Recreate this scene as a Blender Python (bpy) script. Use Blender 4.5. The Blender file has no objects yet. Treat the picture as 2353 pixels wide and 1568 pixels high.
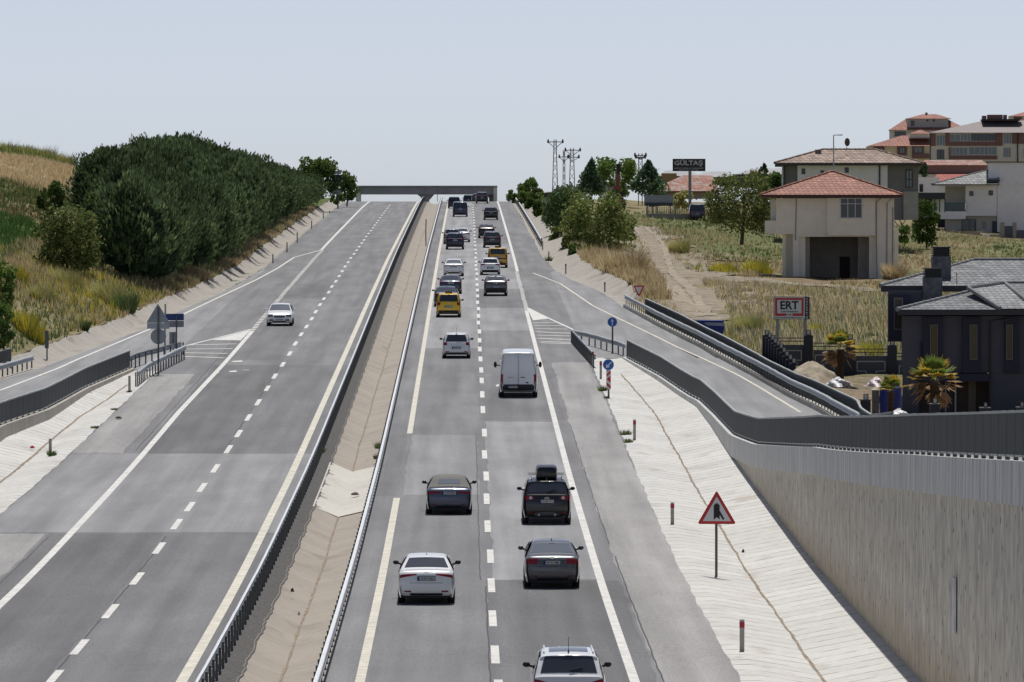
import bpy, bmesh, math, random
import numpy as np
from mathutils import Vector, Matrix
SC = bpy.context.scene
COL = SC.collection
# ---------------------------------------------------------------- camera, sky, sun, exposure
F = 13511.0; PCX, PCY = 1176.5, 784.0; CZ = 12.2          # pixels of a 2353 px wide picture
TH = math.atan((784 - 500) / F); PS = math.atan((1176.5 - 1072) / F)
cam = bpy.data.cameras.new('camera'); camo = bpy.data.objects.new('camera', cam); COL.objects.link(camo)
camo.location = (0, 0, CZ); camo.rotation_euler = (math.pi / 2 - TH, 0, -PS)
cam.sensor_width = 36; cam.lens = F / 2353 * 36; cam.clip_start = 1; cam.clip_end = 8000
SC.camera = camo
SUN_EL, SUN_AZ = math.radians(66), math.radians(4.5)       # azimuth from +Y (ahead) towards +X
w = bpy.data.worlds.new('World'); SC.world = w; w.use_nodes = True
nt = w.node_tree; bg = nt.nodes['Background']
sky = nt.nodes.new('ShaderNodeTexSky'); sky.sky_type = 'NISHITA'; sky.sun_disc = False
sky.sun_elevation = SUN_EL; sky.sun_rotation = SUN_AZ; sky.air_density = .34; sky.dust_density = .5; sky.ozone_density = 4.0; sky.altitude = 100
hs = nt.nodes.new('ShaderNodeHueSaturation'); hs.inputs['Saturation'].default_value = .42; hs.inputs['Value'].default_value = 1.1
_tc = nt.nodes.new('ShaderNodeTexCoord'); _sx = nt.nodes.new('ShaderNodeSeparateXYZ'); _mr = nt.nodes.new('ShaderNodeMapRange')   # haze whitens the sky low down
_mr.inputs[1].default_value = .06; _mr.inputs[2].default_value = .35; _mr.inputs[3].default_value = .42; _mr.inputs[4].default_value = .72
nt.links.new(_tc.outputs['Generated'], _sx.inputs[0]); nt.links.new(_sx.outputs[2], _mr.inputs[0]); nt.links.new(_mr.outputs[0], hs.inputs['Saturation'])
nt.links.new(sky.outputs[0], hs.inputs['Color']); nt.links.new(hs.outputs[0], bg.inputs[0]); bg.inputs[1].default_value = 0.099
sl = bpy.data.lights.new('sun', 'SUN'); slo = bpy.data.objects.new('sun', sl); COL.objects.link(slo)
sl.energy = 3.7; sl.angle = math.radians(0.5); sl.color = (1.0, 0.97, 0.925)
slo.rotation_euler = Vector((math.sin(SUN_AZ) * math.cos(SUN_EL), math.cos(SUN_AZ) * math.cos(SUN_EL), math.sin(SUN_EL))).to_track_quat('Z', 'Y').to_euler()
SC.view_settings.view_transform = 'Standard'; SC.view_settings.look = 'None'
SC.view_settings.exposure = 0.0; SC.view_settings.gamma = 1
RNG = random.Random(5); NR = np.random.default_rng(7)

# ---------------------------------------------------------------- picture -> place
_ct, _st, _cp, _sp = math.cos(TH), math.sin(TH), math.cos(PS), math.sin(PS)
def ray(x, y):
    a = (x - PCX) / F; b = -(y - PCY) / F
    fh = _ct + b * _st; up = -_st + b * _ct
    return (a * _cp + fh * _sp, -a * _sp + fh * _cp, up)
KY = [0, 100, 154, 193, 253, 362, 446, 557, 661, 742, 820, 882, 905, 930, 1000, 1100, 1300, 2000]
KZ = [-12.3, -12.25, -12.15, -11.95, -11.0, -8.45, -6.45, -3.95, -1.9, -.35, 1.15, 2.2, 2.5, 2.5, 1.6, -.9, -7, -25]
_YY = np.arange(0, 2000, 1.0); _ZZ = np.interp(_YY, KY, KZ)
_k = np.exp(-.5 * (np.arange(-40, 41) / 12) ** 2); _k /= _k.sum()
_ZS = np.convolve(np.pad(_ZZ, 40, mode='edge'), _k, mode='valid') + CZ
def zr(Y): return np.interp(Y, _YY, _ZS)
RRY = [95, 123.6, 154, 198, 240, 262.5, 279, 306.7, 330.6, 358.6, 372]
RRZ = [8.1, 7.05, 5.89, 4.08, 1.91, 1.03, .76, .36, .28, .06, 0]
def rampR(Y): return np.interp(Y, RRY, RRZ)
def rampL(Y): return np.interp(Y, [150, 200, 276, 300, 345], [3.2, 2.0, .62, .38, 0])
def hit(x, y, zf, t0=95, t1=1300, st=.5):
    d = ray(x, y); t = np.arange(t0, t1, st)
    z = CZ + t * d[2] - zf(t * d[0], t * d[1])
    i = int(np.argmax(z < 0))
    if z[i] >= 0: return None
    if i == 0: tt = t[0]
    else: tt = t[i - 1] + st * z[i - 1] / (z[i - 1] - z[i])
    return (tt * d[0], tt * d[1], CZ + tt * d[2])
def G(x, y, dz=0.0): return hit(x, y, lambda X, Y: zr(Y) + dz)
def GR(x, y, dz=0.0): return hit(x, y, lambda X, Y: zr(Y) + rampR(Y) + dz, 205)
def GL(x, y, dz=0.0): return hit(x, y, lambda X, Y: zr(Y) + rampL(Y) + dz)
def AT(x, y, Y):
    d = ray(x, y); t = Y / d[1]
    return (t * d[0], Y, CZ + t * d[2])
def PX(Y): return F / Y                                   # pixels per metre
def resample(pts, step):
    P = np.array(pts, float); seg = np.linalg.norm(np.diff(P[:, :2], axis=0), axis=1)
    s = np.concatenate([[0], np.cumsum(seg)]); n = max(2, int(round(s[-1] / step)) + 1)
    q = np.linspace(0, s[-1], n)
    return np.stack([np.interp(q, s, P[:, i]) for i in range(P.shape[1])], 1)

# ---------------------------------------------------------------- materials
MATS = {}
def mat(name, col, rough=.7, metal=0., var=0., vscale=3., bump=0., bscale=20., coat=0., spec=.5, var2=0., v2scale=.3, stretch=None, col2=None, tl=0.):
    if name in MATS: return MATS[name]
    m = bpy.data.materials.new(name); m.use_nodes = True; MATS[name] = m
    N, L = m.node_tree.nodes, m.node_tree.links; b = N['Principled BSDF']
    b.inputs['Roughness'].default_value = rough; b.inputs['Metallic'].default_value = metal
    b.inputs['Specular IOR Level'].default_value = spec; b.inputs['Coat Weight'].default_value = coat
    b.inputs['Coat Roughness'].default_value = .04
    b.inputs['Base Color'].default_value = (*col, 1)
    if var or var2 or bump:
        tc = N.new('ShaderNodeTexCoord'); src = tc.outputs['Object']
        if stretch:
            mp = N.new('ShaderNodeMapping'); mp.inputs['Scale'].default_value = stretch; L.new(src, mp.inputs[0]); src = mp.outputs[0]
        cur = None
        def mulvar(cur, sc, am, det):
            nz = N.new('ShaderNodeTexNoise'); nz.inputs['Scale'].default_value = sc; nz.inputs['Detail'].default_value = det; L.new(src, nz.inputs[0])
            mr = N.new('ShaderNodeMapRange'); mr.inputs[1].default_value = .28; mr.inputs[2].default_value = .72
            mr.inputs[3].default_value = 1 - am; mr.inputs[4].default_value = 1 + am; L.new(nz.outputs[0], mr.inputs[0])
            mx = N.new('ShaderNodeMix'); mx.data_type = 'RGBA'; mx.blend_type = 'MULTIPLY'; mx.inputs[0].default_value = 1
            if cur is None: mx.inputs[6].default_value = (*col, 1)
            else: L.new(cur, mx.inputs[6])
            L.new(mr.outputs[0], mx.inputs[7]); return mx.outputs[2]
        if var: cur = mulvar(cur, vscale, var, 4)
        if var2: cur = mulvar(cur, v2scale, var2, 2)
        if tl and cur is not None:
            oi = N.new('ShaderNodeObjectInfo'); mr = N.new('ShaderNodeMapRange'); mr.inputs[3].default_value = .72; mr.inputs[4].default_value = 1.28; L.new(oi.outputs['Random'], mr.inputs[0])
            mx = N.new('ShaderNodeMix'); mx.data_type = 'RGBA'; mx.blend_type = 'MULTIPLY'; mx.inputs[0].default_value = 1; L.new(cur, mx.inputs[6]); L.new(mr.outputs[0], mx.inputs[7]); cur = mx.outputs[2]
        if cur is not None: L.new(cur, b.inputs['Base Color'])
        if bump:
            nz = N.new('ShaderNodeTexNoise'); nz.inputs['Scale'].default_value = bscale; nz.inputs['Detail'].default_value = 3; L.new(src, nz.inputs[0])
            bp = N.new('ShaderNodeBump'); bp.inputs['Strength'].default_value = bump; bp.inputs['Distance'].default_value = .05
            L.new(nz.outputs[0], bp.inputs['Height']); L.new(bp.outputs[0], b.inputs['Normal'])
    if tl:                                                # leaves and blades let light through
        t = N.new('ShaderNodeBsdfTranslucent'); mx = N.new('ShaderNodeMixShader'); mx.inputs[0].default_value = tl; t.inputs[0].default_value = (*col, 1)
        if b.inputs['Base Color'].is_linked: L.new(b.inputs['Base Color'].links[0].from_socket, t.inputs[0])
        L.new(b.outputs[0], mx.inputs[1]); L.new(t.outputs[0], mx.inputs[2]); L.new(mx.outputs[0], N['Material Output'].inputs[0])
    return m

def nodemat(name):
    m = bpy.data.materials.new(name); m.use_nodes = True; MATS[name] = m
    return m, m.node_tree.nodes, m.node_tree.links, m.node_tree.nodes['Principled BSDF']
class NB:                                                 # tiny node builder
    def __init__(s, N, L): s.N, s.L = N, L
    def n(s, t, ins=None, **kw):
        q = s.N.new('ShaderNode' + t)
        for k, v in kw.items(): setattr(q, k, v)
        for k, v in (ins or {}).items():
            if hasattr(v, 'links'): s.L.new(v, q.inputs[k])
            else: q.inputs[k].default_value = v
        return q
    def math(s, op, a, b=0., c=0.): return s.n('Math', {0: a, 1: b, 2: c}, operation=op).outputs[0]
    def noise(s, vec, scale, detail=3, out=0): return s.n('TexNoise', {'Vector': vec, 'Scale': scale, 'Detail': detail}).outputs[out]
    def rng(s, v, a, b, c, d): return s.n('MapRange', {0: v, 1: a, 2: b, 3: c, 4: d}).outputs[0]
    def mix(s, f, a, b, mode='MIX'): return s.n('Mix', {0: f, 6: a, 7: b}, data_type='RGBA', blend_type=mode).outputs[2]
    def scale(s, vec, v): return s.n('Mapping', {0: vec, 3: v}).outputs[0]

# ---------------------------------------------------------------- mesh helpers
class MB:
    def __init__(s): s.v = []; s.f = []; s.m = []; s.mi = 0
    def add(s, vs, fs):
        o = len(s.v); s.v += [tuple(map(float, p)) for p in vs]
        for f in fs: s.f.append(tuple(i + o for i in f)); s.m.append(s.mi)
    def box(s, c, d, rz=0.):
        x, y, z = d[0] / 2, d[1] / 2, d[2] / 2; cs, sn = math.cos(rz), math.sin(rz)
        vs = []
        for k in (-z, z):
            for (a, b) in ((-x, -y), (x, -y), (x, y), (-x, y)): vs.append((c[0] + a * cs - b * sn, c[1] + a * sn + b * cs, c[2] + k))
        s.add(vs, [(3, 2, 1, 0), (4, 5, 6, 7), (0, 1, 5, 4), (1, 2, 6, 5), (2, 3, 7, 6), (3, 0, 4, 7)])
    def box2(s, x0, x1, y0, y1, z0, z1): s.box(((x0 + x1) / 2, (y0 + y1) / 2, (z0 + z1) / 2), (x1 - x0, y1 - y0, z1 - z0))
    def loft(s, rings, close=True, caps=True):
        n = len(rings[0]); vs = [p for r in rings for p in r]; fs = []
        for i in range(len(rings) - 1):
            for j in range(n if close else n - 1):
                k = (j + 1) % n; fs.append((i * n + j, i * n + k, (i + 1) * n + k, (i + 1) * n + j))
        if caps and close: fs.append(tuple(range(n))[::-1]); fs.append(tuple((len(rings) - 1) * n + j for j in range(n)))
        s.add(vs, fs)
    def tube(s, pts, r, n=6, caps=True):
        P = [Vector(p) for p in pts]; rs = r if hasattr(r, '__len__') else [r] * len(P); rings = []
        for i, p in enumerate(P):
            d = (P[min(i + 1, len(P) - 1)] - P[max(i - 1, 0)]).normalized()
            a = Vector((0, 0, 1)) if abs(d.z) < .9 else Vector((1, 0, 0)); u = d.cross(a).normalized(); v = d.cross(u)
            rings.append([p + (u * math.cos(2 * math.pi * k / n) + v * math.sin(2 * math.pi * k / n)) * rs[i] for k in range(n)])
        s.loft(rings, True, caps)
    def grid(s, fn, nu, nv):
        s.add([fn(i / nu, j / nv) for i in range(nu + 1) for j in range(nv + 1)],
              [(i * (nv + 1) + j, i * (nv + 1) + j + 1, (i + 1) * (nv + 1) + j + 1, (i + 1) * (nv + 1) + j) for i in range(nu) for j in range(nv)])
    def prism(s, poly, ext):                              # polygon of 3-D points pushed along a vector
        n = len(poly); e = Vector(ext); vs = [Vector(p) for p in poly]; vs += [p + e for p in vs]
        s.add(vs, [tuple(range(n))[::-1], tuple(range(n, 2 * n))] + [(i, (i + 1) % n, n + (i + 1) % n, n + i) for i in range(n)])
    def ball(s, c, r, nu=10, nv=6):
        rx, ry, rz = r if hasattr(r, '__len__') else (r, r, r); rings = []
        for j in range(nv + 1):
            a = -math.pi / 2 + math.pi * j / nv; ca = max(math.cos(a), .02)
            rings.append([(c[0] + rx * ca * math.cos(2 * math.pi * k / nu), c[1] + ry * ca * math.sin(2 * math.pi * k / nu), c[2] + rz * math.sin(a)) for k in range(nu)])
        s.loft(rings)
    def build(s, name, mats, parent=None, smooth=False):
        me = bpy.data.meshes.new(name); me.from_pydata(s.v, [], s.f)
        ms = mats if isinstance(mats, (list, tuple)) else [mats]
        for m in ms: me.materials.append(m)
        if len(ms) > 1: me.polygons.foreach_set('material_index', s.m)
        bm = bmesh.new(); bm.from_mesh(me); bmesh.ops.recalc_face_normals(bm, faces=bm.faces); bm.to_mesh(me); bm.free()
        if smooth: me.polygons.foreach_set('use_smooth', [True] * len(me.polygons))
        o = bpy.data.objects.new(name, me); COL.objects.link(o)
        if smooth == 'auto':
            me.set_sharp_from_angle(angle=math.radians(40))
        if parent: o.parent = parent
        return o
def raw(name, V, Fc, mats, parent=None, mi=None, col=None):
    me = bpy.data.meshes.new(name); V = np.asarray(V, np.float32); Fc = np.asarray(Fc, np.int32); k = Fc.shape[1]
    me.vertices.add(len(V)); me.vertices.foreach_set('co', V.ravel())
    me.loops.add(Fc.size); me.loops.foreach_set('vertex_index', Fc.ravel())
    me.polygons.add(len(Fc)); me.polygons.foreach_set('loop_start', np.arange(0, Fc.size, k, dtype=np.int32))
    for m in (mats if isinstance(mats, (list, tuple)) else [mats]): me.materials.append(m)
    if mi is not None: me.polygons.foreach_set('material_index', np.asarray(mi, np.int32))
    me.update(calc_edges=True)
    if col is not None:
        a = me.color_attributes.new('Col', 'FLOAT_COLOR', 'POINT'); c = np.ones((len(V), 4), np.float32); c[:, :3] = col; a.data.foreach_set('color', c.ravel())
    o = bpy.data.objects.new(name, me); COL.objects.link(o)
    if parent: o.parent = parent
    return o
def tag(o, label=None, cat=None, group=None, kind=None):
    if label: o['label'] = label
    if cat: o['category'] = cat
    if group: o['group'] = group
    if kind: o['kind'] = kind
    return o
def thing(name, label, cat, loc=(0, 0, 0), rz=0., group=None):
    o = bpy.data.objects.new(name, None); COL.objects.link(o); o.empty_display_size = .3
    o.location = loc; o.rotation_euler = (0, 0, rz); return tag(o, label, cat, group)
def struct(o): o['kind'] = 'structure'; return o
def dup(o, parent=None):
    c = o.copy(); COL.objects.link(c)
    if parent: c.parent = parent; c.matrix_parent_inverse = o.matrix_parent_inverse
    for ch in list(o.children): dup(ch, c)
    return c
_TX = {}
def text_mesh(txt, size=1., bold=0.0, ext=.004):
    k = (txt, size, bold)
    if k in _TX: return _TX[k]
    cu = bpy.data.curves.new('t', 'FONT'); cu.body = txt; cu.size = size; cu.align_x = 'CENTER'; cu.align_y = 'CENTER'; cu.offset = bold; cu.extrude = ext; cu.resolution_u = 2
    ob = bpy.data.objects.new('t', cu); COL.objects.link(ob)
    me = bpy.data.meshes.new_from_object(ob.evaluated_get(bpy.context.evaluated_depsgraph_get()))
    bpy.data.objects.remove(ob); bpy.data.curves.remove(cu); _TX[k] = me; return me
def text(txt, width, height, m, parent, loc, name='lettering', rot=(math.pi / 2, 0, 0), bold=0.):
    me = text_mesh(txt, 1., bold).copy(); me.name = name
    co = np.array([v.co[:] for v in me.vertices]); mn, mx = co.min(0), co.max(0)
    co = (co - (mn + mx) / 2) * np.array([width / (mx[0] - mn[0]), height / (mx[1] - mn[1]), 1.])
    me.vertices.foreach_set('co', co.astype(np.float32).ravel()); me.materials.clear(); me.materials.append(m)
    o = bpy.data.objects.new(name, me); COL.objects.link(o); o.parent = parent; o.location = loc; o.rotation_euler = rot
    return o
PLATES = ['34 ETU 859', '22 BH 773', '34 TC 4481', '34 EOY 856', '43 DB 214', '34 KR 273', '34 TCD 41', '59 AF 306', '34 HB 912', '41 FN 540', '34 VLC 88', '34 GSE 17', '35 KN 602', '34 TBL 63', '34 FT 3305', '16 ND 471', '34 BYZ 29', '54 AH 918', '34 CNA 76', '06 ETM 45', '34 RUM 50', '39 LT 155', '34 ZP 6114', '34 ABE 38', '10 SV 287', '34 HKM 92']
for _p in PLATES + ['GÜLTAŞ', 'ERT', 'YAPI İNŞAAT', 'A.Ş.', 'HAFRİYAT TOPRAK YAPI MALZEMELERİ', '0532 371 55 40', '0 212 614 21 95', 'www.ertyapiinsaat.com.tr', 'TAXI', 'TAKSİ']: text_mesh(_p, 1.)

M_steel = mat('galvanised_steel', (.42, .44, .45), .45, .6, var=.12, vscale=2.5)
M_post = mat('weathered_post_steel', (.13, .135, .13), .6, .3, var=.2)
M_black = mat('black_plastic', (.012, .012, .014), .55)
M_white = mat('white_paint', (.78, .78, .76), .5)
M_red = mat('sign_red', (.55, .03, .035), .45)
M_blue = mat('sign_blue', (.02, .13, .48), .45)
M_signwhite = mat('sign_white', (.72, .73, .74), .45)
M_signback = mat('sign_back_metal', (.30, .33, .36), .5, .4, var=.1)
M_bluedark = mat('board_blue_back', (.02, .05, .2), .5)
M_text = mat('black_lettering', (.01, .01, .012), .5)
# ---------------------------------------------------------------- ground materials
def asphalt(name, c, c2=None, spk=.28):
    m, N, L, b = nodemat(name); q = NB(N, L); P = N.new('ShaderNodeTexCoord').outputs['Object']
    f = q.noise(P, 14, 3); f = q.rng(f, .3, .7, 1 - spk, 1 + spk)
    st = q.noise(q.scale(P, (1.3, .02, 1)), 1.0, 3); st = q.rng(st, .3, .7, .80, 1.15)
    bl = q.noise(q.scale(P, (.5, .09, 1)), 1.0, 4); bl = q.rng(bl, .3, .7, .84, 1.14)
    cr = q.noise(q.scale(P, (.55, 6, 1)), 1.0, 2); cr = q.rng(cr, .6, .72, 1, .9)
    k = q.math('MULTIPLY', q.math('MULTIPLY', f, st), q.math('MULTIPLY', bl, cr))
    col = q.mix(1.0, (*c, 1), k, 'MULTIPLY')
    L.new(col, b.inputs['Base Color']); b.inputs['Roughness'].default_value = .78; b.inputs['Specular IOR Level'].default_value = .35
    bp = q.n('Bump', {'Strength': .35, 'Distance': .02, 'Height': q.noise(P, 30, 2)}); L.new(bp.outputs[0], b.inputs['Normal'])
    return m
A_mid = asphalt('asphalt_worn', (.190, .189, .193))
A_light = asphalt('asphalt_pale', (.252, .251, .254), spk=.18)
A_pale = asphalt('asphalt_sunbleached', (.29, .289, .293), spk=.18)
A_dark = asphalt('asphalt_dark', (.138, .138, .141), spk=.36)
A_dark2 = asphalt('asphalt_darkish', (.166, .166, .169), spk=.32)
A_should = asphalt('asphalt_shoulder', (.315, .304, .296))
A_seam = mat('tar_seam', (.05, .05, .052), .8)
def slabs(name, c, period, jw, dark, skew=0., dirt=(.25, .17, .1), damt=.5):
    m, N, L, b = nodemat(name); q = NB(N, L); P = N.new('ShaderNodeTexCoord').outputs['Object']
    sx = q.n('SeparateXYZ', {0: P}); x, y = sx.outputs[0], sx.outputs[1]
    wob = q.math('MULTIPLY', q.math('SUBTRACT', q.noise(q.scale(P, (.5, .5, .5)), 1.6, 3), .5), .16)
    y2 = q.math('ADD', q.math('ADD', y, q.math('MULTIPLY', x, skew)), wob)
    ph = q.math('DIVIDE', y2, period); fr = q.math('FRACT', ph); cell = q.math('FLOOR', ph)
    wn = q.n('TexWhiteNoise', {'W': cell}, noise_dimensions='1D').outputs[0]
    brk = q.rng(q.noise(q.scale(P, (1.2, .5, 1)), 1.5, 3), .36, .6, .12, 1)
    ln = q.math('MULTIPLY', q.math('LESS_THAN', fr, jw), brk)
    ln = q.math('MULTIPLY', ln, dark)
    tone = q.rng(wn, 0, 1, .93, 1.05)
    n1 = q.rng(q.noise(P, 5, 4), .3, .7, .9, 1.07); n2 = q.noise(q.scale(P, (1, .35, 1)), .7, 4)
    base = q.mix(1., (*c, 1), q.math('MULTIPLY', tone, n1), 'MULTIPLY')
    base = q.mix(q.rng(n2, .56, .76, 0, damt), base, (*dirt, 1))
    base = q.mix(ln, base, (.07, .065, .055, 1))
    L.new(base, b.inputs['Base Color']); b.inputs['Roughness'].default_value = .85
    bp = q.n('Bump', {'Strength': .5, 'Distance': .03, 'Height': q.noise(P, 9, 4)}); L.new(bp.outputs[0], b.inputs['Normal'])
    return m
C_white = slabs('pale_concrete_slabs', (.60, .588, .555), 1.75, .10, .62, .06, damt=.34)
C_med = slabs('tan_median_concrete', (.345, .30, .25), 1.1, .12, .16, .05, dirt=(.19, .155, .115), damt=.7)
C_tan = slabs('tan_gutter_concrete', (.37, .34, .295), 1.6, .12, .5, .0, dirt=(.22, .17, .12), damt=.7)
C_patch = slabs('fresh_median_concrete', (.55, .53, .47), 3.0, .0, .0, .0, damt=.2)
M_gravel = mat('dark_gravel', (.085, .08, .074), .95, var=.55, vscale=9, bump=.8, bscale=9)
M_silt = mat('brown_silt', (.27, .215, .155), .95, var=.5, vscale=3)
M_conc = mat('kerb_concrete', (.42, .40, .36), .85, var=.2, vscale=1.6, var2=.15, v2scale=.4, bump=.3, bscale=6)
M_paint = mat('road_paint_white', (.66, .645, .60), .6, var=.2, vscale=2.2, var2=.14, v2scale=14)
M_painty = mat('road_paint_cream', (.62, .58, .48), .6, var=.2, vscale=2.2, var2=.14, v2scale=14)

# ---------------------------------------------------------------- plan of the roads
WX = ([11.7, 11.75, 11.85, 11.95, 11.9, 11.4, 10.8, 9.5, 8.8], [0, 200, 260, 285, 302, 313.5, 330, 358, 375])
def wallX(Y): return np.interp(Y, WX[1], WX[0])
KLX = ([-21.9, -21.7, -20.75, -20.4, -19.4], [150, 276, 291, 316, 342])
def kerbLX(Y): return np.interp(Y, KLX[1], KLX[0])
LEX = ([-42, -34.2, -29.4, -26.6, -24.7, -21.8, -21., -19.6, -18.8, -18.2, -18.4, -18.4, -18.2], [95, 200, 276, 320, 350, 401, 429, 464, 495, 533, 696, 810, 1300])
def leftX(Y): return np.interp(Y, LEX[1], LEX[0])
_k = [GR(*p) for p in [(1434, 708), (1512, 751), (1612, 801), (1712, 856), (1812, 913), (1874, 943)]]
_kk = sorted([(p[1], p[0]) for p in _k] + [(450, 11.35), (472, 10.6), (498, 8.9), (525, 7.9), (566, 7.25), (648, 7.2), (880, 6.9), (1300, 6.9)])
_kk = [(95, _kk[0][1] + 1.6)] + _kk
def rightX(Y): return np.interp(Y, [a for a, _ in _kk], [b for _, b in _kk])

def sheet(name, Ys, fx0, fx1, zf, m, dz=0., nx=1):
    V = []; Fc = []
    for Y in Ys:
        a, b = float(fx0(Y)), float(fx1(Y))
        for j in range(nx + 1):
            X = a + (b - a) * j / nx; V.append((X, Y, float(zf(Y)) + dz))
    n = nx + 1
    for i in range(len(Ys) - 1):
        for j in range(nx): Fc.append((i * n + j, i * n + j + 1, (i + 1) * n + j + 1, (i + 1) * n + j))
    return struct(raw(name, V, Fc, m))
c_ = lambda v: (lambda Y: v)
YS = np.concatenate([np.arange(95, 600, 3.), np.arange(600, 1301, 6.)])
sheet('road_left_carriageway', YS, lambda Y: -18.0 if Y < 530 else leftX(Y) - .15, c_(-6.55), zr, A_mid)
edgR = lambda Y: np.interp(Y, [0, 200, 300, 352, 362], [7.35, 7.35, 7.6, 7.6, 8.2])
sheet('road_right_carriageway', YS, c_(-3.75), lambda Y: edgR(Y) if Y < 357 else (7.35 if Y < 520 else rightX(Y) + .02), zr, A_mid)
sheet('road_exit_ramp', np.arange(342, 534, 3.), leftX, c_(-18.0), lambda Y: zr(Y) + rampL(Y), A_light)
sheet('road_exit_ramp_upper', np.arange(150, 343, 3.), leftX, lambda Y: kerbLX(Y) - .25, lambda Y: zr(Y) + rampL(Y), A_light)
sheet('road_entry_ramp', np.arange(357, 522, 3.), c_(7.35), rightX, zr, A_light)
sheet('road_entry_ramp_upper', np.arange(95, 359, 3.), lambda Y: wallX(Y) + .3, rightX, lambda Y: zr(Y) + rampR(Y), A_light)

# resurfaced patches: sheets 4 mm proud with slightly ragged ends
def patch(name, x0, x1, y0, y1, m, dz=.004):
    n = max(2, int((y1 - y0) / 3)); Ys = np.linspace(y0, y1, n + 1); V = []; Fc = []
    for i, Y in enumerate(Ys):
        j = .05 * math.sin(Y * .9) + .04 * math.sin(Y * 2.3)
        for k in range(7):
            X = x0 + (x1 - x0) * k / 6; yy = Y + (RNG.uniform(-.25, .25) if i in (0, n) else 0)
            V.append((X + j, yy, float(zr(yy)) + dz))
    for i in range(n):
        for k in range(6): Fc.append((i * 7 + k, i * 7 + k + 1, (i + 1) * 7 + k + 1, (i + 1) * 7 + k))
    return struct(raw(name, V, Fc, m))
gy = lambda y: G(1100, y)[1]
patch('road_patch_light', -17.9, -6.7, 216, 266, A_light)
patch('road_patch_lane', -14.9, -11.05, 266, 349, A_dark)
patch('road_patch_lane', -14.9, -11.1, 355, 404, A_dark2)
patch('road_patch_lane', -14.7, -11.1, 455, 487, A_dark2)
patch('road_patch_lane', -15.3, -11.05, 120, 215.8, A_dark)
patch('road_patch_lane', -11.0, -7.0, 120, 215.8, A_dark2)
patch('road_patch_lane', -11.0, -7.0, 266.3, 349, A_dark2)
patch('road_patch_shoulder', -17.9, -15.4, 120, 215.5, A_should)
patch('road_patch_shoulder', -17.9, -15.6, 266.4, 338, A_should)
patch('road_patch_shoulder', 5.1, 7.3, 96, 352, A_should)
patch('road_patch_lane', .62, 5.0, 100, 192.6, A_dark)
patch('road_patch_lane', .62, 4.9, gy(965), gy(865), A_dark2)
patch('road_patch_lane', .9, 4.5, gy(760), gy(708), A_light)
patch('road_patch_lane', .9, 4.9, gy(707), gy(668), A_dark2)
patch('road_patch_lane', .9, 4.4, gy(664), gy(560), A_pale)
patch('road_patch_lane', -2.7, .8, gy(800), 880, A_pale)
patch('road_patch_lane', .9, 4.4, 193, gy(970), A_pale)
patch('road_patch_edge', -3.7, -2.85, gy(1140), gy(1000), A_dark2)
patch('road_patch_lane', -2.6, .5, gy(1138), gy(1000), A_light)
for (x, a, b, ww) in [(.62, 150, 192, .09), (.45, 193, 282, .07), (.85, 355, 470, .08), (5.15, 150, 205, .09), (5.1, 210, 290, .06), (-15.2, 150, 216, .08), (-10.95, 150, 216, .1), (-11.02, 268, 350, .1), (-15.1, 268, 395, .08)]:
    Ys = np.arange(a, b, 2.); V = []; Fc = []
    for i, Y in enumerate(Ys):
        j = .012 * math.sin(Y * .5) + .012 * math.sin(Y * 1.7)
        V += [(x + j - ww / 4, Y, float(zr(Y)) + .008), (x + j + ww / 4, Y, float(zr(Y)) + .008)]
        if i: Fc.append((2 * i - 2, 2 * i - 1, 2 * i + 1, 2 * i))
    struct(raw('road_tar_seam', V, Fc, A_seam))
# ---------------------------------------------------------------- painted markings
def ribbon(name, pts, width, m, dz=.012, zf=None, step=3.):
    P = resample(pts, step); V = []; Fc = []
    for i, p in enumerate(P):
        a, b = P[max(i - 1, 0)], P[min(i + 1, len(P) - 1)]; t = np.array([b[0] - a[0], b[1] - a[1]]); t /= np.linalg.norm(t) + 1e-9
        nx, ny = -t[1], t[0]
        for s in (-.5, .5):
            X, Y = p[0] + nx * width * s, p[1] + ny * width * s
            V.append((X, Y, float((zf or zr)(Y)) + dz))
        if i: Fc.append((2 * i - 2, 2 * i - 1, 2 * i + 1, 2 * i))
    return struct(raw(name, V, Fc, m))
gp = lambda pts: [G(*p)[:2] for p in pts]
ribbon('road_marking_edge_line', [(-2.78, 110), (-2.8, gy(1145))], .26, M_painty)
ribbon('road_marking_edge_line', [(-2.72, gy(997)), (-2.72, 640), (-2.7, 930)], .26, M_painty)
ribbon('road_marking_edge_line', [(4.4, 110), (4.38, 430)], .26, M_paint)
ribbon('road_marking_edge_line', [(4.5, 520), (4.6, 650), (4.75, 930)], .26, M_paint)
ribbon('road_marking_edge_line', [(-7.42, 110), (-7.5, 230), (-7.5, 300), (-7.4, 930)], .30, M_painty)
ribbon('road_marking_edge_line', [(-14.3, 110), (-14.45, 190), (-14.6, 250), (-14.65, 300), (-14.45, 350), (-14.4, 396)], .28, M_paint)
ribbon('road_marking_edge_line', [(-14.6, 590), (-14.8, 850), (-14.8, 930)], .28, M_paint)
def dashes(name, ys, x0, x1, ln, ww, m):
    V = []; Fc = []
    for Y in ys:
        x = x0 + (x1 - x0) * (Y - 150) / 700; o = len(V); j = RNG.uniform(-.03, .03); l2 = ln / 2 * RNG.uniform(.94, 1.04)
        for k in range(3):
            yy = Y - l2 + l2 * k
            V += [(x + j - ww / 2, yy, float(zr(yy)) + .012), (x + j + ww / 2, yy, float(zr(yy)) + .012)]
        Fc += [(o, o + 1, o + 3, o + 2), (o + 2, o + 3, o + 5, o + 4)]
    return struct(raw(name, V, Fc, m))
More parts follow.
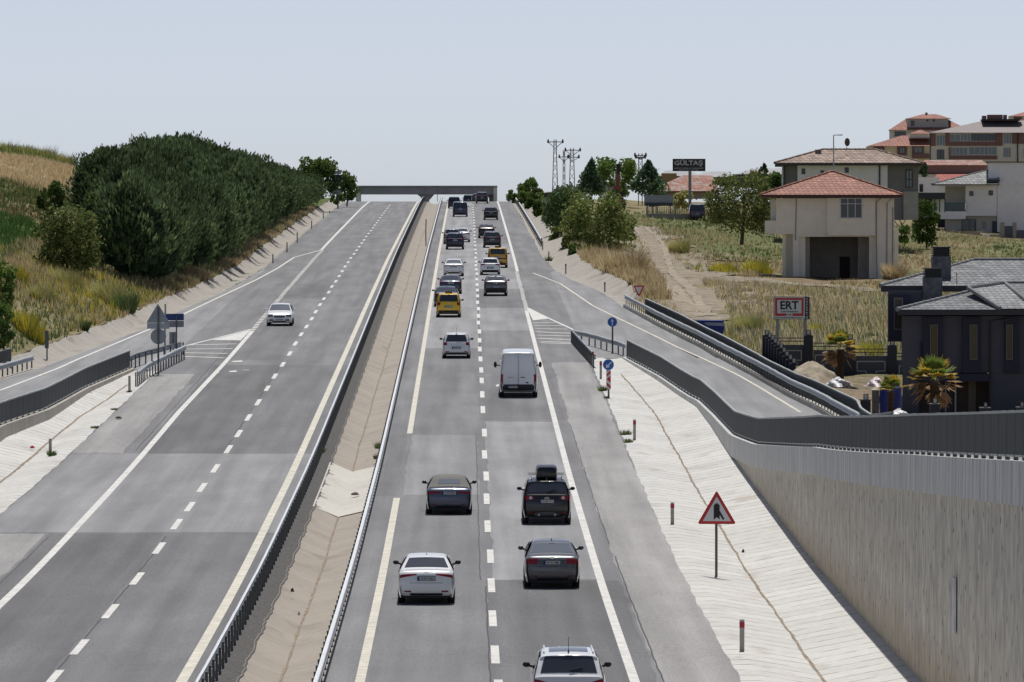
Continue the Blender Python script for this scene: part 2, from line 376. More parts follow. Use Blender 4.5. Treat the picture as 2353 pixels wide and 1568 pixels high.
RY = [1586, 1505, 1422, 1346, 1279, 1210, 1147, 1095, 1045, 995, 942, 907, 875, 851, 825.7, 803, 782.7, 762.4, 742, 726.5, 710, 695.3, 680.4, 667.2, 654.7, 642, 629.6, 619.5, 610, 601.5, 592.5, 582, 574, 564.6, 556.4, 548.8, 541, 533.6, 526.5, 519.5, 513, 506.6, 500, 494, 488, 482, 477, 472]
dashes('road_marking_lane_dashes', [G(1100, y)[1] for y in RY], .8, .95, 6.4, .23, M_paint)
LY = [1560, 1487, 1405, 1330, 1260, 1205, 1165, 1121, 1077, 1033, 997, 960, 925, 893, 865, 838, 813, 790, 769, 751, 733, 717, 700.5, 687, 672, 659, 647, 635, 624, 613, 603, 593.5, 584, 575.5, 567.5, 559, 552, 544, 537, 530.5, 524, 518, 512.5, 507, 501, 495, 490, 485, 480, 476, 472]
dashes('road_marking_lane_dashes', [G(1100, y)[1] for y in LY], -10.85, -11.15, 5.8, .23, M_paint)
dashes('road_marking_dotted_line', np.arange(398, 590, 2.7), -14.4, -14.5, 1.45, .34, M_paint)
dashes('road_marking_dotted_line', np.arange(431, 520, 2.3), 4.36, 4.5, 1.3, .3, M_paint)
ribbon('road_marking_ramp_line', [(-29.2, 262), (-27.6, 290)] + [GL(*p)[:2] for p in [(0, 898), (175, 828), (337, 760), (425, 721), (588, 644), (638, 617), (676, 592), (741, 574)]], .2, M_paint, zf=lambda Y: zr(Y) + rampL(Y))
ribbon('road_marking_ramp_line', [GR(*p)[:2] for p in [(1225, 628), (1287, 652), (1362, 703), (1427, 735), (1512, 776), (1612, 823), (1687, 858), (1749, 893), (1787, 916), (1839, 948)]], .17, M_painty, zf=lambda Y: zr(Y) + rampR(Y))
# hatched gores where the ramps leave and join
def poly(name, pts, m, dz=.016): 
    V = [(p[0], p[1], float(zr(p[1])) + dz) for p in pts]; b = MB(); b.add(V, [tuple(range(len(V)))]); return struct(b.build(name, m))
R1 = [G(1210, 708), G(1262, 733), G(1225, 737)]; poly('road_marking_gore_tip', R1, M_paint)
ribbon('road_marking_gore_line', gp([(1212, 708), (1250, 727), (1317, 758)]), .2, M_paint)
for (a, b) in [((1226, 743), (1277, 742)), ((1228, 749), (1292, 749)), ((1230, 756), (1305, 757)), ((1231, 763), (1318, 767)), ((1234, 771), (1316, 773)), ((1236, 778), (1315, 782)), ((1240, 785.5), (1318, 788)), ((1241, 788.5), (1319, 791))]:
    ribbon('road_marking_gore_stripe', gp([a, b]), .55, M_paint, .014, step=1.)
L1 = [G(577, 759), G(486, 782.5), G(553, 783)]; poly('road_marking_gore_tip', L1, M_paint)
ribbon('road_marking_gore_line', gp([(424, 796), (500, 777), (578, 757)]), .22, M_paint)
for (a, b) in [((436, 793.5), (544, 791)), ((423, 803), (534, 802)), ((423, 811.5), (523, 813)), ((421, 820), (515, 823))]:
    ribbon('road_marking_gore_stripe', gp([a, b]), .6, M_paint, .014, step=1.)
for (x, y, wpx, h) in [(545, 831, 28, 4), (535, 854, 20, 4), (498, 857, 12, 2.5), (565, 851, 18, 1.2), (1145, 886, 12, 7)]:
    poly('road_marking_scrap', [G(x - wpx / 2, y), G(x - wpx / 3, y + h / 2), G(x + wpx / 2, y + h / 3), G(x + wpx / 3, y - h / 2)], M_paint)

# ---------------------------------------------------------------- concrete channels
def channel(name, Ys, lines, m):                          # lines: functions Y -> (X, z)
    V = [(float(f(Y)[0]), Y, float(f(Y)[1])) for Y in Ys for f in lines]; n = len(lines)
    return struct(raw(name, V, [(i * n + j, i * n + j + 1, (i + 1) * n + j + 1, (i + 1) * n + j) for i in range(len(Ys) - 1) for j in range(n - 1)], m))
edgR = lambda Y: np.interp(Y, [0, 200, 300, 352, 362], [7.35, 7.35, 7.6, 7.6, 8.2])
jit = lambda Y, a=.022: a * (np.sin(Y * 1.3) + np.sin(Y * 3.1) * .6 + np.sin(Y * .37))
vR = lambda Y: np.interp(Y, [0, 200, 260, 300, 330, 362], [9.55, 9.6, 9.7, 9.75, 9.2, 8.4]) + jit(Y * .4, .015)
fad = lambda Y: np.interp(Y, [300, 358], [1, .1])
channel('drain_channel_right', np.arange(95, 359, 1.5), [lambda Y: (edgR(Y) + jit(Y) - .16, zr(Y) + .006), lambda Y: (edgR(Y) + .35, zr(Y) + .02), lambda Y: (vR(Y), zr(Y) - .27 * fad(Y)), lambda Y: (wallX(Y) + .1, zr(Y) + .18 * fad(Y))], C_white)
channel('drain_silt_right', np.arange(95, 340, 1.2), [lambda Y: (vR(Y) - .045 - .03 * abs(jit(Y * 2, 1)), zr(Y) - .27 * fad(Y) + .02), lambda Y: (vR(Y) + .004 + .022 * max(0, float(jit(Y * 2.3, .8))), zr(Y) - .27 * fad(Y) + .02)], M_silt)
vL = lambda Y: np.interp(Y, [0, 276, 300, 327, 345], [-19.95, -19.8, -19.7, -19.0, -18.6]) + jit(Y * .4, .015)
fdl = lambda Y: np.interp(Y, [315, 343], [1, .1])
channel('drain_channel_left', np.arange(150, 344, 1.5), [lambda Y: (min(kerbLX(Y), -18.5) - .1, zr(Y) + .2 * fdl(Y)), lambda Y: (vL(Y), zr(Y) - .25 * fdl(Y)), lambda Y: (-18.3, zr(Y) + .02), lambda Y: (-17.95 + jit(Y), zr(Y) + .006)], C_white)
channel('drain_silt_left', np.arange(150, 330, 1.2), [lambda Y: (vL(Y) - .05, zr(Y) - .25 * fdl(Y) + .02), lambda Y: (vL(Y) + .05 + .03 * abs(jit(Y * 3, 1)), zr(Y) - .25 * fdl(Y) + .02)], M_silt)
channel('median_gravel', np.arange(95, 1000, 1.0), [lambda Y: (-6.56, zr(Y) - .004), lambda Y: (-5.95 + jit(Y * 2.3, .022), zr(Y) - .02)], M_gravel)
med = [lambda Y: (-6.02 + jit(Y * 2.3, .025), zr(Y) - .012), lambda Y: (-5.05 + jit(Y * .1, .02), zr(Y) - .46), lambda Y: (-3.74, zr(Y) - .16)]
channel('median_channel', np.arange(95, 935, 1.0), med, C_med)
channel('median_silt', np.arange(95, 700, 1.5), [lambda Y: (-5.05 + jit(Y * .1, .02) - .02 - .02 * abs(jit(Y * 2, 1)), zr(Y) - .43), lambda Y: (-5.05 + jit(Y * .1, .02) + .015 + .02 * abs(jit(Y * 3, 1)), zr(Y) - .43)], M_silt)
channel('median_patch', np.arange(231, 260.1, 1.), [lambda Y: (-6.05, zr(Y) + .006), lambda Y: (-5.05 + jit(Y * .1, .02), zr(Y) - .425), lambda Y: (-3.76, zr(Y) - .125)], C_patch)
YL = np.concatenate([np.arange(150, 600, 2.), np.arange(600, 1001, 5.)])
goL = lambda Y: leftX(Y) - 1.9 + jit(Y * .6, .1)
channel('gutter_exit_ramp', YL, [lambda Y: (goL(Y), zr(Y) + rampL(Y) + .62), lambda Y: (leftX(Y) - .95, zr(Y) + rampL(Y) - .03), lambda Y: (leftX(Y) + jit(Y, .06), zr(Y) + rampL(Y) + .005)], C_tan)
YRg = np.concatenate([np.arange(436, 600, 2.), np.arange(600, 1001, 5.)])
goR = lambda Y: rightX(Y) + np.interp(Y, [436, 470, 520, 640, 760, 900], [1.2, 2.2, 2.6, 3.2, 2.2, 1.0]) + jit(Y * .6, .1)
channel('gutter_entry_ramp', YRg, [lambda Y: (rightX(Y) + jit(Y, .06), zr(Y) + .005), lambda Y: (rightX(Y) + .7, zr(Y) - .05), lambda Y: (goR(Y), zr(Y) + .75)], C_tan)
# kerb walls under the two fences
def kerbwall(name, Ys, xf, w0, w1, z0, z1, m):
    b = MB(); b.loft([[(xf(Y) + w0, Y, z0(Y)), (xf(Y) + w1, Y, z0(Y)), (xf(Y) + w1, Y, z1(Y)), (xf(Y) + w0, Y, z1(Y))] for Y in Ys]); return b
# ---------------------------------------------------------------- the land on both sides
def terr_z(X, Y, pts, lam=.02):
    pass
class RBF:
    def __init__(s, P):
        P = np.array(P, float); s.c = P[:, :2] * np.array([1, .35]); z = P[:, 2] - zr(P[:, 1])
        D = np.linalg.norm(s.c[:, None] - s.c[None], axis=2); n = len(P)
        A = np.block([[D + np.eye(n) * -.4, np.ones((n, 1))], [np.ones((1, n)), np.zeros((1, 1))]])
        s.w = np.linalg.solve(A, np.concatenate([z, [0]]))
    def __call__(s, X, Y):
        X = np.atleast_1d(np.asarray(X, float)); Y = np.atleast_1d(np.asarray(Y, float)); q = np.stack([X, Y * .35], -1)
        D = np.linalg.norm(q[..., None, :] - s.c, axis=-1); return D @ s.w[:-1] + s.w[-1] + zr(Y)
fen2 = [GR(x, y, 1.2)[:2] for x, y in [(1483, 687), (1562, 723), (1662, 773), (1762, 828), (1874, 877), (1969, 921), (2051, 955)]]
fen2 += [(fen2[-1][0] + .3, fen2[-1][1] - 60), (fen2[-1][0] + .5, 95)]
_f = sorted([(p[1], p[0]) for p in fen2])
def fen2X(Y): return np.interp(Y, [a for a, _ in _f], [b for _, b in _f])
FEN2_END = fen2[0][1]; FEN2_START = fen2[6][1]
def inR(Y):
    Y = np.asarray(Y, float); return np.where(Y < 436, rightX(np.minimum(Y, 436)) + .38, goR(Y))
inRz = lambda Y: zr(Y) + rampR(Y) + np.interp(Y, [420, 452], [.15, .75])
cR = [(float(inR(Y)), Y, float(inRz(Y))) for Y in list(np.arange(95, 436, 12)) + list(np.arange(440, 1301, 25))]
cR += [AT(*p) for p in [(1560, 712, 432), (1640, 660, 462), (1500, 640, 480), (1700, 640, 490), (1480, 560, 590), (1500, 520, 640), (1860, 641, 508), (2000, 641, 508), (1913, 652, 500), (1800, 640, 505), (1950, 700, 440), (1850, 720, 420), (1800, 755, 390), (1950, 770, 370), (1950, 640, 530),
      (1600, 560, 600), (1400, 600, 560), (1650, 510, 690), (1600, 507, 700), (1585, 480, 760), (1700, 600, 560), (2180, 532, 748), (2330, 548, 735), (2200, 590, 620), (2060, 560, 660), (2330, 590, 620), (2300, 600, 590), (2150, 640, 520), (2250, 655, 480), (1480, 500, 690), (1300, 500, 760), (1260, 480, 840)]]
cR += [(x, 338, 3.3) for x in (19, 24, 30, 40)] + [(x, 296, 2.0) for x in (18.5, 24, 34, 46, 70)] + [(x, 250, 1.9) for x in (22, 40, 70)] + [(x, 180, 3) for x in (25, 60)] + [(60, 400, 4.2), (100, 400, 5)]
cR += [(130, 1440, 17), (60, 1100, 13.5), (22, 1000, 13), (200, 1000, 14.5), (120, 800, 11), (40, 860, 14.0), (200, 600, 9), (400, 600, 12), (400, 1400, 20), (60, 1450, 14), (15, 1200, 8)]
TR = RBF(cR)
cL = [(float(goL(Y)), Y, float(zr(Y) + rampL(Y) + .62)) for Y in list(np.arange(150, 600, 20)) + list(np.arange(600, 1301, 30))]
cL += [AT(*p) for p in [(40, 640, 400), (40, 560, 450), (40, 500, 480), (80, 470, 510), (50, 425, 550), (50, 372, 610), (50, 356, 650), (300, 600, 500), (300, 548, 525), (430, 520, 560), (600, 470, 650), (740, 440, 780), (20, 740, 360), (60, 700, 380)]]
cL += [(-60, 760, 17), (-60, 900, 14), (-30, 950, 13), (-60, 1100, 6), (-200, 700, 19), (-200, 1000, 12), (-300, 400, 12), (-36, 330, 5.5), (-45, 300, 5.5), (-40, 250, 5), (-60, 200, 6), (-90, 650, 18.8), (-130, 660, 19), (-100, 420, 10.5), (-45, 720, 16.5)]
TL = RBF(cL)
_ph = NR.uniform(0, 6.28, (10, 2)); _fr = NR.normal(0, 1, (10, 2))
def vn(X, Y, s):                                          # smooth value in about -1..1
    r = 0
    for k in range(10): r = r + np.sin(X * _fr[k, 0] / s + _ph[k, 0]) * np.cos(Y * _fr[k, 1] / s + _ph[k, 1])
    return r / 2.6
def landR(X, Y):
    X, Y = np.broadcast_arrays(np.asarray(X, float), np.asarray(Y, float)); bl = np.clip((X - inR(Y)) / 2, 0, 1); return inRz(Y) * (1 - bl) + TR(X, Y) * bl + bl * .12 * vn(X, Y, 1.6) - 3. * (X < inR(Y))
inLz = lambda Y: zr(Y) + rampL(Y) + .62
def landL(X, Y):
    X, Y = np.broadcast_arrays(np.asarray(X, float), np.asarray(Y, float)); bl = np.clip((goL(Y) - X) / 2, 0, 1); return inLz(Y) * (1 - bl) + TL(X, Y) * bl + bl * .12 * vn(X, Y, 1.6) - 3. * (X > goL(Y))
hitR = lambda x, y: hit(x, y, landR, st=1.)
hitL = lambda x, y: hit(x, y, landL, st=1.)
def sst(a, b, x): t = np.clip((x - a) / (b - a), 0, 1); return t * t * (3 - 2 * t)
def mixc(a, b, t): return a * (1 - t[:, None]) + np.array(b) * t[:, None]
DRY, OLIVE, SOIL, FIELD, CROP, DUST, GREEN = (.27, .225, .13), (.14, .145, .065), (.23, .16, .11), (.48, .385, .23), (.085, .15, .04), (.34, .29, .22), (.15, .17, .065)
m, N, L, b = nodemat('grassy_ground'); q = NB(N, L); P = N.new('ShaderNodeTexCoord').outputs['Object']
ac = N.new('ShaderNodeVertexColor'); ac.layer_name = 'Col'
f1 = q.rng(q.noise(P, .9, 5), .25, .75, .55, 1.4); f2 = q.rng(q.noise(P, 5, 3), .3, .7, .65, 1.3)
k = q.mix(1., ac.outputs[0], q.math('MULTIPLY', f1, f2), 'MULTIPLY')
k = q.mix(q.rng(q.noise(P, .35, 4), .5, .72, 0, .55), k, (.10, .115, .045, 1))
L.new(k, b.inputs['Base Color']); b.inputs['Roughness'].default_value = .95; b.inputs['Specular IOR Level'].default_value = .1
bp = q.n('Bump', {'Strength': .8, 'Distance': .25, 'Height': q.noise(P, 2.2, 5)}); L.new(bp.outputs[0], b.inputs['Normal'])
M_ground = m
OFF = [0, .6, 1.3, 2, 3, 4, 5, 6.5, 8, 10, 12, 14, 16, 18, 20, 22.5, 25, 28, 31, 34, 38, 42, 46, 51, 56, 62, 70, 80, 92, 106, 122, 142, 170, 210, 260, 340, 460, 700]
def land(name, Ys, xin, zin, sgn, T, colf):
    V = []
    for Y in Ys:
        x0 = float(xin(Y)); X = x0 + sgn * np.array(OFF); z = T(X, np.full(len(X), Y)); bl = np.clip(np.array(OFF) / 2., 0, 1)
        z = (float(zin(Y))) * (1 - bl) + z * bl
        z = z + bl * .12 * vn(X, np.full(len(X), Y), 1.6)
        V += [(a, Y, c) for a, c in zip(X, z)]
    n = len(OFF); V = np.array(V); Fc = [(i * n + j, i * n + j + 1, (i + 1) * n + j + 1, (i + 1) * n + j) if sgn > 0 else (i * n + j + 1, i * n + j, (i + 1) * n + j, (i + 1) * n + j + 1) for i in range(len(Ys) - 1) for j in range(n - 1)]
    o = raw(name, V, Fc, M_ground, col=colf(V[:, 0], V[:, 1])); o.data.polygons.foreach_set('use_smooth', [True] * len(Fc)); return struct(o)
def colR(X, Y):
    c = np.tile(np.array(DRY), (len(X), 1)); c = mixc(c, OLIVE, sst(-.1, .7, vn(X, Y, 6))); c = mixc(c, SOIL, sst(.35, .8, vn(X + 40, Y * .5, 9)))
    c = mixc(c, GREEN, sst(560, 590, Y) * sst(720, 690, Y) * sst(12, 18, X) * .7 * (vn(X, Y * .6, 8) > -.3))
    c = mixc(c, SOIL, sst(512, 500, Y) * sst(488, 496, Y) * sst(22, 30, X) * .9)
    c = mixc(c, (.27, .21, .15), sst(336, 330, Y) * sst(260, 280, Y) * .9)
    return c
def colL(X, Y):
    c = np.tile(np.array(DRY), (len(X), 1)); c = mixc(c, OLIVE, sst(-.2, .6, vn(X, Y, 5))); c = mixc(c, SOIL, sst(.3, .8, vn(X + 40, Y * .5, 7)))
    c = mixc(c, CROP, sst(408, 418, Y) * sst(480, 470, Y) * sst(-33.5, -35, X)); c = mixc(c, (.16, .12, .065), sst(482, 490, Y) * sst(505, 500, Y) * sst(-35, -37, X))
    c = mixc(c, (.13, .145, .055), sst(500, 510, Y) * sst(552, 545, Y) * sst(-36, -38, X) * .8)
    c = mixc(c, FIELD, sst(550, 556, Y) * sst(636, 625, Y) * sst(-38, -41, X)); c = mixc(c, (.12, .15, .05), sst(630, 640, Y))
    return c
YT = np.concatenate([np.arange(95, 430, 5.), np.arange(430, 720, 4.), np.arange(720, 1000, 8.), np.arange(1000, 1900, 40.)])
land('ground_right', YT, inR, inRz, 1, TR, colR)
land('ground_left', YT[YT >= 150], goL, lambda Y: zr(Y) + rampL(Y) + .62, -1, TL, colL)
YB = np.arange(995, 1901, 15.)
sheet('ground_beyond_crest', YB, lambda Y: min(leftX(Y), -18.) - 2, lambda Y: rightX(Y) + 4, lambda Y: zr(Y) - .15, M_ground, 0, 4)
# dirt track and its wheel ruts, draped on the field
def track(name, pts, width, m, dz, step=2.):
    W3 = [hitR(*p) for p in pts]; P = resample([(p[0], p[1]) for p in W3], step); V = []; Fc = []
    ws = np.interp(np.linspace(0, 1, len(P)), np.linspace(0, 1, len(width)), width) if hasattr(width, '__len__') else [width] * len(P)
    for i, p in enumerate(P):
        a, bb = P[max(i - 1, 0)], P[min(i + 1, len(P) - 1)]; t = np.array([bb[0] - a[0], bb[1] - a[1]]); t /= np.linalg.norm(t) + 1e-9
        for s in np.linspace(-.5, .5, 5):
            r = (.10 * math.sin(i * .61 + s * 3 + pts[0][0]) + .09 * math.sin(i * 1.37 + s) + RNG.uniform(-.05, .05)) if abs(s) == .5 else 0
            X, Y = p[0] - t[1] * ws[i] * (s + r), p[1] + t[0] * ws[i] * (s + r); X = max(X, float(inR(Y)) + .5 + .3 * abs(r)); V.append((X, Y, float(TR(X, Y)[0]) + .12 * float(vn(np.array([X]), np.array([Y]), 1.6)[0]) + dz))
        if i: Fc += [((i - 1) * 5 + j, (i - 1) * 5 + j + 1, i * 5 + j + 1, i * 5 + j) for j in range(4)]
    return struct(raw(name, V, Fc, m))
M_dust = mat('pale_track_dust', (.315, .265, .195), .95, var=.25, vscale=.8, var2=.25, v2scale=3.5)
M_soil = mat('track_soil', (.26, .215, .155), .95, var=.4, vscale=.7, var2=.3, v2scale=4, bump=.5, bscale=3)
track('path_dirt_track', [(1462, 523), (1490, 545), (1515, 580), (1530, 615), (1560, 650), (1600, 700), (1625, 738)], [4, 6, 8.5, 10, 12, 14, 14], M_soil, .07)
track('path_dirt_track', [(1545, 632), (1620, 636), (1720, 645), (1850, 655), (2040, 672)], [5, 6, 5, 4, 3], M_soil, .06)
for pts, ww in [([(1457, 523), (1474, 548), (1486, 578), (1491, 605), (1508, 636)], .55), ([(1470, 521), (1508, 540), (1527, 568), (1535, 600), (1546, 630)], .6), ([(1508, 636), (1530, 664), (1565, 700), (1585, 728)], .8), ([(1546, 630), (1580, 660), (1612, 700), (1632, 728)], .9), ([(1525, 640), (1556, 668), (1590, 705), (1606, 730)], .6), ([(1560, 640), (1640, 640), (1750, 648), (1900, 660)], .9)]:
    track('path_wheel_rut', pts, ww, M_dust, .1)

# ---------------------------------------------------------------- guard rails, fences, retaining wall
def adopt(o, root): o.parent = root; o.matrix_parent_inverse = Matrix.Translation(-Vector(root.location)); return o
WB = [(0, -.155), (.075, -.12), (.085, -.07), (.02, -.02), (.02, .02), (.085, .07), (.075, .12), (0, .155)]
WB = WB + [(a - .02, c) for a, c in WB[::-1]]
_postme = {}
def post_mesh(dims, m):
    k = (dims, m.name)
    if k not in _postme:
        b = MB(); b.box((0, 0, dims[2] / 2), dims); o = b.build('post', m); _postme[k] = o.data; bpy.data.objects.remove(o)
    return _postme[k]
def posts(root, spots, dims, m, name='post'):
    spots = sorted(spots, key=lambda s: s[1]); me = post_mesh(dims, m)
    for (x, y, z, a) in spots[:98]:
        o = bpy.data.objects.new(name, me); COL.objects.link(o); o.location = (x, y, z); o.rotation_euler = (0, 0, a); adopt(o, root)
    if len(spots) > 98:
        b = MB()
        for (x, y, z, a) in spots[98:]: b.box((x, y, z + dims[2] / 2), dims, a)
        o = b.build('distant_' + name + 's', m); adopt(o, root); o['kind'] = 'stuff'
def guardrail(label, path, side, base, hgt=.75, sp=2., dims=(.07, .12, .72), group=None, m=None, step=2.):
    P = resample(path, step); root = thing('guard_rail', label, 'guard rail', (P[0][0], P[0][1], float(base(P[0][0], P[0][1]))), 0, group)
    b = MB(); rings = []; sp_ = []
    for i, p in enumerate(P):
        a, c = P[max(i - 1, 0)], P[min(i + 1, len(P) - 1)]; t = np.array([c[0] - a[0], c[1] - a[1]]); t /= np.linalg.norm(t); n = np.array([t[1], -t[0]]) * side
        z = float(base(p[0], p[1])) + hgt - .155 + RNG.uniform(-.012, .012); rings.append([(p[0] + n[0] * (u + .07), p[1] + n[1] * (u + .07), z + v) for u, v in WB])
    b.loft(rings); adopt(b.build('rail', m or M_steel, smooth='auto'), root)
    Q = resample(path, sp)
    for i, p in enumerate(Q):
        a, c = Q[max(i - 1, 0)], Q[min(i + 1, len(Q) - 1)]; an = math.atan2(c[1] - a[1], c[0] - a[0])
        sp_.append((p[0], p[1], float(base(p[0], p[1])) - .05, an))
    posts(root, sp_, (dims[1], dims[0], hgt - .0), M_post); return root
zB = lambda X, Y: zr(Y)
M_railtop = mat('rail_steel_bright', (.74, .76, .77), .5, .15, var=.1)
yl = list(np.arange(130, 930, 10.))
guardrail('long steel guard rail along the left carriageway side of the median channel', [(-6.55, Y) for Y in yl], -1, zB, .76, 2.0, m=M_railtop)
guardrail('long steel guard rail along the right carriageway side of the median channel', [(-3.82, Y) for Y in yl], 1, zB, .76, 2.0, m=M_railtop)
gq = lambda *pts: [G(*p)[:2] for p in pts][::-1]
guardrail('short steel guard rail beside the right shoulder at the gore nose', gq((1313, 789), (1334, 813), (1364, 846)), 1, zB, .8, 1.6)
guardrail('steel guard rail from the right gore nose to the ramp fence, posts showing', gq((1316, 786), (1349, 792), (1381, 801), (1428, 815), (1441, 821)), -1, zB, .8, 2.4)
guardrail('steel guard rail beside the left shoulder at the gore nose, bent end towards the camera', [G(*p)[:2] for p in [(312, 889), (335, 870), (372, 851), (423, 825)]], 1, zB, .85, 1.6)
guardrail('steel guard rail between the left gore signs and the end of the ramp fence', [G(*p)[:2] for p in [(302, 850), (320, 842), (349, 834), (378, 826), (421, 815)]], -1, zB, .8, 2.2)
guardrail('guard rail along the outer edge of the exit ramp at the left picture border', [(leftX(Y) - .35, Y) for Y in np.arange(240, 352, 8.)], 1, lambda X, Y: zr(Y) + rampL(Y) + .1, .7, 2.)
guardrail('guard rail on a concrete kerb along the right edge of the entry ramp', [(rightX(Y) + .22, Y) for Y in np.arange(FEN2_START, 437, 8.)], -1, lambda X, Y: zr(Y) + rampR(Y) + .22, .74, 2.0, (.05, .08, .7))
guardrail('guard rail curving over the crest at the right edge of the road', [(rightX(Y) + .55 + .0 * Y, Y) for Y in np.arange(606, 900, 10.)], -1, zB, .85, 4., m=M_railtop)
b = kerbwall('kerb', list(np.arange(FEN2_START, 440, 4.)), rightX, 0, .4, lambda Y: zr(Y) + rampR(Y) - .3, lambda Y: zr(Y) + rampR(Y) + .22, M_conc)
tag(b.build('concrete_kerb', M_conc), 'concrete kerb carrying the guard rail on the right edge of the entry ramp', 'kerb')

M_fence = mat('fence_sheet', (.008, .014, .018), .65, 0., var=.06, vscale=.7)
M_fcap = mat('fence_cap_rail', (.34, .36, .35), .5, .3, var=.1)
M_fseam = mat('fence_seam', (.06, .07, .075), .6)
def fence(label, path, base, h=1.02, gap=.12, sp=2., seam_side=-1, group=None, name='sheet_fence'):
    P = resample(path, 1.); root = thing(name, label, 'fence', (P[0][0], P[0][1], float(base(P[0][1]))), 0, group)
    b = MB(); cap = MB(); sm = MB(); bot = MB(); ra, rb, rc = [], [], []
    for i, p in enumerate(P):
        z = float(base(p[1])); wv = RNG.uniform(-.006, .006)
        ra.append([(p[0] - .02, p[1], z + gap), (p[0] + .02, p[1], z + gap), (p[0] + .02, p[1], z + h), (p[0] - .02, p[1], z + h)])
        rb.append([(p[0] - .05, p[1], z + h), (p[0] + .05, p[1], z + h), (p[0] + .05, p[1], z + h + .06 + wv), (p[0] - .05, p[1], z + h + .06 + wv)])
        rc.append([(p[0] - .04, p[1], z + gap - .05), (p[0] + .04, p[1], z + gap - .05), (p[0] + .04, p[1], z + gap), (p[0] - .04, p[1], z + gap)])
    b.loft(ra); cap.loft(rb); bot.loft(rc)
    adopt(cap.build('cap_rail', M_fcap), root); adopt(bot.build('bottom_rail', M_fcap), root)
    Q = resample(path, sp)
    b.mi = 1
    for p in Q: b.box((p[0], p[1], float(base(p[1])) + (gap + h) / 2), (.05, .022, h - gap - .02))
    adopt(b.build('panel', [M_fence, M_fseam]), root)
    posts(root, [(p[0], p[1], float(base(p[1])) - .03, 0) for p in Q], (.1, .1, gap + .03), M_post); return root
wtop = lambda Y: zr(Y) + rampR(Y) + .03
FY = list(np.arange(95, 356, 3.)) + [356.]
fence('long dark sheet fence on top of the tall concrete retaining wall', [(wallX(Y) + .14, Y) for Y in FY], wtop)
fence('dark sheet fence behind the guard rail on the right edge of the entry ramp', [(fen2X(Y), Y) for Y in list(np.arange(FEN2_START, FEN2_END, 3.)) + [FEN2_END]], lambda Y: zr(Y) + rampR(Y) + .15, 1.05, .05)
fence('dark sheet fence on the low concrete wall beside the exit ramp at the left', [(kerbLX(Y) - .1, Y) for Y in np.arange(215, 342, 3.)], lambda Y: zr(Y) + rampL(Y) + .14)
fence('short end of a dark sheet fence behind the guard rail at the left picture border', [(leftX(Y) - 1.7, Y) for Y in np.arange(240, 350, 5.)], lambda Y: zr(Y) + rampL(Y) + .15, 1.0, .05)
# left low wall
b = kerbwall('k', list(np.arange(150, 344, 3.)), kerbLX, -.28, .12, lambda Y: zr(Y) - .3, lambda Y: zr(Y) + rampL(Y) + .14, M_conc)
C_kerb = slabs('low_wall_concrete', (.44, .41, .36), 1.5, .05, .5, 0, damt=.5)
tag(b.build('low_retaining_wall', C_kerb), 'low pale concrete wall below the left ramp fence', 'wall')
# right retaining wall: ribbed face and precast coping
m, N, L, b = nodemat('ribbed_concrete'); q = NB(N, L); P = N.new('ShaderNodeTexCoord').outputs['Object']
sx = q.n('SeparateXYZ', {0: P}); y, z = sx.outputs[1], sx.outputs[2]
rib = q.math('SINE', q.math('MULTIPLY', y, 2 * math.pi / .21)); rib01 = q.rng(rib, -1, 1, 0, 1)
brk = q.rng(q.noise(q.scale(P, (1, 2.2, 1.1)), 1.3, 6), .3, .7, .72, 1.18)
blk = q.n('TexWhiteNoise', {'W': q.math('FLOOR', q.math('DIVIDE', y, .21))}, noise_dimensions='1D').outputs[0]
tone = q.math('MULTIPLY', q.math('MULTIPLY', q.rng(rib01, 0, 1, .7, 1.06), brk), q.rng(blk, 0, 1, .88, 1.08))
vo = q.n('TexVoronoi', {'Vector': q.n('CombineXYZ', {0: q.math('MULTIPLY', y, .85), 1: q.math('ADD', q.math('MULTIPLY', z, .8), q.math('MULTIPLY', y, .3))}).outputs[0], 'Scale': 1.0, 'Randomness': .7}, voronoi_dimensions='2D').outputs['Distance']
hole = q.math('LESS_THAN', q.math('ADD', vo, q.math('MULTIPLY', q.noise(q.scale(P, (0, 9, 5)), 1.0, 2), .26)), .19)
stain = q.rng(q.noise(q.scale(P, (0, 1.4, .2)), 1.0, 4), .58, .78, 0, .25)
base = q.mix(1., (.72, .665, .565, 1), tone, 'MULTIPLY'); base = q.mix(stain, base, (.14, .13, .115, 1))
zb = q.math('ADD', q.math('SUBTRACT', z, .9), q.math('MULTIPLY', q.noise(q.scale(P, (0, .5, .3)), 1.0, 4), -1.6))
base = q.mix(q.rng(zb, -.9, .3, .45, 0), base, (.33, .24, .11, 1))
base = q.mix(q.math('MULTIPLY', hole, .8), base, (.05, .048, .042, 1))
L.new(base, b.inputs['Base Color']); b.inputs['Roughness'].default_value = .9
bp = q.n('Bump', {'Strength': .7, 'Distance': .06, 'Height': rib01}); L.new(bp.outputs[0], b.inputs['Normal'])
M_rib = m
m, N, L, b = nodemat('precast_coping'); q = NB(N, L); P = N.new('ShaderNodeTexCoord').outputs['Object']
sx = q.n('SeparateXYZ', {0: P}); y, z = sx.outputs[1], sx.outputs[2]
jn = q.math('LESS_THAN', q.math('FRACT', q.math('DIVIDE', y, 1.9)), .05)
st = q.rng(q.noise(q.scale(P, (1, 3.2, .35)), 1.0, 4), .3, .7, .78, 1.16)
sl_ = q.math('LESS_THAN', q.math('FRACT', q.math('DIVIDE', q.math('ADD', y, q.math('MULTIPLY', z, .45)), .95)), .06)
slm = q.rng(q.noise(q.scale(P, (1, .9, 1.1)), 1.3, 3), .45, .54, 0, .8)
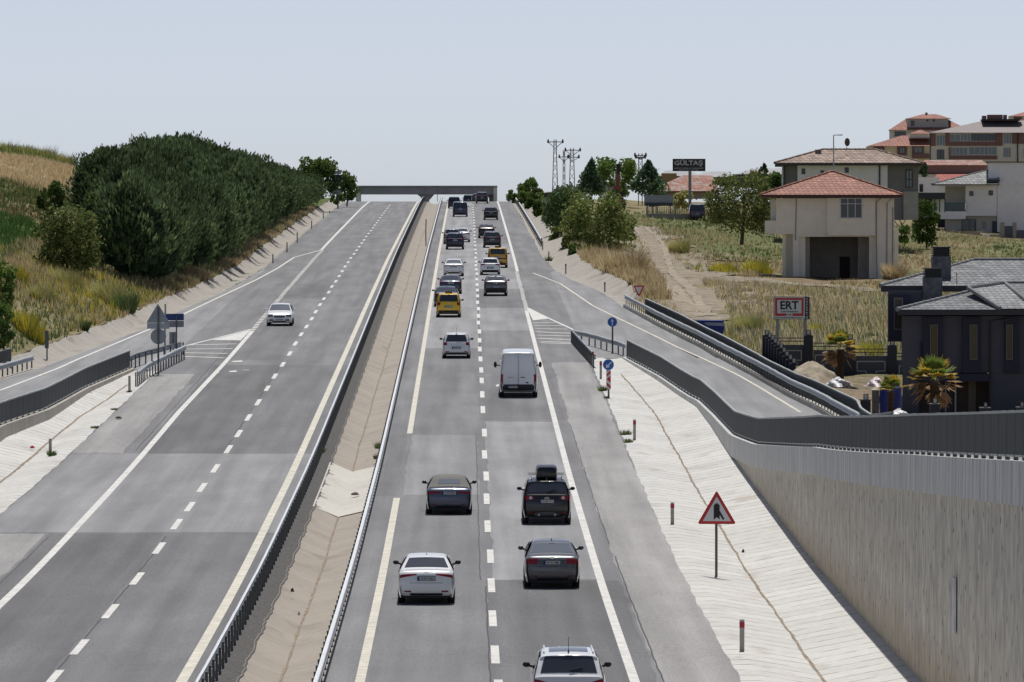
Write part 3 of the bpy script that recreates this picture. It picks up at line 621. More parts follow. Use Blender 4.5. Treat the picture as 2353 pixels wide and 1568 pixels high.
base = q.mix(1., (.60, .595, .57, 1), st, 'MULTIPLY'); base = q.mix(q.math('MULTIPLY', sl_, slm), base, (.2, .21, .23, 1)); base = q.mix(q.math('MULTIPLY', jn, .6), base, (.12, .12, .12, 1))
L.new(base, b.inputs['Base Color']); b.inputs['Roughness'].default_value = .85; M_cop = m
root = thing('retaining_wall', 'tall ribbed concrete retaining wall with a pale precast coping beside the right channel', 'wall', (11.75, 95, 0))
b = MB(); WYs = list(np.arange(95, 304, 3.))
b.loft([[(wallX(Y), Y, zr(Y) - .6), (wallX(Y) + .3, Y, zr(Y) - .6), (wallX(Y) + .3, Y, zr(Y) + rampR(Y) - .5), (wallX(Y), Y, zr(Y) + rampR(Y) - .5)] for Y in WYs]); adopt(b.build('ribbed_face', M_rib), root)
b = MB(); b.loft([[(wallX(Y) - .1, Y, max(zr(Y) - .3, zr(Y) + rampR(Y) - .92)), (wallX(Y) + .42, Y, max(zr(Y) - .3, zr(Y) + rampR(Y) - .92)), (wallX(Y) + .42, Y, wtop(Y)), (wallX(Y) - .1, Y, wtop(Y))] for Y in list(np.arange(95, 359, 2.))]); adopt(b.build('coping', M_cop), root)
def wallray(x, y):
    d = ray(x, y); t = 11.66 / d[0]; return (11.66, t * d[1], CZ + t * d[2])
b = MB(); p0, p1 = wallray(2191, 1328), wallray(2190, 1455); b.box(((p0[0] + .02), (p0[1] + p1[1]) / 2, (p0[2] + p1[2]) / 2), (.05, .55, p0[2] - p1[2]))
M_wp = mat('faded_white_wall_paint', (.62, .63, .64), .8, var=.3, vscale=2.5); o = b.build('painted_strip', M_wp); adopt(o, root); o['label'] = 'upright strip of faded white paint on the wall'

# ---------------------------------------------------------------- overpass beyond the crest
YB_ = 1100.; s = 1 / PX(YB_)
def bx(mb, x0, x1, y0, y1, Y, dy, dz=0):
    a, c = AT(x0, y1, Y), AT(x1, y0, Y)
    if dy < 3 or Y > 1080: mb.box2(a[0], c[0], Y, Y + dy, a[2], c[2])
    else:                                                 # the houses stand turned a little, their side walls running away from the road
        k = (Y + dy) / Y; mb.loft([[(a[0], Y, z), (c[0], Y, z), (c[0] * k, Y + dy, z), (a[0] * k, Y + dy, z)] for z in (a[2], c[2])])
M_bconc = mat('bridge_concrete', (.34, .335, .34), .85, var=.18, vscale=.35, var2=.12, v2scale=1.5)
M_bpale = mat('abutment_pale', (.75, .71, .62), .85, var=.15, vscale=.5)
c0 = AT(980, 446, YB_); root = thing('overpass_bridge', 'low concrete overpass spanning the road just beyond the crest', 'bridge', (c0[0], YB_, c0[2] - 6))
b = MB(); bx(b, 820, 1142, 431, 447, YB_, 9.); adopt(b.build('deck', M_bconc), root)
b = MB(); bx(b, 818.5, 1143, 427, 431.5, YB_ - .25, .35); adopt(b.build('parapet', mat('parapet_concrete', (.27, .27, .275), .85, var=.2, vscale=.5)), root)
def pr(pts, Y, dy, m, nm):
    b = MB(); b.prism([AT(x, y, Y) for x, y in pts], (0, dy, 0)); return adopt(b.build(nm, m), root)
pr([(817.5, 432), (825, 432), (828, 447), (828, 540), (817.5, 540)], YB_ - .6, 8.5, M_bpale, 'abutment')
pr([(1134, 432), (1142.5, 431), (1142.5, 540), (1134, 540)], YB_ - .6, 8.5, M_bpale, 'abutment')
pr([(957, 446), (998, 446), (991, 455), (986, 460), (986, 540), (970, 540), (970, 460), (966, 453)], YB_ + 1, 6, M_bconc, 'pier')
pr([(1118, 447), (1134, 447), (1134, 540), (1124, 540), (1124, 456)], YB_ + 2, 6.5, mat('abutment_shade_face', (.2, .2, .205), .85), 'wing')  # inner abutment face, its shade put into a darker colour
# ---------------------------------------------------------------- vegetation
def proj(X, Y, Z):
    dx, dy, dz = X, Y, Z - CZ; fx = dx * _sp + dy * _cp; rx = dx * _cp - dy * _sp
    fw = fx * _ct - dz * _st; up = fx * _st + dz * _ct
    return PCX + F * rx / fw, PCY - F * up / fw
terrR = landR
terrL = landL
def fol(name, c, v=.35): return mat(name, c, .75, var=v, vscale=1.2, spec=.06, tl=.32)
PINE = [fol('pine_needles', (.115, .17, .075)), fol('pine_needles_pale', (.185, .24, .105)), fol('pine_needles_deep', (.065, .105, .052))]
LEAF = [fol('leaves_green', (.13, .21, .05)), fol('leaves_light', (.22, .30, .085)), fol('leaves_deep', (.075, .13, .04))]
OLV = [fol('leaves_olive', (.175, .225, .07)), fol('leaves_yellowish', (.27, .285, .095)), fol('leaves_olive_deep', (.10, .135, .048))]
CYP = [fol('cypress_green', (.08, .14, .075)), fol('cypress_mid', (.12, .185, .09)), fol('cypress_deep', (.05, .09, .055))]
FEN = [mat('fennel_yellow', (.50, .47, .16), .8, tl=.45), mat('fennel_green', (.26, .32, .10), .8, tl=.45), mat('fennel_straw', (.55, .47, .27), .8, tl=.45)]
DRYM = [mat('dry_straw', (.52, .42, .235), .9, tl=.5), mat('dry_straw_pale', (.66, .56, .36), .9, tl=.5), mat('dry_straw_brown', (.36, .25, .13), .9, tl=.5)]
WEED = [mat('weed_green', (0.145, 0.217, 0.0653), .85, tl=.35), mat('weed_grey', (0.232, 0.246, 0.123), .85, tl=.35), mat('weed_deep', (0.0798, 0.123, 0.0406), .85, tl=.35)]
YEL = [mat('yellow_bloom', (0.696, 0.58, 0.058), .8, tl=.35), mat('yellow_bloom_pale', (0.58, 0.536, 0.116), .8, tl=.35), WEED[0]]
CROPM = [mat('crop_green', (.11, .20, .05), .8, tl=.35), mat('crop_green_light', (.16, .27, .08), .8, tl=.35), mat('crop_green_deep', (.07, .14, .035), .8, tl=.35)]
BARK = mat('bark', (.10, .075, .05), .9, var=.3, vscale=3)
def rdir(n):
    v = NR.normal(size=(n, 3)); return v / np.linalg.norm(v, axis=1, keepdims=True)
def leaves(P, size, D=None, asp=.55):                     # rhombic leaf clumps: positions, sizes, preferred long axis
    n = len(P); s = np.asarray(size) * np.ones(n)
    A = rdir(n) if D is None else D; B = np.cross(A, rdir(n)); B /= np.linalg.norm(B, axis=1, keepdims=True) + 1e-9
    a = A * s[:, None] * .5; bb = B * (s * asp)[:, None] * .5
    V = np.stack([P - a, P + bb, P + a, P - bb], 1).reshape(-1, 3); Fc = np.arange(4 * n).reshape(n, 4)
    return V, Fc
def blades(P, h, wd, n=5, lean=.35):                      # tufts of upright tapering blades
    m = len(P); P = np.repeat(P, n, 0); k = len(P); an = NR.uniform(0, 6.283, k); hh = np.repeat(np.asarray(h) * np.ones(m), n) * NR.uniform(.55, 1.15, k)
    off = np.stack([np.cos(an), np.sin(an), np.zeros(k)], 1); base = P + off * (hh * .18)[:, None]
    tip = base + off * (hh * lean * NR.uniform(0, 1, k))[:, None] + np.stack([np.zeros(k), np.zeros(k), hh], 1)
    sd = np.stack([-np.sin(an + 1), np.cos(an + 1), np.zeros(k)], 1) * (wd * .5 * NR.uniform(.7, 1.3, k))[:, None]
    V = np.stack([base - sd, base + sd, tip], 1).reshape(-1, 3); return V, np.arange(3 * k).reshape(k, 3)
def pickm(n, w=(.5, .25, .25)): return NR.choice(3, n, p=w)
def crown_pine(h, r):
    n = 3400; d = rdir(n); d[:, 2] = np.where(d[:, 2] < -.75, -d[:, 2], d[:, 2])
    lob = 1 + .27 * np.sin(d[:, 0] * 5 + d[:, 2] * 4 + NR.uniform(0, 6)) * np.cos(d[:, 1] * 5 + NR.uniform(0, 6)) + .06 * np.sin(d[:, 0] * 11 + d[:, 1] * 9 + d[:, 2] * 8)
    q = NR.uniform(.72, 1., n) * lob; z = d[:, 2]
    P = np.stack([d[:, 0] * r * q, d[:, 1] * r * q, h * .54 + z * h * .47 * q], 1)
    A = d * .55 + np.array([0, 0, 1.0]) + NR.normal(0, .22, (n, 3)); A /= np.linalg.norm(A, axis=1, keepdims=True)
    V1, F1 = leaves(P, NR.uniform(.3, .62, n), A, .28); V2, F2 = leaves(P + NR.normal(0, .1, (n, 3)), NR.uniform(.28, .55, n), A, .32)
    k = 160; dd = rdir(k); Pc = np.stack([dd[:, 0] * r * .72, dd[:, 1] * r * .72, h * .52 + dd[:, 2] * h * .38], 1); V3, F3 = leaves(Pc, 1.7, None, .9)
    V = np.concatenate([V1, V2, V3]); Fc = np.concatenate([F1, F2 + len(V1), F3 + len(V1) + len(V2)]); mi = np.concatenate([pickm(2 * n), np.full(k, 2)])
    return V, Fc, mi
def pine_proto(h, r):
    t = thing('pine_tree', '', 'tree'); V, Fc, mi = crown_pine(h, r); raw('crown', V, Fc, PINE, t, mi)
    b = MB(); b.tube([(0, 0, -.8), (.05, 0, h * .3), (0, .05, h * .75)], [.17, .13, .05], 6); b.build('trunk', BARK, t); return t
protos = [pine_proto(*a) for a in [(7.6, 2.9), (8.2, 3.1), (7.0, 2.7), (7.9, 2.6), (8.6, 3.2)]]
n_used = [0] * 5; HP = [7.9, 8.5, 7.3, 8.2, 8.9]
SILX = [165, 205, 260, 300, 330, 380, 430, 470, 500, 540, 580, 620, 680, 740, 762]; SILY = [378, 343, 338, 338, 323, 323, 311, 328, 345, 353, 368, 381, 396, 403, 420]
def left_ok(X, Y, h, r):
    x, y = proj(X, Y, float(landL(X, Y)) + h * .5); return x - r * PX(Y) > np.interp(y, [300, 370, 420, 470, 540, 640], [195, 168, 168, 182, 215, 235])
for row, (off, y0, y1, st, lab) in enumerate([(2.5, 436, 815, 5.0, 'dark green pine in the front row above the left roadside gutter'), (6.6, 452, 805, 5.4, 'dark green pine in the second row of the left pine belt'), (12.2, 470, 700, 5.6, 'dark green pine in the middle of the left pine belt'), (17.4, 490, 640, 5.8, 'dark green pine uphill in the left pine belt'), (22.8, 500, 625, 6.0, 'dark green pine at the uphill rim of the left pine belt'), (28.5, 520, 610, 6.2, 'dark green pine at the uphill rim of the left pine belt')]):
    Y = y0
    while Y < y1:
        k = RNG.randrange(5); s = RNG.uniform(.8, 1.14) * (1.0 if row else .95); X = float(goL(Y)) - off + RNG.uniform(-.9, .9); yy = Y + RNG.uniform(-1, 1)
        hmax = np.interp(yy, [430, 520, 560, 600, 680, 800], [.95, 1.0, 1.1, 1.0, .9, .72])
        zt = float(landL(X, yy)) - .15; xp, _y = proj(X, yy, zt)
        hs = (proj(X, yy, zt)[1] - np.interp(xp, SILX, SILY)) / PX(yy) / HP[k]; hmax = min(hmax * RNG.uniform(.85, 1.1), hs / s * RNG.uniform(.92, 1.02))
        if left_ok(X, yy, 7, 2.6) and hmax > .5:
            if n_used[k] == 0: o = protos[k]
            else: o = dup(protos[k])
            n_used[k] += 1; o.location = (X, yy, float(landL(X, yy)) - .15); o.scale = (s, s, s * hmax); o.rotation_euler = (0, 0, RNG.uniform(0, 6.28)); tag(o, lab, 'tree', 'pines of the left roadside belt')
        Y += st * RNG.uniform(.85, 1.15)
for k in range(5):
    if n_used[k] == 0: 
        for c in list(protos[k].children): bpy.data.objects.remove(c)
        bpy.data.objects.remove(protos[k])
def crown(nl, h0, h1, rx, ry, lobes, size, mats, w=(.5, .25, .25), shape=1.0, up=0.):
    hh = (h1 - h0) / 2; zz = NR.uniform(-.82, .82, lobes); rr = np.sqrt(np.clip(1 - np.abs(zz) ** np.where(zz < 0, 4, 2.2), 0, 1)) * NR.uniform(.3, 1, lobes) ** .5; an = NR.uniform(0, 6.283, lobes)
    C_ = np.stack([rr * np.cos(an) * rx * .72, rr * np.sin(an) * ry * .72, zz * hh * .93 + (h0 + h1) / 2], 1)
    tpr = 1 - shape * np.clip((C_[:, 2] - h0) / (h1 - h0), 0, 1); 
    if shape < 1: C_[:, :2] *= 1
    i = NR.integers(0, lobes, nl); R_ = np.minimum(rx, hh) * .38
    P = C_[i] + rdir(nl) * NR.uniform(.55, 1.08, (nl, 1)) * R_ * NR.uniform(.7, 1.15, lobes)[i][:, None]
    if shape > 1:                                         # conical: narrow towards the top
        f = np.clip(1.08 - (P[:, 2] - h0) / (h1 - h0), .06, 1.1); P[:, :2] *= f[:, None] * 1.35
    D = None
    if up: D = rdir(nl) + np.array([0, 0, up]); D /= np.linalg.norm(D, axis=1, keepdims=True)
    V, Fc = leaves(P, NR.uniform(.6, 1.35, nl) * size, D); return V, Fc, pickm(nl, w), C_
def plant(name, label, cat, base, h, wd, mats, nl=2200, size=.35, lobes=26, trunk=.12, h0=.06, cone=False, up=0., w=(.5, .25, .25), limbs=5, dep=None, group=None, part='crown', lean=0):
    t = thing(name, label, cat, base, 0, group)
    V, Fc, mi, C_ = crown(nl, h * h0, h, wd / 2, (dep or wd) / 2, lobes, size, mats, w, 2.0 if cone else .5, up); raw(part, V, Fc, mats, t, mi)
    if trunk:
        b = MB(); b.tube([(0, 0, -.3), (.03 * h, 0, h * .3), (lean * h, .02 * h, h * .72)], [trunk, trunk * .75, trunk * .3], 7)
        for k in range(limbs):
            c = C_[RNG.randrange(len(C_))]; z0 = h * RNG.uniform(.18, .4); b.tube([(.02 * h, 0, z0), (c[0] * .5, c[1] * .5, (z0 + c[2]) / 2 + .1), tuple(c)], [trunk * .5, trunk * .35, trunk * .12], 5)
        b.build('trunk', BARK, t)
    return t
def atpx(x, y, side='R', Y=None):
    if Y: return AT(x, y, Y)
    return (hitR if side == 'R' else hitL)(x, y)
def P_(name, label, cat, x, ybase, ytop, wpx, mats, side='R', Y=None, **k):
    b = atpx(x, ybase, side, Y); s = PX(b[1]); return plant(name, label, cat, b, (ybase - ytop) / s * 1.05, wpx / s * 1.16, mats, **k)
def B_(name, label, x, ybase, ytop, wpx, mats, side='L', Y=None, n=800, wd=.07, lean=.7, nb=5, w=(.5, .25, .25)):
    b = atpx(x, ybase, side, Y); s = PX(b[1]); rad = wpx / s / 2; H = (ybase - ytop) / s; lf = landL if side == 'L' else landR
    b = (b[0], b[1], float(lf(b[0], b[1]))) if not Y else b; t = thing(name, label, 'shrub', b); rr = NR.uniform(0, 1, n) ** .55 * rad; an = NR.uniform(0, 6.28, n); qx, qy = rr * np.cos(an), rr * np.sin(an)
    V, Fc = blades(np.stack([qx, qy, lf(b[0] + qx, b[1] + qy) - b[2] - .05], 1), H * NR.uniform(.3, 1.05, n) * (1.02 - .55 * (rr / rad) ** 2), wd, nb, lean); raw('stems', V, Fc, mats, t, pickm(len(Fc), w)); return t
# left side
P_('broadleaf_tree', 'yellowish green bushy tree in front of the left end of the pine belt', 'tree', 152, 628, 478, 150, OLV, 'L', nl=5600, size=.3, lobes=46, trunk=.12, h0=.06, limbs=11)
P_('broadleaf_tree', 'small dark tree above the yellowish tree left of the pine belt', 'tree', 115, 500, 418, 62, LEAF, 'L', nl=1800, size=.32, lobes=18, w=(.3, .1, .6))
P_('broadleaf_tree', 'pale green young tree peeping out between the left pines', 'tree', 232, 500, 426, 48, OLV, 'L', Y=462, nl=900, size=.32, lobes=12)
P_('shrub', 'dark green shrub at the lower left border of the picture', 'shrub', 6, 826, 690, 56, LEAF, 'L', nl=2600, size=.2, lobes=24, w=(.4, .1, .5), trunk=.06)
P_('shrub', 'bright green shrub at the left border above the dark one', 'shrub', 2, 730, 600, 70, LEAF, 'L', nl=2200, size=.24, lobes=22, w=(.5, .4, .1), trunk=.06)
P_('broadleaf_tree', 'light green tree rising behind the far end of the pine belt', 'tree', 728, 462, 371, 108, LEAF, 'L', Y=800, nl=3600, size=.5, lobes=34, w=(.45, .45, .1), trunk=.2)
P_('broadleaf_tree', 'green tree right of the black road sign near the overpass', 'tree', 797, 470, 399, 46, LEAF, 'L', Y=840, nl=2200, size=.42, lobes=20, w=(.5, .3, .2), h0=.05)
P_('shrub', 'low green shrub below the black road sign near the crest', 'shrub', 776, 470, 440, 40, LEAF, 'L', Y=825, nl=900, size=.35, lobes=12, trunk=.05)
for (x, yb, yt, wp, lab) in [(12, 368, 333, 60, 'yellowish fennel clump at the left end of the brown hilltop'), (52, 370, 341, 34, 'small fennel clump on the hilltop beside the leftmost one'), (108, 372, 334, 66, 'widest yellow fennel clump on the hilltop left of the pines'), (152, 373, 340, 36, 'feathery fennel clump on the hilltop next to the pines'), (80, 371, 352, 70, 'low green hedge bush on the hilltop behind the brown field')]:
    B_('fennel_clump', lab, x, yb + 2, yt, wp, FEN, 'L', 642, n=520, wd=.10, lean=.8)
for (x, yb, yt, wp, mt, lab) in [(62, 770, 708, 66, YEL, 'bright yellow flowering bush on the left bank'), (95, 690, 650, 50, FEN, 'yellowish weed bush on the left bank above the flowering one'), (300, 735, 676, 66, WEED, 'round green weed bush on the left bank by the gutter'), (198, 772, 742, 24, WEED, 'small fresh green weed by the left gutter'), (30, 650, 600, 50, YEL, 'yellow flowering weeds at the edge of the green crop'), (150, 660, 610, 60, FEN, 'dry yellowish shrub under the yellowish green tree'), (250, 700, 640, 70, FEN, 'straw coloured shrub below the first pines')]:
    B_('weed_bush', lab, x, yb, yt, wp * 1.1, mt, 'L', n=900)
# right side
P_('cypress_tree', 'dark narrow conifer at the left of the pale green tree group', 'tree', 1358, 452, 368, 64, CYP, Y=800, nl=2600, size=.45, lobes=40, cone=True, up=1., h0=.0)
P_('broadleaf_tree', 'large pale green tree behind the red crane', 'tree', 1414, 462, 366, 128, LEAF, Y=815, nl=5200, size=.46, lobes=44, w=(.4, .5, .1), trunk=.25, h0=.05)
P_('cypress_tree', 'dark spreading conifer below the lattice pole', 'tree', 1490, 452, 374, 82, CYP, Y=800, nl=2800, size=.5, lobes=36, cone=True, up=.3, h0=.0)
P_('shrub', 'large dark green bush nearest the right gutter below the pylons', 'bush', 1298, 530, 435, 108, [PINE[0], LEAF[2], PINE[1]], Y=640, nl=5200, size=.38, lobes=44, trunk=.1, h0=.0, up=.8)
P_('shrub', 'big olive green bush in front of the dark one beside the gutter', 'bush', 1372, 597, 447, 158, OLV, Y=575, nl=7000, size=.34, lobes=60, trunk=.12, h0=.0, w=(.5, .25, .25))
P_('shrub', 'low green bush hanging over the right gutter', 'bush', 1328, 622, 562, 60, LEAF, Y=552, nl=1800, size=.3, lobes=22, trunk=.05, h0=.0)
P_('broadleaf_tree', 'small green tree behind the far right guard rail', 'tree', 1213, 462, 409, 42, LEAF, Y=850, nl=1500, size=.42, lobes=18, h0=.1)
P_('shrub', 'dark green bush beside the far right guard rail end', 'bush', 1226, 484, 446, 40, LEAF, Y=800, nl=1300, size=.4, lobes=16, w=(.3, .1, .6), trunk=.06, h0=0)
for (x, yb, yt, wp, Y, lab) in [(1243, 500, 462, 40, 740, 'green bush behind the far guard rail, third from its upper end'), (1262, 512, 470, 44, 700, 'dark green bush touching the left flank of the large dark bush'), (1205, 470, 440, 30, 830, 'small green bush right at the bend of the far guard rail'), (1285, 560, 520, 44, 620, 'low bush at the foot of the large dark bush'), (1312, 592, 545, 50, 575, 'low olive bush left of the big olive bush'), (1256, 486, 440, 40, 760, 'green bush below the small brown and white board'), (1232, 478, 434, 36, 820, 'rounded green bush behind the far guard rail bend'), (1282, 520, 448, 50, 680, 'tall green bush left of the pylon feet above the gutter'), (1440, 560, 505, 50, 600, 'low bush right of the big olive bush beside the track')]:
    P_('shrub', lab, 'bush', x, yb, yt, wp, [LEAF, OLV][len(lab) % 2], Y=Y, nl=1500, size=.32, lobes=18, trunk=.04, h0=0)
P_('shrub', 'greyish shrub next to the right bridge abutment', 'bush', 1168, 462, 434, 24, OLV, Y=900, nl=500, size=.35, lobes=10, trunk=.05, h0=0)
P_('shrub', 'low green bush between the guard rail and the small far tree', 'bush', 1190, 466, 442, 34, LEAF, Y=880, nl=800, size=.4, lobes=12, trunk=.05, h0=0)
P_('broadleaf_tree', 'olive green tree with a leaning trunk left of the cream house', 'tree', 1704, 556, 408, 172, OLV, Y=560, nl=6800, size=.3, lobes=54, trunk=.2, h0=.12, limbs=14, lean=.05)
P_('shrub', 'yellow green bushes behind the grey board below the billboard', 'bush', 1560, 480, 440, 70, FEN, Y=780, nl=1200, size=.42, lobes=18, trunk=0, h0=0)
P_('broadleaf_tree', 'small dark tree next to the billboard pole', 'tree', 1600, 455, 412, 34, LEAF, Y=880, nl=900, size=.4, lobes=12, w=(.4, .1, .5))
P_('broadleaf_tree', 'green bush tree between the cream house and the white villa', 'tree', 2128, 572, 458, 66, LEAF, Y=640, nl=3000, size=.32, lobes=26, h0=.02, w=(.5, .2, .3))
P_('shrub', 'small round bush at the right foot of the cream house', 'bush', 2078, 560, 520, 34, LEAF, Y=600, nl=900, size=.3, lobes=12, trunk=.05, h0=0)
P_('cypress_tree', 'tiny dark conifer rising beside the white terrace', 'tree', 2124, 408, 374, 28, CYP, Y=800, nl=700, size=.36, lobes=14, cone=True, up=.5, h0=0)
P_('cypress_tree', 'tiny dark conifer left of the grey and white house', 'tree', 1755, 412, 375, 24, CYP, Y=800, nl=600, size=.36, lobes=14, cone=True, up=.8, h0=0)
P_('broadleaf_tree', 'green treetop left of the grey and white house', 'tree', 1775, 460, 400, 60, LEAF, Y=640, nl=1800, size=.4, lobes=20, h0=0, w=(.5, .15, .35))
for (x, yb, yt, wp, Y, mt, lab) in [(1393, 664, 588, 96, None, DRYM, 'large clump of tall dry straw grass beside the right gutter'), (474, 664, 618, 84, 'L', DRYM, 'large clump of dry straw grass below the left pines'), (1561, 582, 540, 36, None, FEN, 'dry thistle clump between the track and the weeds'), (1665, 630, 596, 66, None, YEL, 'yellow flowering weeds left of the cream house'), (1740, 628, 588, 60, None, YEL, 'yellow flowering weeds near the corner of the cream house'), (1874, 716, 688, 30, 380, YEL, 'yellow flowering weeds behind the red framed sign'), (2000, 760, 722, 60, 352, YEL, 'yellow green weeds behind the right part of the garden wall'), (2055, 640, 590, 40, 505, DRYM, 'dry grass clump at the right corner of the cream house'), (1716, 775, 720, 60, 385, FEN, 'straw coloured weeds beyond the blue container'), (445, 668, 640, 40, 'L', DRYM, 'small dry grass clump left of the large one by the gutter'), (1445, 700, 672, 30, None, DRYM, 'dry weeds behind the give way sign')]:
    left = Y == 'L'; bse = hitL(x, yb) if left else (AT(x, yb, Y) if Y else hitR(x, yb)); s = PX(bse[1]); n = 700; rad = wp / s / 2
    lf = landL if left else landR; bx0 = min(bse[0], float(goL(bse[1])) - rad * .9) if left else max(bse[0], float(inR(bse[1])) + rad * .9); bse = (bx0, bse[1], float(lf(bx0, bse[1])))
    t = thing('grass_clump', lab, 'plant', bse); rr = NR.uniform(0, 1, n) ** .5 * rad; an = NR.uniform(0, 6.28, n); qx, qy = rr * np.cos(an), rr * np.sin(an) * 1.5
    V, Fc = blades(np.stack([qx, qy, lf(bse[0] + qx, bse[1] + qy) - bse[2] - .05], 1), (yb - yt) / s * NR.uniform(.25, 1, n) * (1.05 - .65 * (rr / rad) ** 2), .075, 6, .75); raw('stems', V, Fc, mt, t, pickm(len(Fc)))
# small weeds along the channel edges and kerbs
for (x, y, wp, hp, lab) in [(1385, 899, 13, 14, 'small weed at the shoulder edge beside the chevron sign'), (1394, 915, 10, 6, 'tiny weed below the chevron sign'), (1437, 1000, 22, 14, 'green weed at the edge of the right channel'), (1443, 1018, 16, 12, 'green weed just below the other one at the right channel edge'), (872, 1030, 14, 16, 'weed growing under the right median guard rail'), (865, 1054, 10, 10, 'small weed by the median guard rail above the pale slab'), (119, 1046, 16, 12, 'weed at the foot of the lower left marker post'), (217, 985, 14, 8, 'weed at the shoulder edge of the left channel'), (262, 943, 10, 7, 'small weed further up the left shoulder edge'), (20, 1005, 26, 12, 'weed at the foot of the low wall by the left border'), (168, 925, 12, 12, 'weed on the low wall foot in the left channel'), (199, 908, 14, 10, 'weed below the left sheet fence in the channel'), (738, 1040, 8, 12, 'dry weed beside the left median rail'), (1261, 600, 10, 12, 'grass tuft at the foot of a far marker post'), (297, 902, 10, 6, 'tuft at the foot of the upper left marker post')]:
    p = G(x, y); s = PX(p[1]); t = thing('weed', lab, 'plant', (p[0], p[1], p[2] - .03)); n = 46; rr = NR.uniform(0, 1, n) ** .6 * wp / s / 2; an = NR.uniform(0, 6.28, n)
    V, Fc = blades(np.stack([rr * np.cos(an), rr * np.sin(an), np.zeros(n)], 1), hp / s, .06, 3, .9); raw('leaves', V, Fc, WEED, t, pickm(len(Fc), (.6, .25, .15)))
# ground cover nobody could count
def cover(name, n, xr, yr, T, keep, h, wd, mats, nb=4, w=(.5, .25, .25), lean=.5, patchy=None):
    Y = NR.uniform(*yr, n); X = xr(Y, NR.uniform(0, 1, n)); k = keep(X, Y)
    if patchy is not None: k &= vn(X + patchy, Y * .6, 5) > NR.uniform(-.6, .6, n)
    X, Y = X[k], Y[k]; V, Fc = blades(np.stack([X, Y, T(X, Y) - .03], 1), h * NR.uniform(.6, 1.2, len(X)), wd, nb, lean)
    o = raw(name, V, Fc, mats, mi=pickm(len(Fc), w)); return tag(o, kind='stuff')
def offtrack(X, Y):
    x, y = proj(X, Y, T_(X, Y)); k = np.ones(len(X), bool)
    for pts, ww in [([(1462, 523), (1490, 545), (1515, 580), (1530, 615), (1560, 650), (1600, 700), (1625, 738)], [17, 29, 41, 52, 72, 94, 104]), ([(1545, 632), (1620, 638), (1720, 646), (1850, 656), (2040, 672)], [9, 9, 8, 7, 5])]:
        a = np.array(pts, float)
        for i in range(len(a) - 1):
            d = a[i + 1] - a[i]; t = np.clip(((x - a[i, 0]) * d[0] + (y - a[i, 1]) * d[1]) / (d @ d), 0, 1); wv = ww[i] + (ww[i + 1] - ww[i]) * t
            horizontal = abs(d[0]) > abs(d[1]) * 2
            ds = np.hypot(x - a[i, 0] - t * d[0], y - a[i, 1] - t * d[1]) if not horizontal else np.abs(y - a[i, 1] - t * d[1]) + 1e3 * ((t <= 0) | (t >= 1))
            k &= ds > wv * (.5 if not horizontal else 1.)
    return k
T_ = terrR
okR = lambda X, Y: offtrack(X, Y) & ~((Y > 495) & (Y < 525) & (X > 25.5) & (X < 38)) & ~((Y < 345) & (X > 16)) & ~((Y > 500) & (Y < 512) & (X > 24) & (vn(X, Y, 3) > -.2))
xR = lambda Y, u: np.where(Y < FEN2_END, np.maximum(inR(Y), fen2X(np.minimum(Y, FEN2_END))), inR(Y)) + .4 + u ** 1.3 * np.interp(Y, [340, 500, 800], [32, 52, 70])
cover('dry_grass', 26000, xR, (346, 760), terrR, okR, .55, .075, DRYM, 4, patchy=3.)
cover('green_weeds', 15000, xR, (346, 760), terrR, okR, .42, .085, WEED, 4, patchy=33.)
cover('pale_thistles', 5000, lambda Y, u: 17 + u * 28, (344, 470), terrR, okR, .75, .07, [DRYM[1], WEED[1], mat('thistle_white', (.5, .48, .42), .9)], 4)
cover('yellow_weeds', 2600, xR, (350, 560), terrR, okR, .6, .08, YEL, 4, patchy=71.)
cover('tall_grass_verge', 3800, lambda Y, u: inR(Y) + .1 + u * 3.5, (440, 640), terrR, okR, .8, .08, DRYM, 5)
cover('field_grass_green', 4500, lambda Y, u: 14 + u * 60, (560, 715), terrR, okR, .4, .09, WEED, 4, w=(.6, .25, .15), patchy=12)
xL = lambda Y, u: goL(Y) - .2 - u * 12
ones = lambda X, Y: np.ones(len(X), bool)
T_L = terrL
cover('bank_dry_grass', 12000, xL, (300, 520), terrL, ones, .65, .075, DRYM, 4, patchy=5.)
cover('bank_weeds', 9000, xL, (300, 520), terrL, ones, .6, .08, WEED, 4, patchy=45.)
cover('bank_yellow_weeds', 3200, xL, (310, 440), terrL, ones, .7, .08, YEL, 4, patchy=80.)
cover('gutter_edge_grass', 3000, lambda Y, u: goL(Y) + .2 - u * 2.2, (390, 800), terrL, ones, .45, .08, DRYM, 5)
cover('stubble_field', 16000, lambda Y, u: -39 - u * 40, (548, 640), terrL, ones, .55, .09, [mat('stubble_gold', (.66, .53, .32), .9, tl=.45), mat('stubble_brown', (.48, .35, .20), .9, tl=.45), mat('stubble_pale', (.74, .64, .44), .9, tl=.45)], 4)
cover('green_crop', 9000, lambda Y, u: -33.6 - u * 22, (405, 480), terrL, ones, .6, .12, CROPM, 4)
cover('upper_bank_scrub', 7000, lambda Y, u: -36 - u * 30, (480, 552), terrL, ones, .5, .1, [WEED[0], WEED[2], DRYM[2]], 4, patchy=4.)
cover('hilltop_hedge', 3500, lambda Y, u: -45 - u * 40, (638, 650), terrL, ones, 1.1, .14, [FEN[1], LEAF[0], FEN[0]], 5)
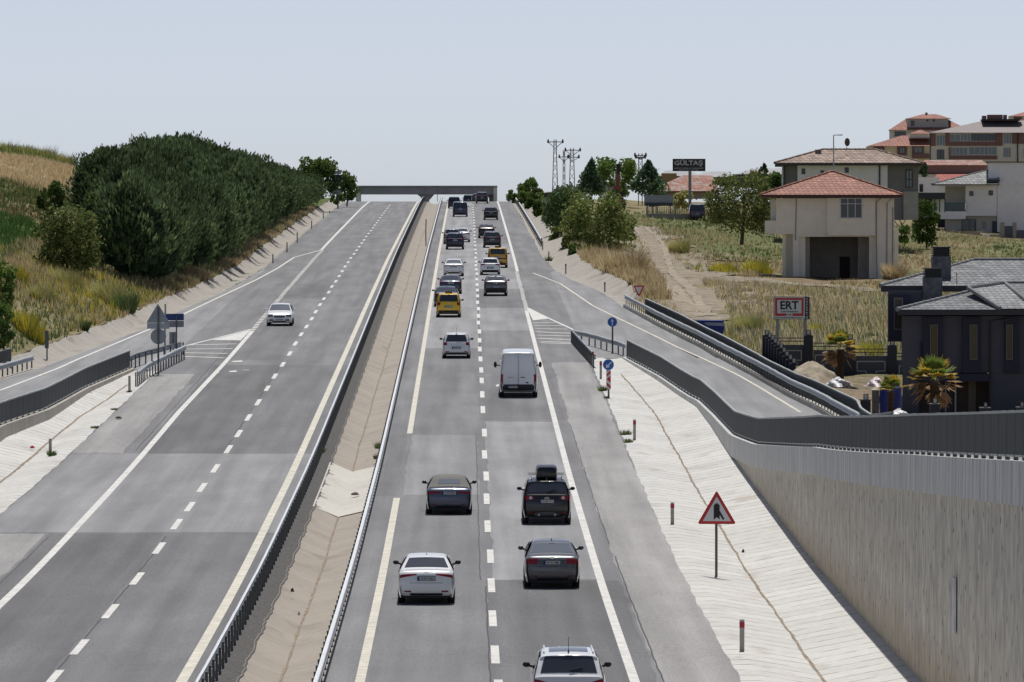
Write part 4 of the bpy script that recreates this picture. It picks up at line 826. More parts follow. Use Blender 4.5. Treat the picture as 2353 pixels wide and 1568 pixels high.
# ---------------------------------------------------------------- vehicles
def paint(name, c, metal=.0, rough=.32): return mat('paint_' + name, c, rough, metal, coat=.8)
V_white, V_grey, V_slate, V_black = paint('white', (.92, .93, .94)), paint('grey', (.14, .145, .155), .35), paint('slate', (.06, .075, .105), .35), paint('black', (.012, .013, .016))
V_navy, V_silver, V_taxi, V_taxid = paint('navy', (.02, .022, .065), .2), paint('silver', (.42, .43, .45), .5), paint('taxi_yellow', (.92, .60, .03)), paint('taxi_amber', (.72, .40, .015))
V_dgrey, V_brown, V_petrol, V_bluegrey, V_char = paint('dark_grey', (.06, .063, .07), .3), paint('dark_brown', (.03, .022, .022), .2), paint('petrol', (.018, .035, .045), .2), paint('blue_grey', (.10, .12, .17), .35), paint('charcoal', (.028, .03, .036), .2)
M_glass = mat('car_glass', (.042, .052, .07), .04, spec=.7); M_glasslt = mat('car_glass_sky_tint', (.13, .15, .18), .05, spec=.8)  # base colours raised to stand in for the sky's reflection
M_tail = mat('tail_light_red', (.32, .012, .015), .18, coat=.6); M_taild = mat('tail_light_dark', (.16, .008, .012), .18, coat=.6); M_lampc = mat('clear_lamp', (.55, .56, .57), .12, coat=.5)
M_tyre = mat('tyre_rubber', (.016, .016, .017), .85); M_rim = mat('alloy_rim', (.32, .33, .34), .35, .7); M_trim = mat('bumper_plastic', (.022, .023, .025), .6)
M_plate = mat('plate_white', (.62, .63, .64), .5); M_pblue = mat('plate_blue', (.02, .05, .3), .5); M_chrome = mat('chrome', (.6, .61, .62), .15, .9); M_soft = mat('soft_top_fabric', (.185, .18, .165), .95, var=.06, vscale=6)
M_rail = mat('roof_rail', (.45, .46, .47), .3, .6); M_skid = mat('skid_plate', (.2, .2, .21), .4, .5)
SHAPES = {  # y from the rear, z from the ground; length 1 unit scaled later
 'sedan': dict(L=4.6, W=1.78, H=1.44, pr=[(.14, .26), (.05, .36), (.0, .52), (.01, .70), (.06, .90), (.13, .99), (.22, 1.035), (.72, 1.075), (1.42, 1.36), (1.85, 1.43), (2.4, 1.44), (2.95, 1.385), (3.62, 1.0), (4.25, .88), (4.5, .72), (4.6, .5), (4.52, .26)], rw=(7.12, 8.0), ws=(11.1, 11.95), roof=.70, belt=1.0, deck=5.6, ax=.98, fx=3.65),
 'hatch': dict(L=4.25, W=1.77, H=1.48, pr=[(.16, .27), (.05, .38), (.0, .55), (.03, .75), (.10, .97), (.17, 1.03), (.46, 1.36), (.52, 1.42), (.95, 1.465), (1.6, 1.48), (2.2, 1.45), (3.1, 1.02), (3.85, .9), (4.12, .74), (4.25, .5), (4.18, .27)], rw=(5.1, 6.35), ws=(10.1, 10.95), roof=.72, belt=.98, deck=99, ax=.78, fx=3.4),
 'wagon': dict(L=4.2, W=1.72, H=1.49, pr=[(.14, .27), (.04, .38), (.0, .52), (.03, .72), (.09, .92), (.13, .98), (.36, 1.38), (.42, 1.44), (.9, 1.485), (1.6, 1.49), (2.2, 1.46), (3.1, 1.02), (3.8, .9), (4.08, .74), (4.2, .5), (4.12, .27)], rw=(5.1, 6.5), ws=(10.1, 10.95), roof=.74, belt=.98, deck=99, ax=.78, fx=3.35),
 'suv': dict(L=4.5, W=1.84, H=1.67, pr=[(.18, .30), (.06, .42), (.0, .60), (.02, .85), (.09, 1.07), (.14, 1.12), (.42, 1.50), (.46, 1.575), (1.0, 1.645), (1.7, 1.67), (2.3, 1.63), (3.15, 1.15), (4.05, 1.02), (4.35, .85), (4.5, .6), (4.42, .3)], rw=(5.15, 6.6), ws=(10.1, 10.95), roof=.73, belt=1.08, deck=99, ax=.85, fx=3.55),
 'coupe_suv': dict(L=4.55, W=1.84, H=1.60, pr=[(.18, .30), (.06, .42), (.0, .62), (.02, .88), (.09, 1.08), (.15, 1.13), (.75, 1.45), (.9, 1.52), (1.4, 1.585), (1.9, 1.60), (2.4, 1.56), (3.2, 1.12), (4.05, 1.0), (4.4, .84), (4.55, .6), (4.46, .3)], rw=(5.2, 6.4), ws=(10.1, 10.95), roof=.72, belt=1.06, deck=99, ax=.88, fx=3.6),
 'mpv': dict(L=4.5, W=1.76, H=1.69, pr=[(.16, .28), (.05, .40), (.0, .56), (.03, .80), (.08, 1.02), (.11, 1.08), (.30, 1.56), (.35, 1.62), (.9, 1.68), (1.7, 1.69), (2.4, 1.65), (3.3, 1.14), (4.05, .98), (4.35, .8), (4.5, .55), (4.42, .28)], rw=(5.1, 6.5), ws=(10.1, 10.95), roof=.78, belt=1.05, deck=99, ax=.8, fx=3.55),
 'minivan': dict(L=4.4, W=1.83, H=1.82, pr=[(.12, .28), (.03, .40), (.0, .56), (.01, .85), (.03, 1.10), (.05, 1.18), (.14, 1.66), (.18, 1.74), (.7, 1.81), (1.7, 1.82), (2.5, 1.78), (3.25, 1.2), (3.95, 1.05), (4.25, .85), (4.4, .55), (4.3, .28)], rw=(5.1, 6.5), ws=(10.1, 10.95), roof=.84, belt=1.12, deck=99, ax=.75, fx=3.4),
 'van': dict(L=5.6, W=2.05, H=2.50, pr=[(.10, .34), (.02, .46), (.0, .62), (.0, .9), (.0, 1.2), (.01, 1.5), (.04, 2.0), (.08, 2.28), (.16, 2.42), (.5, 2.48), (2.5, 2.5), (3.9, 2.44), (4.55, 1.95), (4.95, 1.35), (5.4, 1.18), (5.6, .8), (5.52, .34)], rw=None, ws=(12.0, 12.9), roof=.80, belt=1.35, deck=99, ax=1.0, fx=4.3),
}
def smooth_profile(pr, sub=5):
    P = np.array(pr, float); out = []; T = []
    for i in range(len(P) - 1):
        p0, p1, p2, p3 = P[max(i - 1, 0)], P[i], P[i + 1], P[min(i + 2, len(P) - 1)]; d = np.linalg.norm(p2 - p1)
        m1 = (p2 - p0) / (np.linalg.norm(p2 - p1) + np.linalg.norm(p1 - p0) + 1e-9) * d; m2 = (p3 - p1) / (np.linalg.norm(p3 - p2) + np.linalg.norm(p2 - p1) + 1e-9) * d
        for k in range(sub):
            t = k / sub; h = (2 * t**3 - 3 * t**2 + 1, t**3 - 2 * t**2 + t, -2 * t**3 + 3 * t**2, t**3 - t**2); out.append(h[0] * p1 + h[1] * m1 * .8 + h[2] * p2 + h[3] * m2 * .8); T.append(i + t)
    out.append(P[-1]); T.append(len(P) - 1); return np.array(out), np.array(T)
class Skin:
    def __init__(s, shape, L=None, W=None, H=None):
        d = SHAPES[shape]; s.d = d; s.L, s.W, s.H = L or d['L'], W or d['W'], H or d['H']
        s.sy, s.sz = s.L / d['L'], s.H / d['H']; P = np.array(d['pr']) * np.array([s.sy, s.sz]); s.P, s.T = smooth_profile(P); s.belt = d['belt'] * s.sz
        dP = np.gradient(s.P, axis=0); n = np.stack([-dP[:, 1], dP[:, 0]], 1); s.Nn = n / (np.linalg.norm(n, axis=1, keepdims=True) + 1e-9)
    def hw(s, y, z):
        zb = s.belt; lo = np.interp(z, [.2, .34, .58, zb * .8, zb], [.93, .965, 1.0, .995, .97]); up = .97 - (.97 - s.d['roof']) * np.clip((z - zb) / (s.H - zb), 0, 1) ** 1.15
        t = np.where(np.asarray(z) > zb, up, lo); e = .62
        pl = 1 - .075 * np.clip(1 - y / e, 0, 1) ** 2 - .13 * np.clip(1 - (s.L - y) / .9, 0, 1) ** 2
        return s.W / 2 * t * pl
    def pn(s, t): return (np.interp(t, s.T, s.P[:, 0]), np.interp(t, s.T, s.P[:, 1])), (np.interp(t, s.T, s.Nn[:, 0]), np.interp(t, s.T, s.Nn[:, 1]))
    def pt(s, t, u, off=0.):
        (y, z), (ny, nz) = s.pn(t); a = abs(u); e = max(0., (a - .8) / .2); r = .075; ins = r * (1 - math.sqrt(max(0., 1 - e * e))) if e > 0 else 0
        bow = .07 * u * u * abs(ny) * (1 if ny < 0 else -1) + 0.; crownz = -.035 * u * u * max(nz, 0)
        x = float(s.hw(y, z)) * u
        return (x, y + ny * (off - ins) + bow, z + nz * (off - ins) + crownz)
    def t_at(s, z):                                       # on the tail: profile parameter at a height
        k = int(np.argmax(s.T >= (s.d['rw'][0] if s.d['rw'] else 8))) if s.d['deck'] > 50 else int(np.argmax(s.T >= 6))
        return float(np.interp(z, s.P[:k, 1], s.T[:k]))
    def body(s):
        b = MB(); nt, nu = len(s.T), 16; us = np.array([-1, -.97, -.92, -.86, -.75, -.55, -.3, 0, .3, .55, .75, .86, .92, .97, 1])
        V = [s.pt(t, u) for t in s.T for u in us]; n = len(us)
        b.add(V, [(i * n + j, i * n + j + 1, (i + 1) * n + j + 1, (i + 1) * n + j) for i in range(nt - 1) for j in range(n - 1)])
        ys = np.linspace(.03, s.L - .04, 34); o = np.argsort(s.P[:, 0]); env = []
        for y in ys:
            k = np.abs(s.P[:, 0] - y); zz = [s.P[i, 1] + (s.P[i + 1, 1] - s.P[i, 1]) * (y - s.P[i, 0]) / (s.P[i + 1, 0] - s.P[i, 0] + 1e-9) for i in range(len(s.P) - 1) if (s.P[i, 0] - y) * (s.P[i + 1, 0] - y) <= 0]
            env.append(max(zz) if zz else .3)
        zlow = max(.2, s.P[0, 1] - .05)
        for sg in (-1, 1):
            V = []; m = 9
            for y, zt in zip(ys, env):
                zt = max(zt - .085, zlow + .02)
                for j in range(m + 1):
                    z = zlow + (zt - zlow) * j / m; V.append((sg * (float(s.hw(y, z)) - .0), y, z))
            b.add(V, [(i * (m + 1) + j, i * (m + 1) + j + 1, (i + 1) * (m + 1) + j + 1, (i + 1) * (m + 1) + j) for i in range(len(ys) - 1) for j in range(m)])
        s.ys, s.env, s.zlow = ys, np.array(env), zlow
        b.mi = 1; hwb = s.W * .44; b.box2(-hwb, hwb, .2, s.L - .2, zlow - .01, zlow + .03)
        return b
    def patch(s, t0, t1, u0, u1, off=.006, nu=8, nt=6, taper=None, skirt=.03):
        b = MB(); V = []
        def f(i, j):
            tt = i / nt; t = t0 + (t1 - t0) * tt; k = 1 if taper is None else 1 + (taper - 1) * tt; a, c = u0 * k, u1 * k
            return t, a + (c - a) * j / nu
        for i in range(nt + 1):
            for j in range(nu + 1): V.append(s.pt(*f(i, j), off))
        fs = [(i * (nu + 1) + j, i * (nu + 1) + j + 1, (i + 1) * (nu + 1) + j + 1, (i + 1) * (nu + 1) + j) for i in range(nt) for j in range(nu)]
        ring = [(0, j) for j in range(nu)] + [(i, nu) for i in range(nt)] + [(nt, j) for j in range(nu, 0, -1)] + [(i, 0) for i in range(nt, 0, -1)]
        o = len(V); V += [s.pt(*f(i, j), off - skirt) for i, j in ring]; m = len(ring)
        for k in range(m):
            a, c = ring[k], ring[(k + 1) % m]; fs.append((a[0] * (nu + 1) + a[1], c[0] * (nu + 1) + c[1], o + (k + 1) % m, o + k))
        b.add(V, fs); return b
    def rear(s, u0, u1, zf0, zf1, off=.008, nu=8, nz=4, skirt=.03):   # patch on the tail; heights are functions of u
        b = MB(); V = []
        f = lambda i, j, of: s.pt(s.t_at(zf0(j / nu) + (zf1(j / nu) - zf0(j / nu)) * i / nz), u0 + (u1 - u0) * j / nu, of)
        for i in range(nz + 1):
            for j in range(nu + 1): V.append(f(i, j, off))
        fs = [(i * (nu + 1) + j, i * (nu + 1) + j + 1, (i + 1) * (nu + 1) + j + 1, (i + 1) * (nu + 1) + j) for i in range(nz) for j in range(nu)]
        ring = [(0, j) for j in range(nu)] + [(i, nu) for i in range(nz)] + [(nz, j) for j in range(nu, 0, -1)] + [(i, 0) for i in range(nz, 0, -1)]
        o = len(V); V += [f(i, j, off - skirt) for i, j in ring]; m = len(ring)
        for k in range(m):
            a, c = ring[k], ring[(k + 1) % m]; fs.append((a[0] * (nu + 1) + a[1], c[0] * (nu + 1) + c[1], o + (k + 1) % m, o + k))
        b.add(V, fs); return b
    def side(s, sg, y0, y1, z0, z1, off=.006, sl0=0., sl1=0., zcap=.1):
        b = MB(); n, m = 10, 5; V = []
        for i in range(n + 1):
            for j in range(m + 1):
                v = j / m; ya = y0 + sl0 * v; yb = y1 - sl1 * v; y = ya + (yb - ya) * i / n; zt = min(z1, float(np.interp(y, s.ys, s.env)) - zcap); z = z0 + (max(zt, z0 + .01) - z0) * v
                V.append((sg * (float(s.hw(y, z)) + off), y, z))
        b.add(V, [(i * (m + 1) + j, i * (m + 1) + j + 1, (i + 1) * (m + 1) + j + 1, (i + 1) * (m + 1) + j) for i in range(n) for j in range(m)]); return b
cst = lambda v: (lambda a: v)
lin = lambda a, b: (lambda t: a + (b - a) * t)
def emblem(sk, root, z, kind):
    if kind is None: return
    b = MB(); t = sk.t_at(z); y = sk.pt(t, 0, .012)[1]
    def ring(cx, cz, rx, rz, w=.012):
        n = 18; V = []
        for k in range(n):
            a = 2 * math.pi * k / n
            for q in (0, 1): V.append((cx + (rx - w * q) * math.cos(a), y, cz + (rz - w * q) * math.sin(a)))
        b.add(V, [(2 * k, 2 * k + 1, (2 * k + 3) % (2 * n), (2 * k + 2) % (2 * n)) for k in range(n)])
    def bar(x0, z0, x1, z1, w=.014):
        d = Vector((x1 - x0, 0, z1 - z0)).normalized(); p = Vector((d.z, 0, -d.x)) * w / 2; A, B = Vector((x0, y, z0)), Vector((x1, y, z1)); b.prism([A - p, A + p, B + p, B - p], (0, -.004, 0))
    if kind == 'rings4': [ring((k - 1.5) * .075, z, .05, .05) for k in range(4)]
    elif kind == 'oval_t': ring(0, z, .085, .058); ring(0, z, .03, .055); ring(0, z + .025, .055, .026)
    elif kind == 'vw': ring(0, z, .062, .062); bar(-.035, z + .045, -.012, z + .004); bar(.035, z + .045, .012, z + .004); bar(-.045, z + .03, -.02, z - .045); bar(.045, z + .03, .02, z - .045); bar(-.02, z - .045, 0, z); bar(.02, z - .045, 0, z)
    elif kind == 'oval': ring(0, z, .09, .042, .02)
    elif kind == 'oval_h': ring(0, z, .085, .045); bar(-.035, z - .03, -.02, z + .03); bar(.035, z + .03, .02, z - .03); bar(-.03, z - .008, .03, z + .008)
    elif kind == 'diamond': bar(0, z + .07, .045, z); bar(.045, z, 0, z - .07); bar(0, z - .07, -.045, z); bar(-.045, z, 0, z + .07)
    elif kind == 'round': ring(0, z, .05, .05, .018)
    o = b.build('emblem', M_chrome, root)
def car(name, label, cat, px, py, shape, body, plate, L=None, W=None, H=None, tail=('wide', .80, .95), pz=.78, plate_u=0, trim=None, mir=None, emb='round', ez=None, rails=False, fin=True, group='vehicles driving uphill on the right carriageway', glass=None, front=False, softtop=False, lanebias=0, face=1, wiper=True, at=None, spoiler=True, tz=None, extra=None, mirw=.0):
    sk = Skin(shape, L, W, H); d = sk.d; gx, gyy, gz = at or G(px, py)
    grade = float(zr(gyy + 3) - zr(gyy)) / 3 if not at else 0
    root = thing(name, label, cat, (gx, gyy, gz + .012), 0, group)
    ax, fx = d['ax'] * sk.sy, d['fx'] * sk.sy
    if front: root.location.y = gyy + (sk.L - fx); root.rotation_euler = (-grade, 0, math.pi); root.location.y += fx; root.location.z += grade * sk.L
    else: root.rotation_euler = (grade, 0, 0); root.location.y = gyy - ax; root.location.z -= grade * ax
    glass = glass or M_glass
    body_o = sk.body().build('body', [body, M_trim], root, smooth='auto')
    if d['rw']:
        a, c = d['rw']; o = sk.patch(a, c, -.83, .83, .007, taper=.97).build('rear_window', glass, root, smooth='auto')
        if wiper and shape != 'sedan':
            b = MB(); p0, p1 = Vector(sk.pt(a + .1, .02, .02)), Vector(sk.pt(a + .28, .42, .02)); b.tube([p0, p1], .014, 5); b.build('wiper', M_black, o)
    a, c = d['ws']; sk.patch(a, c, -.86, .86, .007).build('windscreen', glass if not front else M_glasslt, root, smooth='auto')
    zb = sk.belt
    yr = np.interp((d['rw'] or (6, 7))[1], sk.T, sk.P[:, 0]); yf = np.interp(d['ws'][0], sk.T, sk.P[:, 0])
    if shape != 'van':
        y0 = yr * .8 + (.25 if shape == 'sedan' else .2); ym = (y0 + yf) / 2 + .15
        for sg in (-1, 1):
            sk.side(sg, y0 - .15, ym - .04, zb + .03, sk.H - .13, sl0=.3).build('side_window', glass, root, smooth='auto'); sk.side(sg, ym + .04, yf + .55, zb + .03, sk.H - .13, sl1=.5).build('side_window', glass, root, smooth='auto')
    else:
        for sg in (-1, 1): sk.side(sg, 3.3, 4.55, 1.4, 2.05, sl1=.35).build('side_window', glass, root, smooth='auto')
    # lamps
    kind, z0, z1 = tail; z0 *= sk.sz; z1 *= sk.sz
    for sg in (-1, 1):
        def lampf(u0, u1, f0, f1, m=M_tail, nm='tail_light'): return sk.rear(sg * u0, sg * u1, f0, f1).build(nm, m, root, smooth='auto')
        if kind == 'wide': lampf(.52, .985, lin((z0 + z1) / 2, z0), cst(z1))
        elif kind == 'slash': lampf(.36, .985, lin(z1 - .035, z0), lin(z1, z1 - .01))
        elif kind == 'box': lampf(.56, .985, cst(z0), cst(z1))
        elif kind == 'corner': lampf(.72, .99, cst(z0), cst(z1))
        elif kind == 'thin': lampf(.42, .985, lin(z0 + .04, z0), cst(z1))
        elif kind == 'tall': lampf(.87, .995, cst(z0), cst(z1))
        elif kind == 'leaf': lampf(.5, .985, lin(z0 + .02, z0 + .03), lin(z0 + .07, z1))
        elif kind == 'kuga':
            o = lampf(.56, .985, lin(z0 + .03, z0), lin(z1 - .02, z1)); b = MB(); c_x = sg * .72; p = sk.pt(sk.t_at((z0 + z1) / 2), c_x, .02); b.tube([(p[0], p[1] - .01, p[2]), (p[0], p[1] + .02, p[2])], .062, 12); b.build('reversing_lamp', M_lampc, o)
        zf = sk.P[0, 1] + .12
        if shape != 'van': sk.rear(sg * .58, sg * .84, cst(zf), cst(zf + .045)).build('reflector', M_taild, root)
    if trim: sk.rear(-.985, .985, cst(sk.P[0, 1] + .01), cst(trim), .006, 14).build('bumper', M_trim, root, smooth='auto')
    if d['rw'] and spoiler: sk.rear
    b = MB(); b.box((0, 0, 0), (.18, .02, .025)); o = b.build('brake_lamp', M_taild, root); tt = (d['rw'] or (7, 7.5))[1] + (.12 if shape != 'sedan' else -.08); o.location = sk.pt(tt, 0, .0)
    # plate with its blue band and characters
    if not front:
        t = sk.t_at(pz); y = sk.pt(t, plate_u, .014)[1] - .012; xx = float(sk.hw(.1, pz)) * plate_u
        b = MB(); b.box((xx, y, pz), (.52, .016, .112)); b.mi = 1; b.box((xx - .235, y - .003, pz), (.05, .016, .112)); pl = b.build('licence_plate', [M_plate, M_pblue], root)
        text(plate, .40, .072, M_text, pl, (xx + .02, y - .012, pz), 'plate_number', bold=.012)
        b = MB(); b.box((xx, y + .012, pz), (.56, .02, .145)); b.build('plate_recess', M_trim, root)
        emblem(sk, root, ez or (pz + .17), emb)
    # mirrors
    ymir = np.interp(d['ws'][1], sk.T, sk.P[:, 0]) - .38; zm = zb + .06 + (.0 if shape != 'van' else .12)
    for sg in (-1, 1):
        b = MB(); xw = float(sk.hw(ymir, zm)); hs = (.095, .06, .07) if shape != 'van' else (.09, .08, .17)
        b.ball((sg * (xw + .135 + mirw), ymir, zm + .03), hs, 10, 6); b.tube([(sg * (xw - .04), ymir + .03, zm - .02), (sg * (xw + .1 + mirw), ymir + .02, zm + .0)], .03, 6); b.build('mirror', mir or M_black, root, smooth='auto')
    # wheels
    rw_ = .33 if shape in ('sedan', 'hatch', 'wagon') else .36
    for y in (ax, fx):
        for sg in (-1, 1):
            xo = float(sk.hw(y, .4)) + .004; b = MB(); b.tube([(sg * (xo - .12), y, rw_ + .015), (sg * (xo), y, rw_ + .015)], rw_ + .05, 20); b.build('wheel_arch', M_trim, root)
            b = MB(); xi = xo - .225; pr = [(0, rw_ - .04), (.02, rw_ - .008), (.05, rw_), (.18, rw_), (.21, rw_ - .008), (.236, rw_ - .05), (.236, .2), (0, .2)]
            b.loft([[(sg * (xi + a), y + r * math.cos(2 * math.pi * k / 22), rw_ + r * math.sin(2 * math.pi * k / 22)) for a, r in pr] for k in range(23)], True, False); w_ = b.build('wheel', M_tyre, root, smooth='auto')
            b = MB(); b.tube([(sg * (xi + .1), y, rw_), (sg * (xi + .225), y, rw_)], .205, 16)
            for k in range(5): an = 2 * math.pi * k / 5; b.box((sg * (xi + .228), y + .1 * math.cos(an), rw_ + .1 * math.sin(an)), (.02, .05, .05))
            b.build('rim', M_rim, w_)
    b = MB(); b.tube([(-sk.W * .4, ax, rw_), (sk.W * .4, ax, rw_)], .05, 6); b.build('axle', M_black, root)
    if fin:
        b = MB(); tr = (d['rw'] or (7, 9))[1] + 1.0; p = Vector(sk.pt(tr, 0, 0)); b.loft([[(p.x - .025, p.y - .09, p.z - .02), (p.x + .025, p.y - .09, p.z - .02), (p.x + .025, p.y + .1, p.z - .02), (p.x - .025, p.y + .1, p.z - .02)], [(p.x - .008, p.y - .085, p.z + .075), (p.x + .008, p.y - .085, p.z + .075), (p.x + .008, p.y - .03, p.z + .07), (p.x - .008, p.y - .03, p.z + .07)]]); b.build('antenna', body if fin != 'rod' else M_black, root)
        if fin == 'rod': 
            b = MB(); b.tube([(p.x, p.y, p.z), (p.x, p.y - .12, p.z + .38)], .007, 5); b.build('antenna_rod', M_black, root)
    if rails:
        for sg in (-1, 1):
            b = MB(); tA, tB = (d['rw'] or (7, 9))[1] + .9, d['ws'][0] - .25; b.tube([sk.pt(tA, sg * .86, .0), sk.pt(tA + .15, sg * .87, .055), sk.pt((tA + tB) / 2, sg * .87, .06), sk.pt(tB - .15, sg * .87, .055), sk.pt(tB, sg * .86, .0)], .022, 6); b.build('roof_rail', rails if rails is not True else M_rail, root, smooth=True)
    if softtop:
        sk.patch(d['rw'][0] - .35, d['ws'][0] - .1, -.97, .97, .016, nu=14, nt=16).build('soft_top', M_soft, root, smooth='auto')
        o = [c for c in root.children if c.name.startswith('rear_window')][0]; me = sk.patch(d['rw'][0] + .14, d['rw'][1] - .22, -.55, .55, .026).build('rear_window', M_glasslt, root, smooth='auto'); bpy.data.objects.remove(o); me.name = 'rear_window'
    if shape == 'sedan': sk.rear(-.62, .62, cst(sk.P[0, 1] + .012), cst(sk.P[0, 1] + .085), .008, 10).build('diffuser', M_trim, root, smooth='auto')
    if extra: extra(sk, root)
    return root
def skid(sk, root):
    z = sk.P[0, 1]; o = sk.rear(-.55, .55, cst(z + .03), lambda t: z + .17 - .06 * abs(2 * t - 1) ** 2, .016, 10).build('skid_plate', M_skid, root, smooth='auto')
    for sg in (-1, 1):
        b = MB(); p = sk.pt(sk.t_at(z + .07), sg * .36, .02); b.tube([(p[0], p[1] - .03, p[2]), (p[0], p[1] + .08, p[2])], .045, 10); b.build('exhaust', M_rim, root)
def chrome_bar(sk, root): sk.rear(-.6, .6, cst(sk.P[0, 1] + .04), cst(sk.P[0, 1] + .1), .014).build('bumper_insert', M_skid, root)
def taxi_sign(sk, root):
    b = MB(); p = sk.pt(sk.d['rw'][1] + 1.6, 0, 0); b.loft([[(-.26, p[1] - .09, p[2] - .01), (.26, p[1] - .09, p[2] - .01), (.26, p[1] + .09, p[2] - .01), (-.26, p[1] + .09, p[2] - .01)], [(-.22, p[1] - .05, p[2] + .14), (.22, p[1] - .05, p[2] + .14), (.22, p[1] + .05, p[2] + .14), (-.22, p[1] + .05, p[2] + .14)]]); o = b.build('taxi_sign', mat('taxi_sign_dark', (.08, .05, .012), .4), root)
    text('TAKSİ', .34, .08, V_taxi, o, (0, p[1] - .08, p[2] + .06), 'taxi_lettering', rot=(math.pi / 2 - .28, 0, 0))
def deckline(z): 
    def f(sk, root): sk.rear(-.62, .62, cst(z), cst(z + .012), .004).build('lid_seam', M_black, root)
    return f

def box_kuga(sk, root):
    chain = skid(sk, root)
    p = sk.pt(9.3, 0, 0)
    for yy in (p[1] - .35, p[1] + .55):
        b = MB(); b.box((0, yy, p[2] + .09), (1.36, .07, .03)); b.build('cross_bar', M_rail, root)
def roof_glass(sk, root):
    sk.patch(7.75, 9.9, -.70, .70, .006, nu=8, nt=8).build('roof_glass', M_glasslt, root, smooth='auto')
car('suv_car', 'white crossover with a grey glass roof at the bottom edge of the picture', 'car', 1306, 1652, 'suv', V_white, '34 KR 273', W=1.82, H=1.66, tail=('leaf', .84, 1.04), pz=.66, emb='oval_h', ez=.90, rails=V_white, fin='rod', extra=roof_glass, trim=.5)
car('sedan_car', 'grey sedan in the right lane behind the white crossover ahead of it', 'car', 1268, 1349, 'sedan', V_grey, '34 TC 4481', W=1.80, H=1.46, tail=('box', .78, .955), pz=.84, emb='vw', ez=.97, glass=M_glasslt, mir=V_char, extra=deckline(.70))['label'] = 'grey sedan with red corner lamps in the right lane below the black roof box car'
car('sedan_car', 'white sedan with dark rear window nearest the camera in the left lane', 'car', 980, 1385, 'sedan', V_white, '34 EOY 856', W=1.79, H=1.45, tail=('slash', .82, .94), pz=.80, emb='oval_t', ez=.945, mir=M_black, extra=deckline(.66))
car('suv_car', 'black compact crossover carrying a black roof box on silver bars', 'car', 1256, 1203, 'suv', V_black, '22 BH 773', W=1.84, H=1.70, tail=('kuga', .90, 1.06), pz=.87, emb='oval', ez=.985, rails=True, trim=.52, extra=box_kuga)
car('convertible_car', 'blue grey convertible with its grey fabric roof closed', 'car', 1032, 1180, 'sedan', V_bluegrey, '34 ATU 859', L=4.42, W=1.79, H=1.41, tail=('thin', .80, .91), pz=.83, emb='rings4', ez=.95, softtop=True, fin=False, mir=V_black)
def vanx(sk, root):
    b = MB(); b.box2(-.006, .006, -.02, .0, .62, 2.3); b.build('door_seam', M_trim, root); 
    sk.rear(-.99, .99, cst(.36), cst(.70), .012, 14).build('bumper', M_trim, root, smooth='auto')
    b = MB(); b.box((.23, -.012, 1.07), (.22, .03, .035)); b.build('door_handle', M_black, root)
    b = MB(); b.box((-.42, -.008, 1.07), (.32, .006, .02)); b.build('model_lettering', M_skid, root)
    for sg in (-1, 1):
        for z in (.78, 1.88):
            b = MB(); b.box((sg * .9, -.0, z), (.05, .04, .12)); b.build('hinge', M_rim, root)
        b = MB(); p = sk.pt(sk.t_at(.66), sg * .87, .02); b.ball(p, (.07, .03, .05)); b.build('fog_lamp', M_lampc, root)
        b = MB(); b.box((sg * .12, .06, 2.36), (.12, .03, .03)); b.build('high_brake_lamp', M_tail, root)
    b = MB(); n = 16; y = -.014; V = [(.46 + .085 * math.cos(2 * math.pi * k / n), y, .79 + .035 * math.sin(2 * math.pi * k / n)) for k in range(n)]; b.prism(V, (0, .01, 0)); b.build('oval_badge', M_pblue, root)
car('panel_van', 'tall white panel van with closed rear doors in the right lane', 'van', 1191, 912, 'van', V_white, '34 TCD 41', L=5.55, W=2.06, H=2.46, tail=('tall', .74, 1.26), pz=.56, plate_u=-.32, emb=None, fin=False, trim=None, extra=vanx, mirw=.1, wiper=False)
car('estate_car', 'white small estate car with red corner lamps alone in the left lane', 'car', 1049, 823, 'wagon', V_white, '43 DB 214', W=1.72, H=1.50, tail=('corner', .80, 1.0), pz=.64, emb='diamond', ez=.93, rails=V_white, fin='rod', trim=.36)
car('taxi_car', 'bright yellow taxi people carrier with a dark rear window', 'taxi', 1031, 729, 'mpv', V_taxi, '34 TBL 63', W=1.78, H=1.69, tail=('corner', .86, 1.12), pz=.77, emb='diamond', ez=1.0, rails=V_taxi, trim=.50, fin=False, extra=lambda s, r: (taxi_sign(s, r), chrome_bar(s, r)))
car('sedan_car', 'dark blue sedan partly hidden behind the yellow taxi people carrier', 'car', 1025.5, 704, 'sedan', V_petrol, '34 HB 912', L=4.7, W=1.84, H=1.45, tail=('thin', .84, .94), pz=.80, emb='round', ez=.98)
car('sedan_car', 'slate blue sedan just ahead of the partly hidden dark blue sedan', 'car', 1035.5, 675, 'sedan', V_slate, '41 FN 540', W=1.80, H=1.44, tail=('wide', .82, .97), pz=.86, emb='oval_t', ez=.99)
car('sedan_car', 'silvery white sedan with a pale rear window ahead of the slate one', 'car', 1042.5, 634.5, 'sedan', V_white, '34 VLC 88', W=1.78, H=1.45, tail=('slash', .84, .95), pz=.85, emb='oval_t', ez=.97, glass=M_glasslt)
car('suv_car', 'grey coupe style crossover with a bright belt line in the right lane', 'car', 1139, 680, 'coupe_suv', V_grey, '34 FT 3305', W=1.86, H=1.61, tail=('thin', .98, 1.09), pz=.72, emb='rings4', ez=1.0, trim=.62, extra=chrome_bar)
car('hatchback_car', 'white hatchback with slanted red lamps beside the amber taxi van', 'car', 1126.5, 632, 'hatch', V_white, '59 AF 306', W=1.76, H=1.47, tail=('wide', .84, 1.0), pz=.62, emb='oval_h', ez=.92, trim=.44)
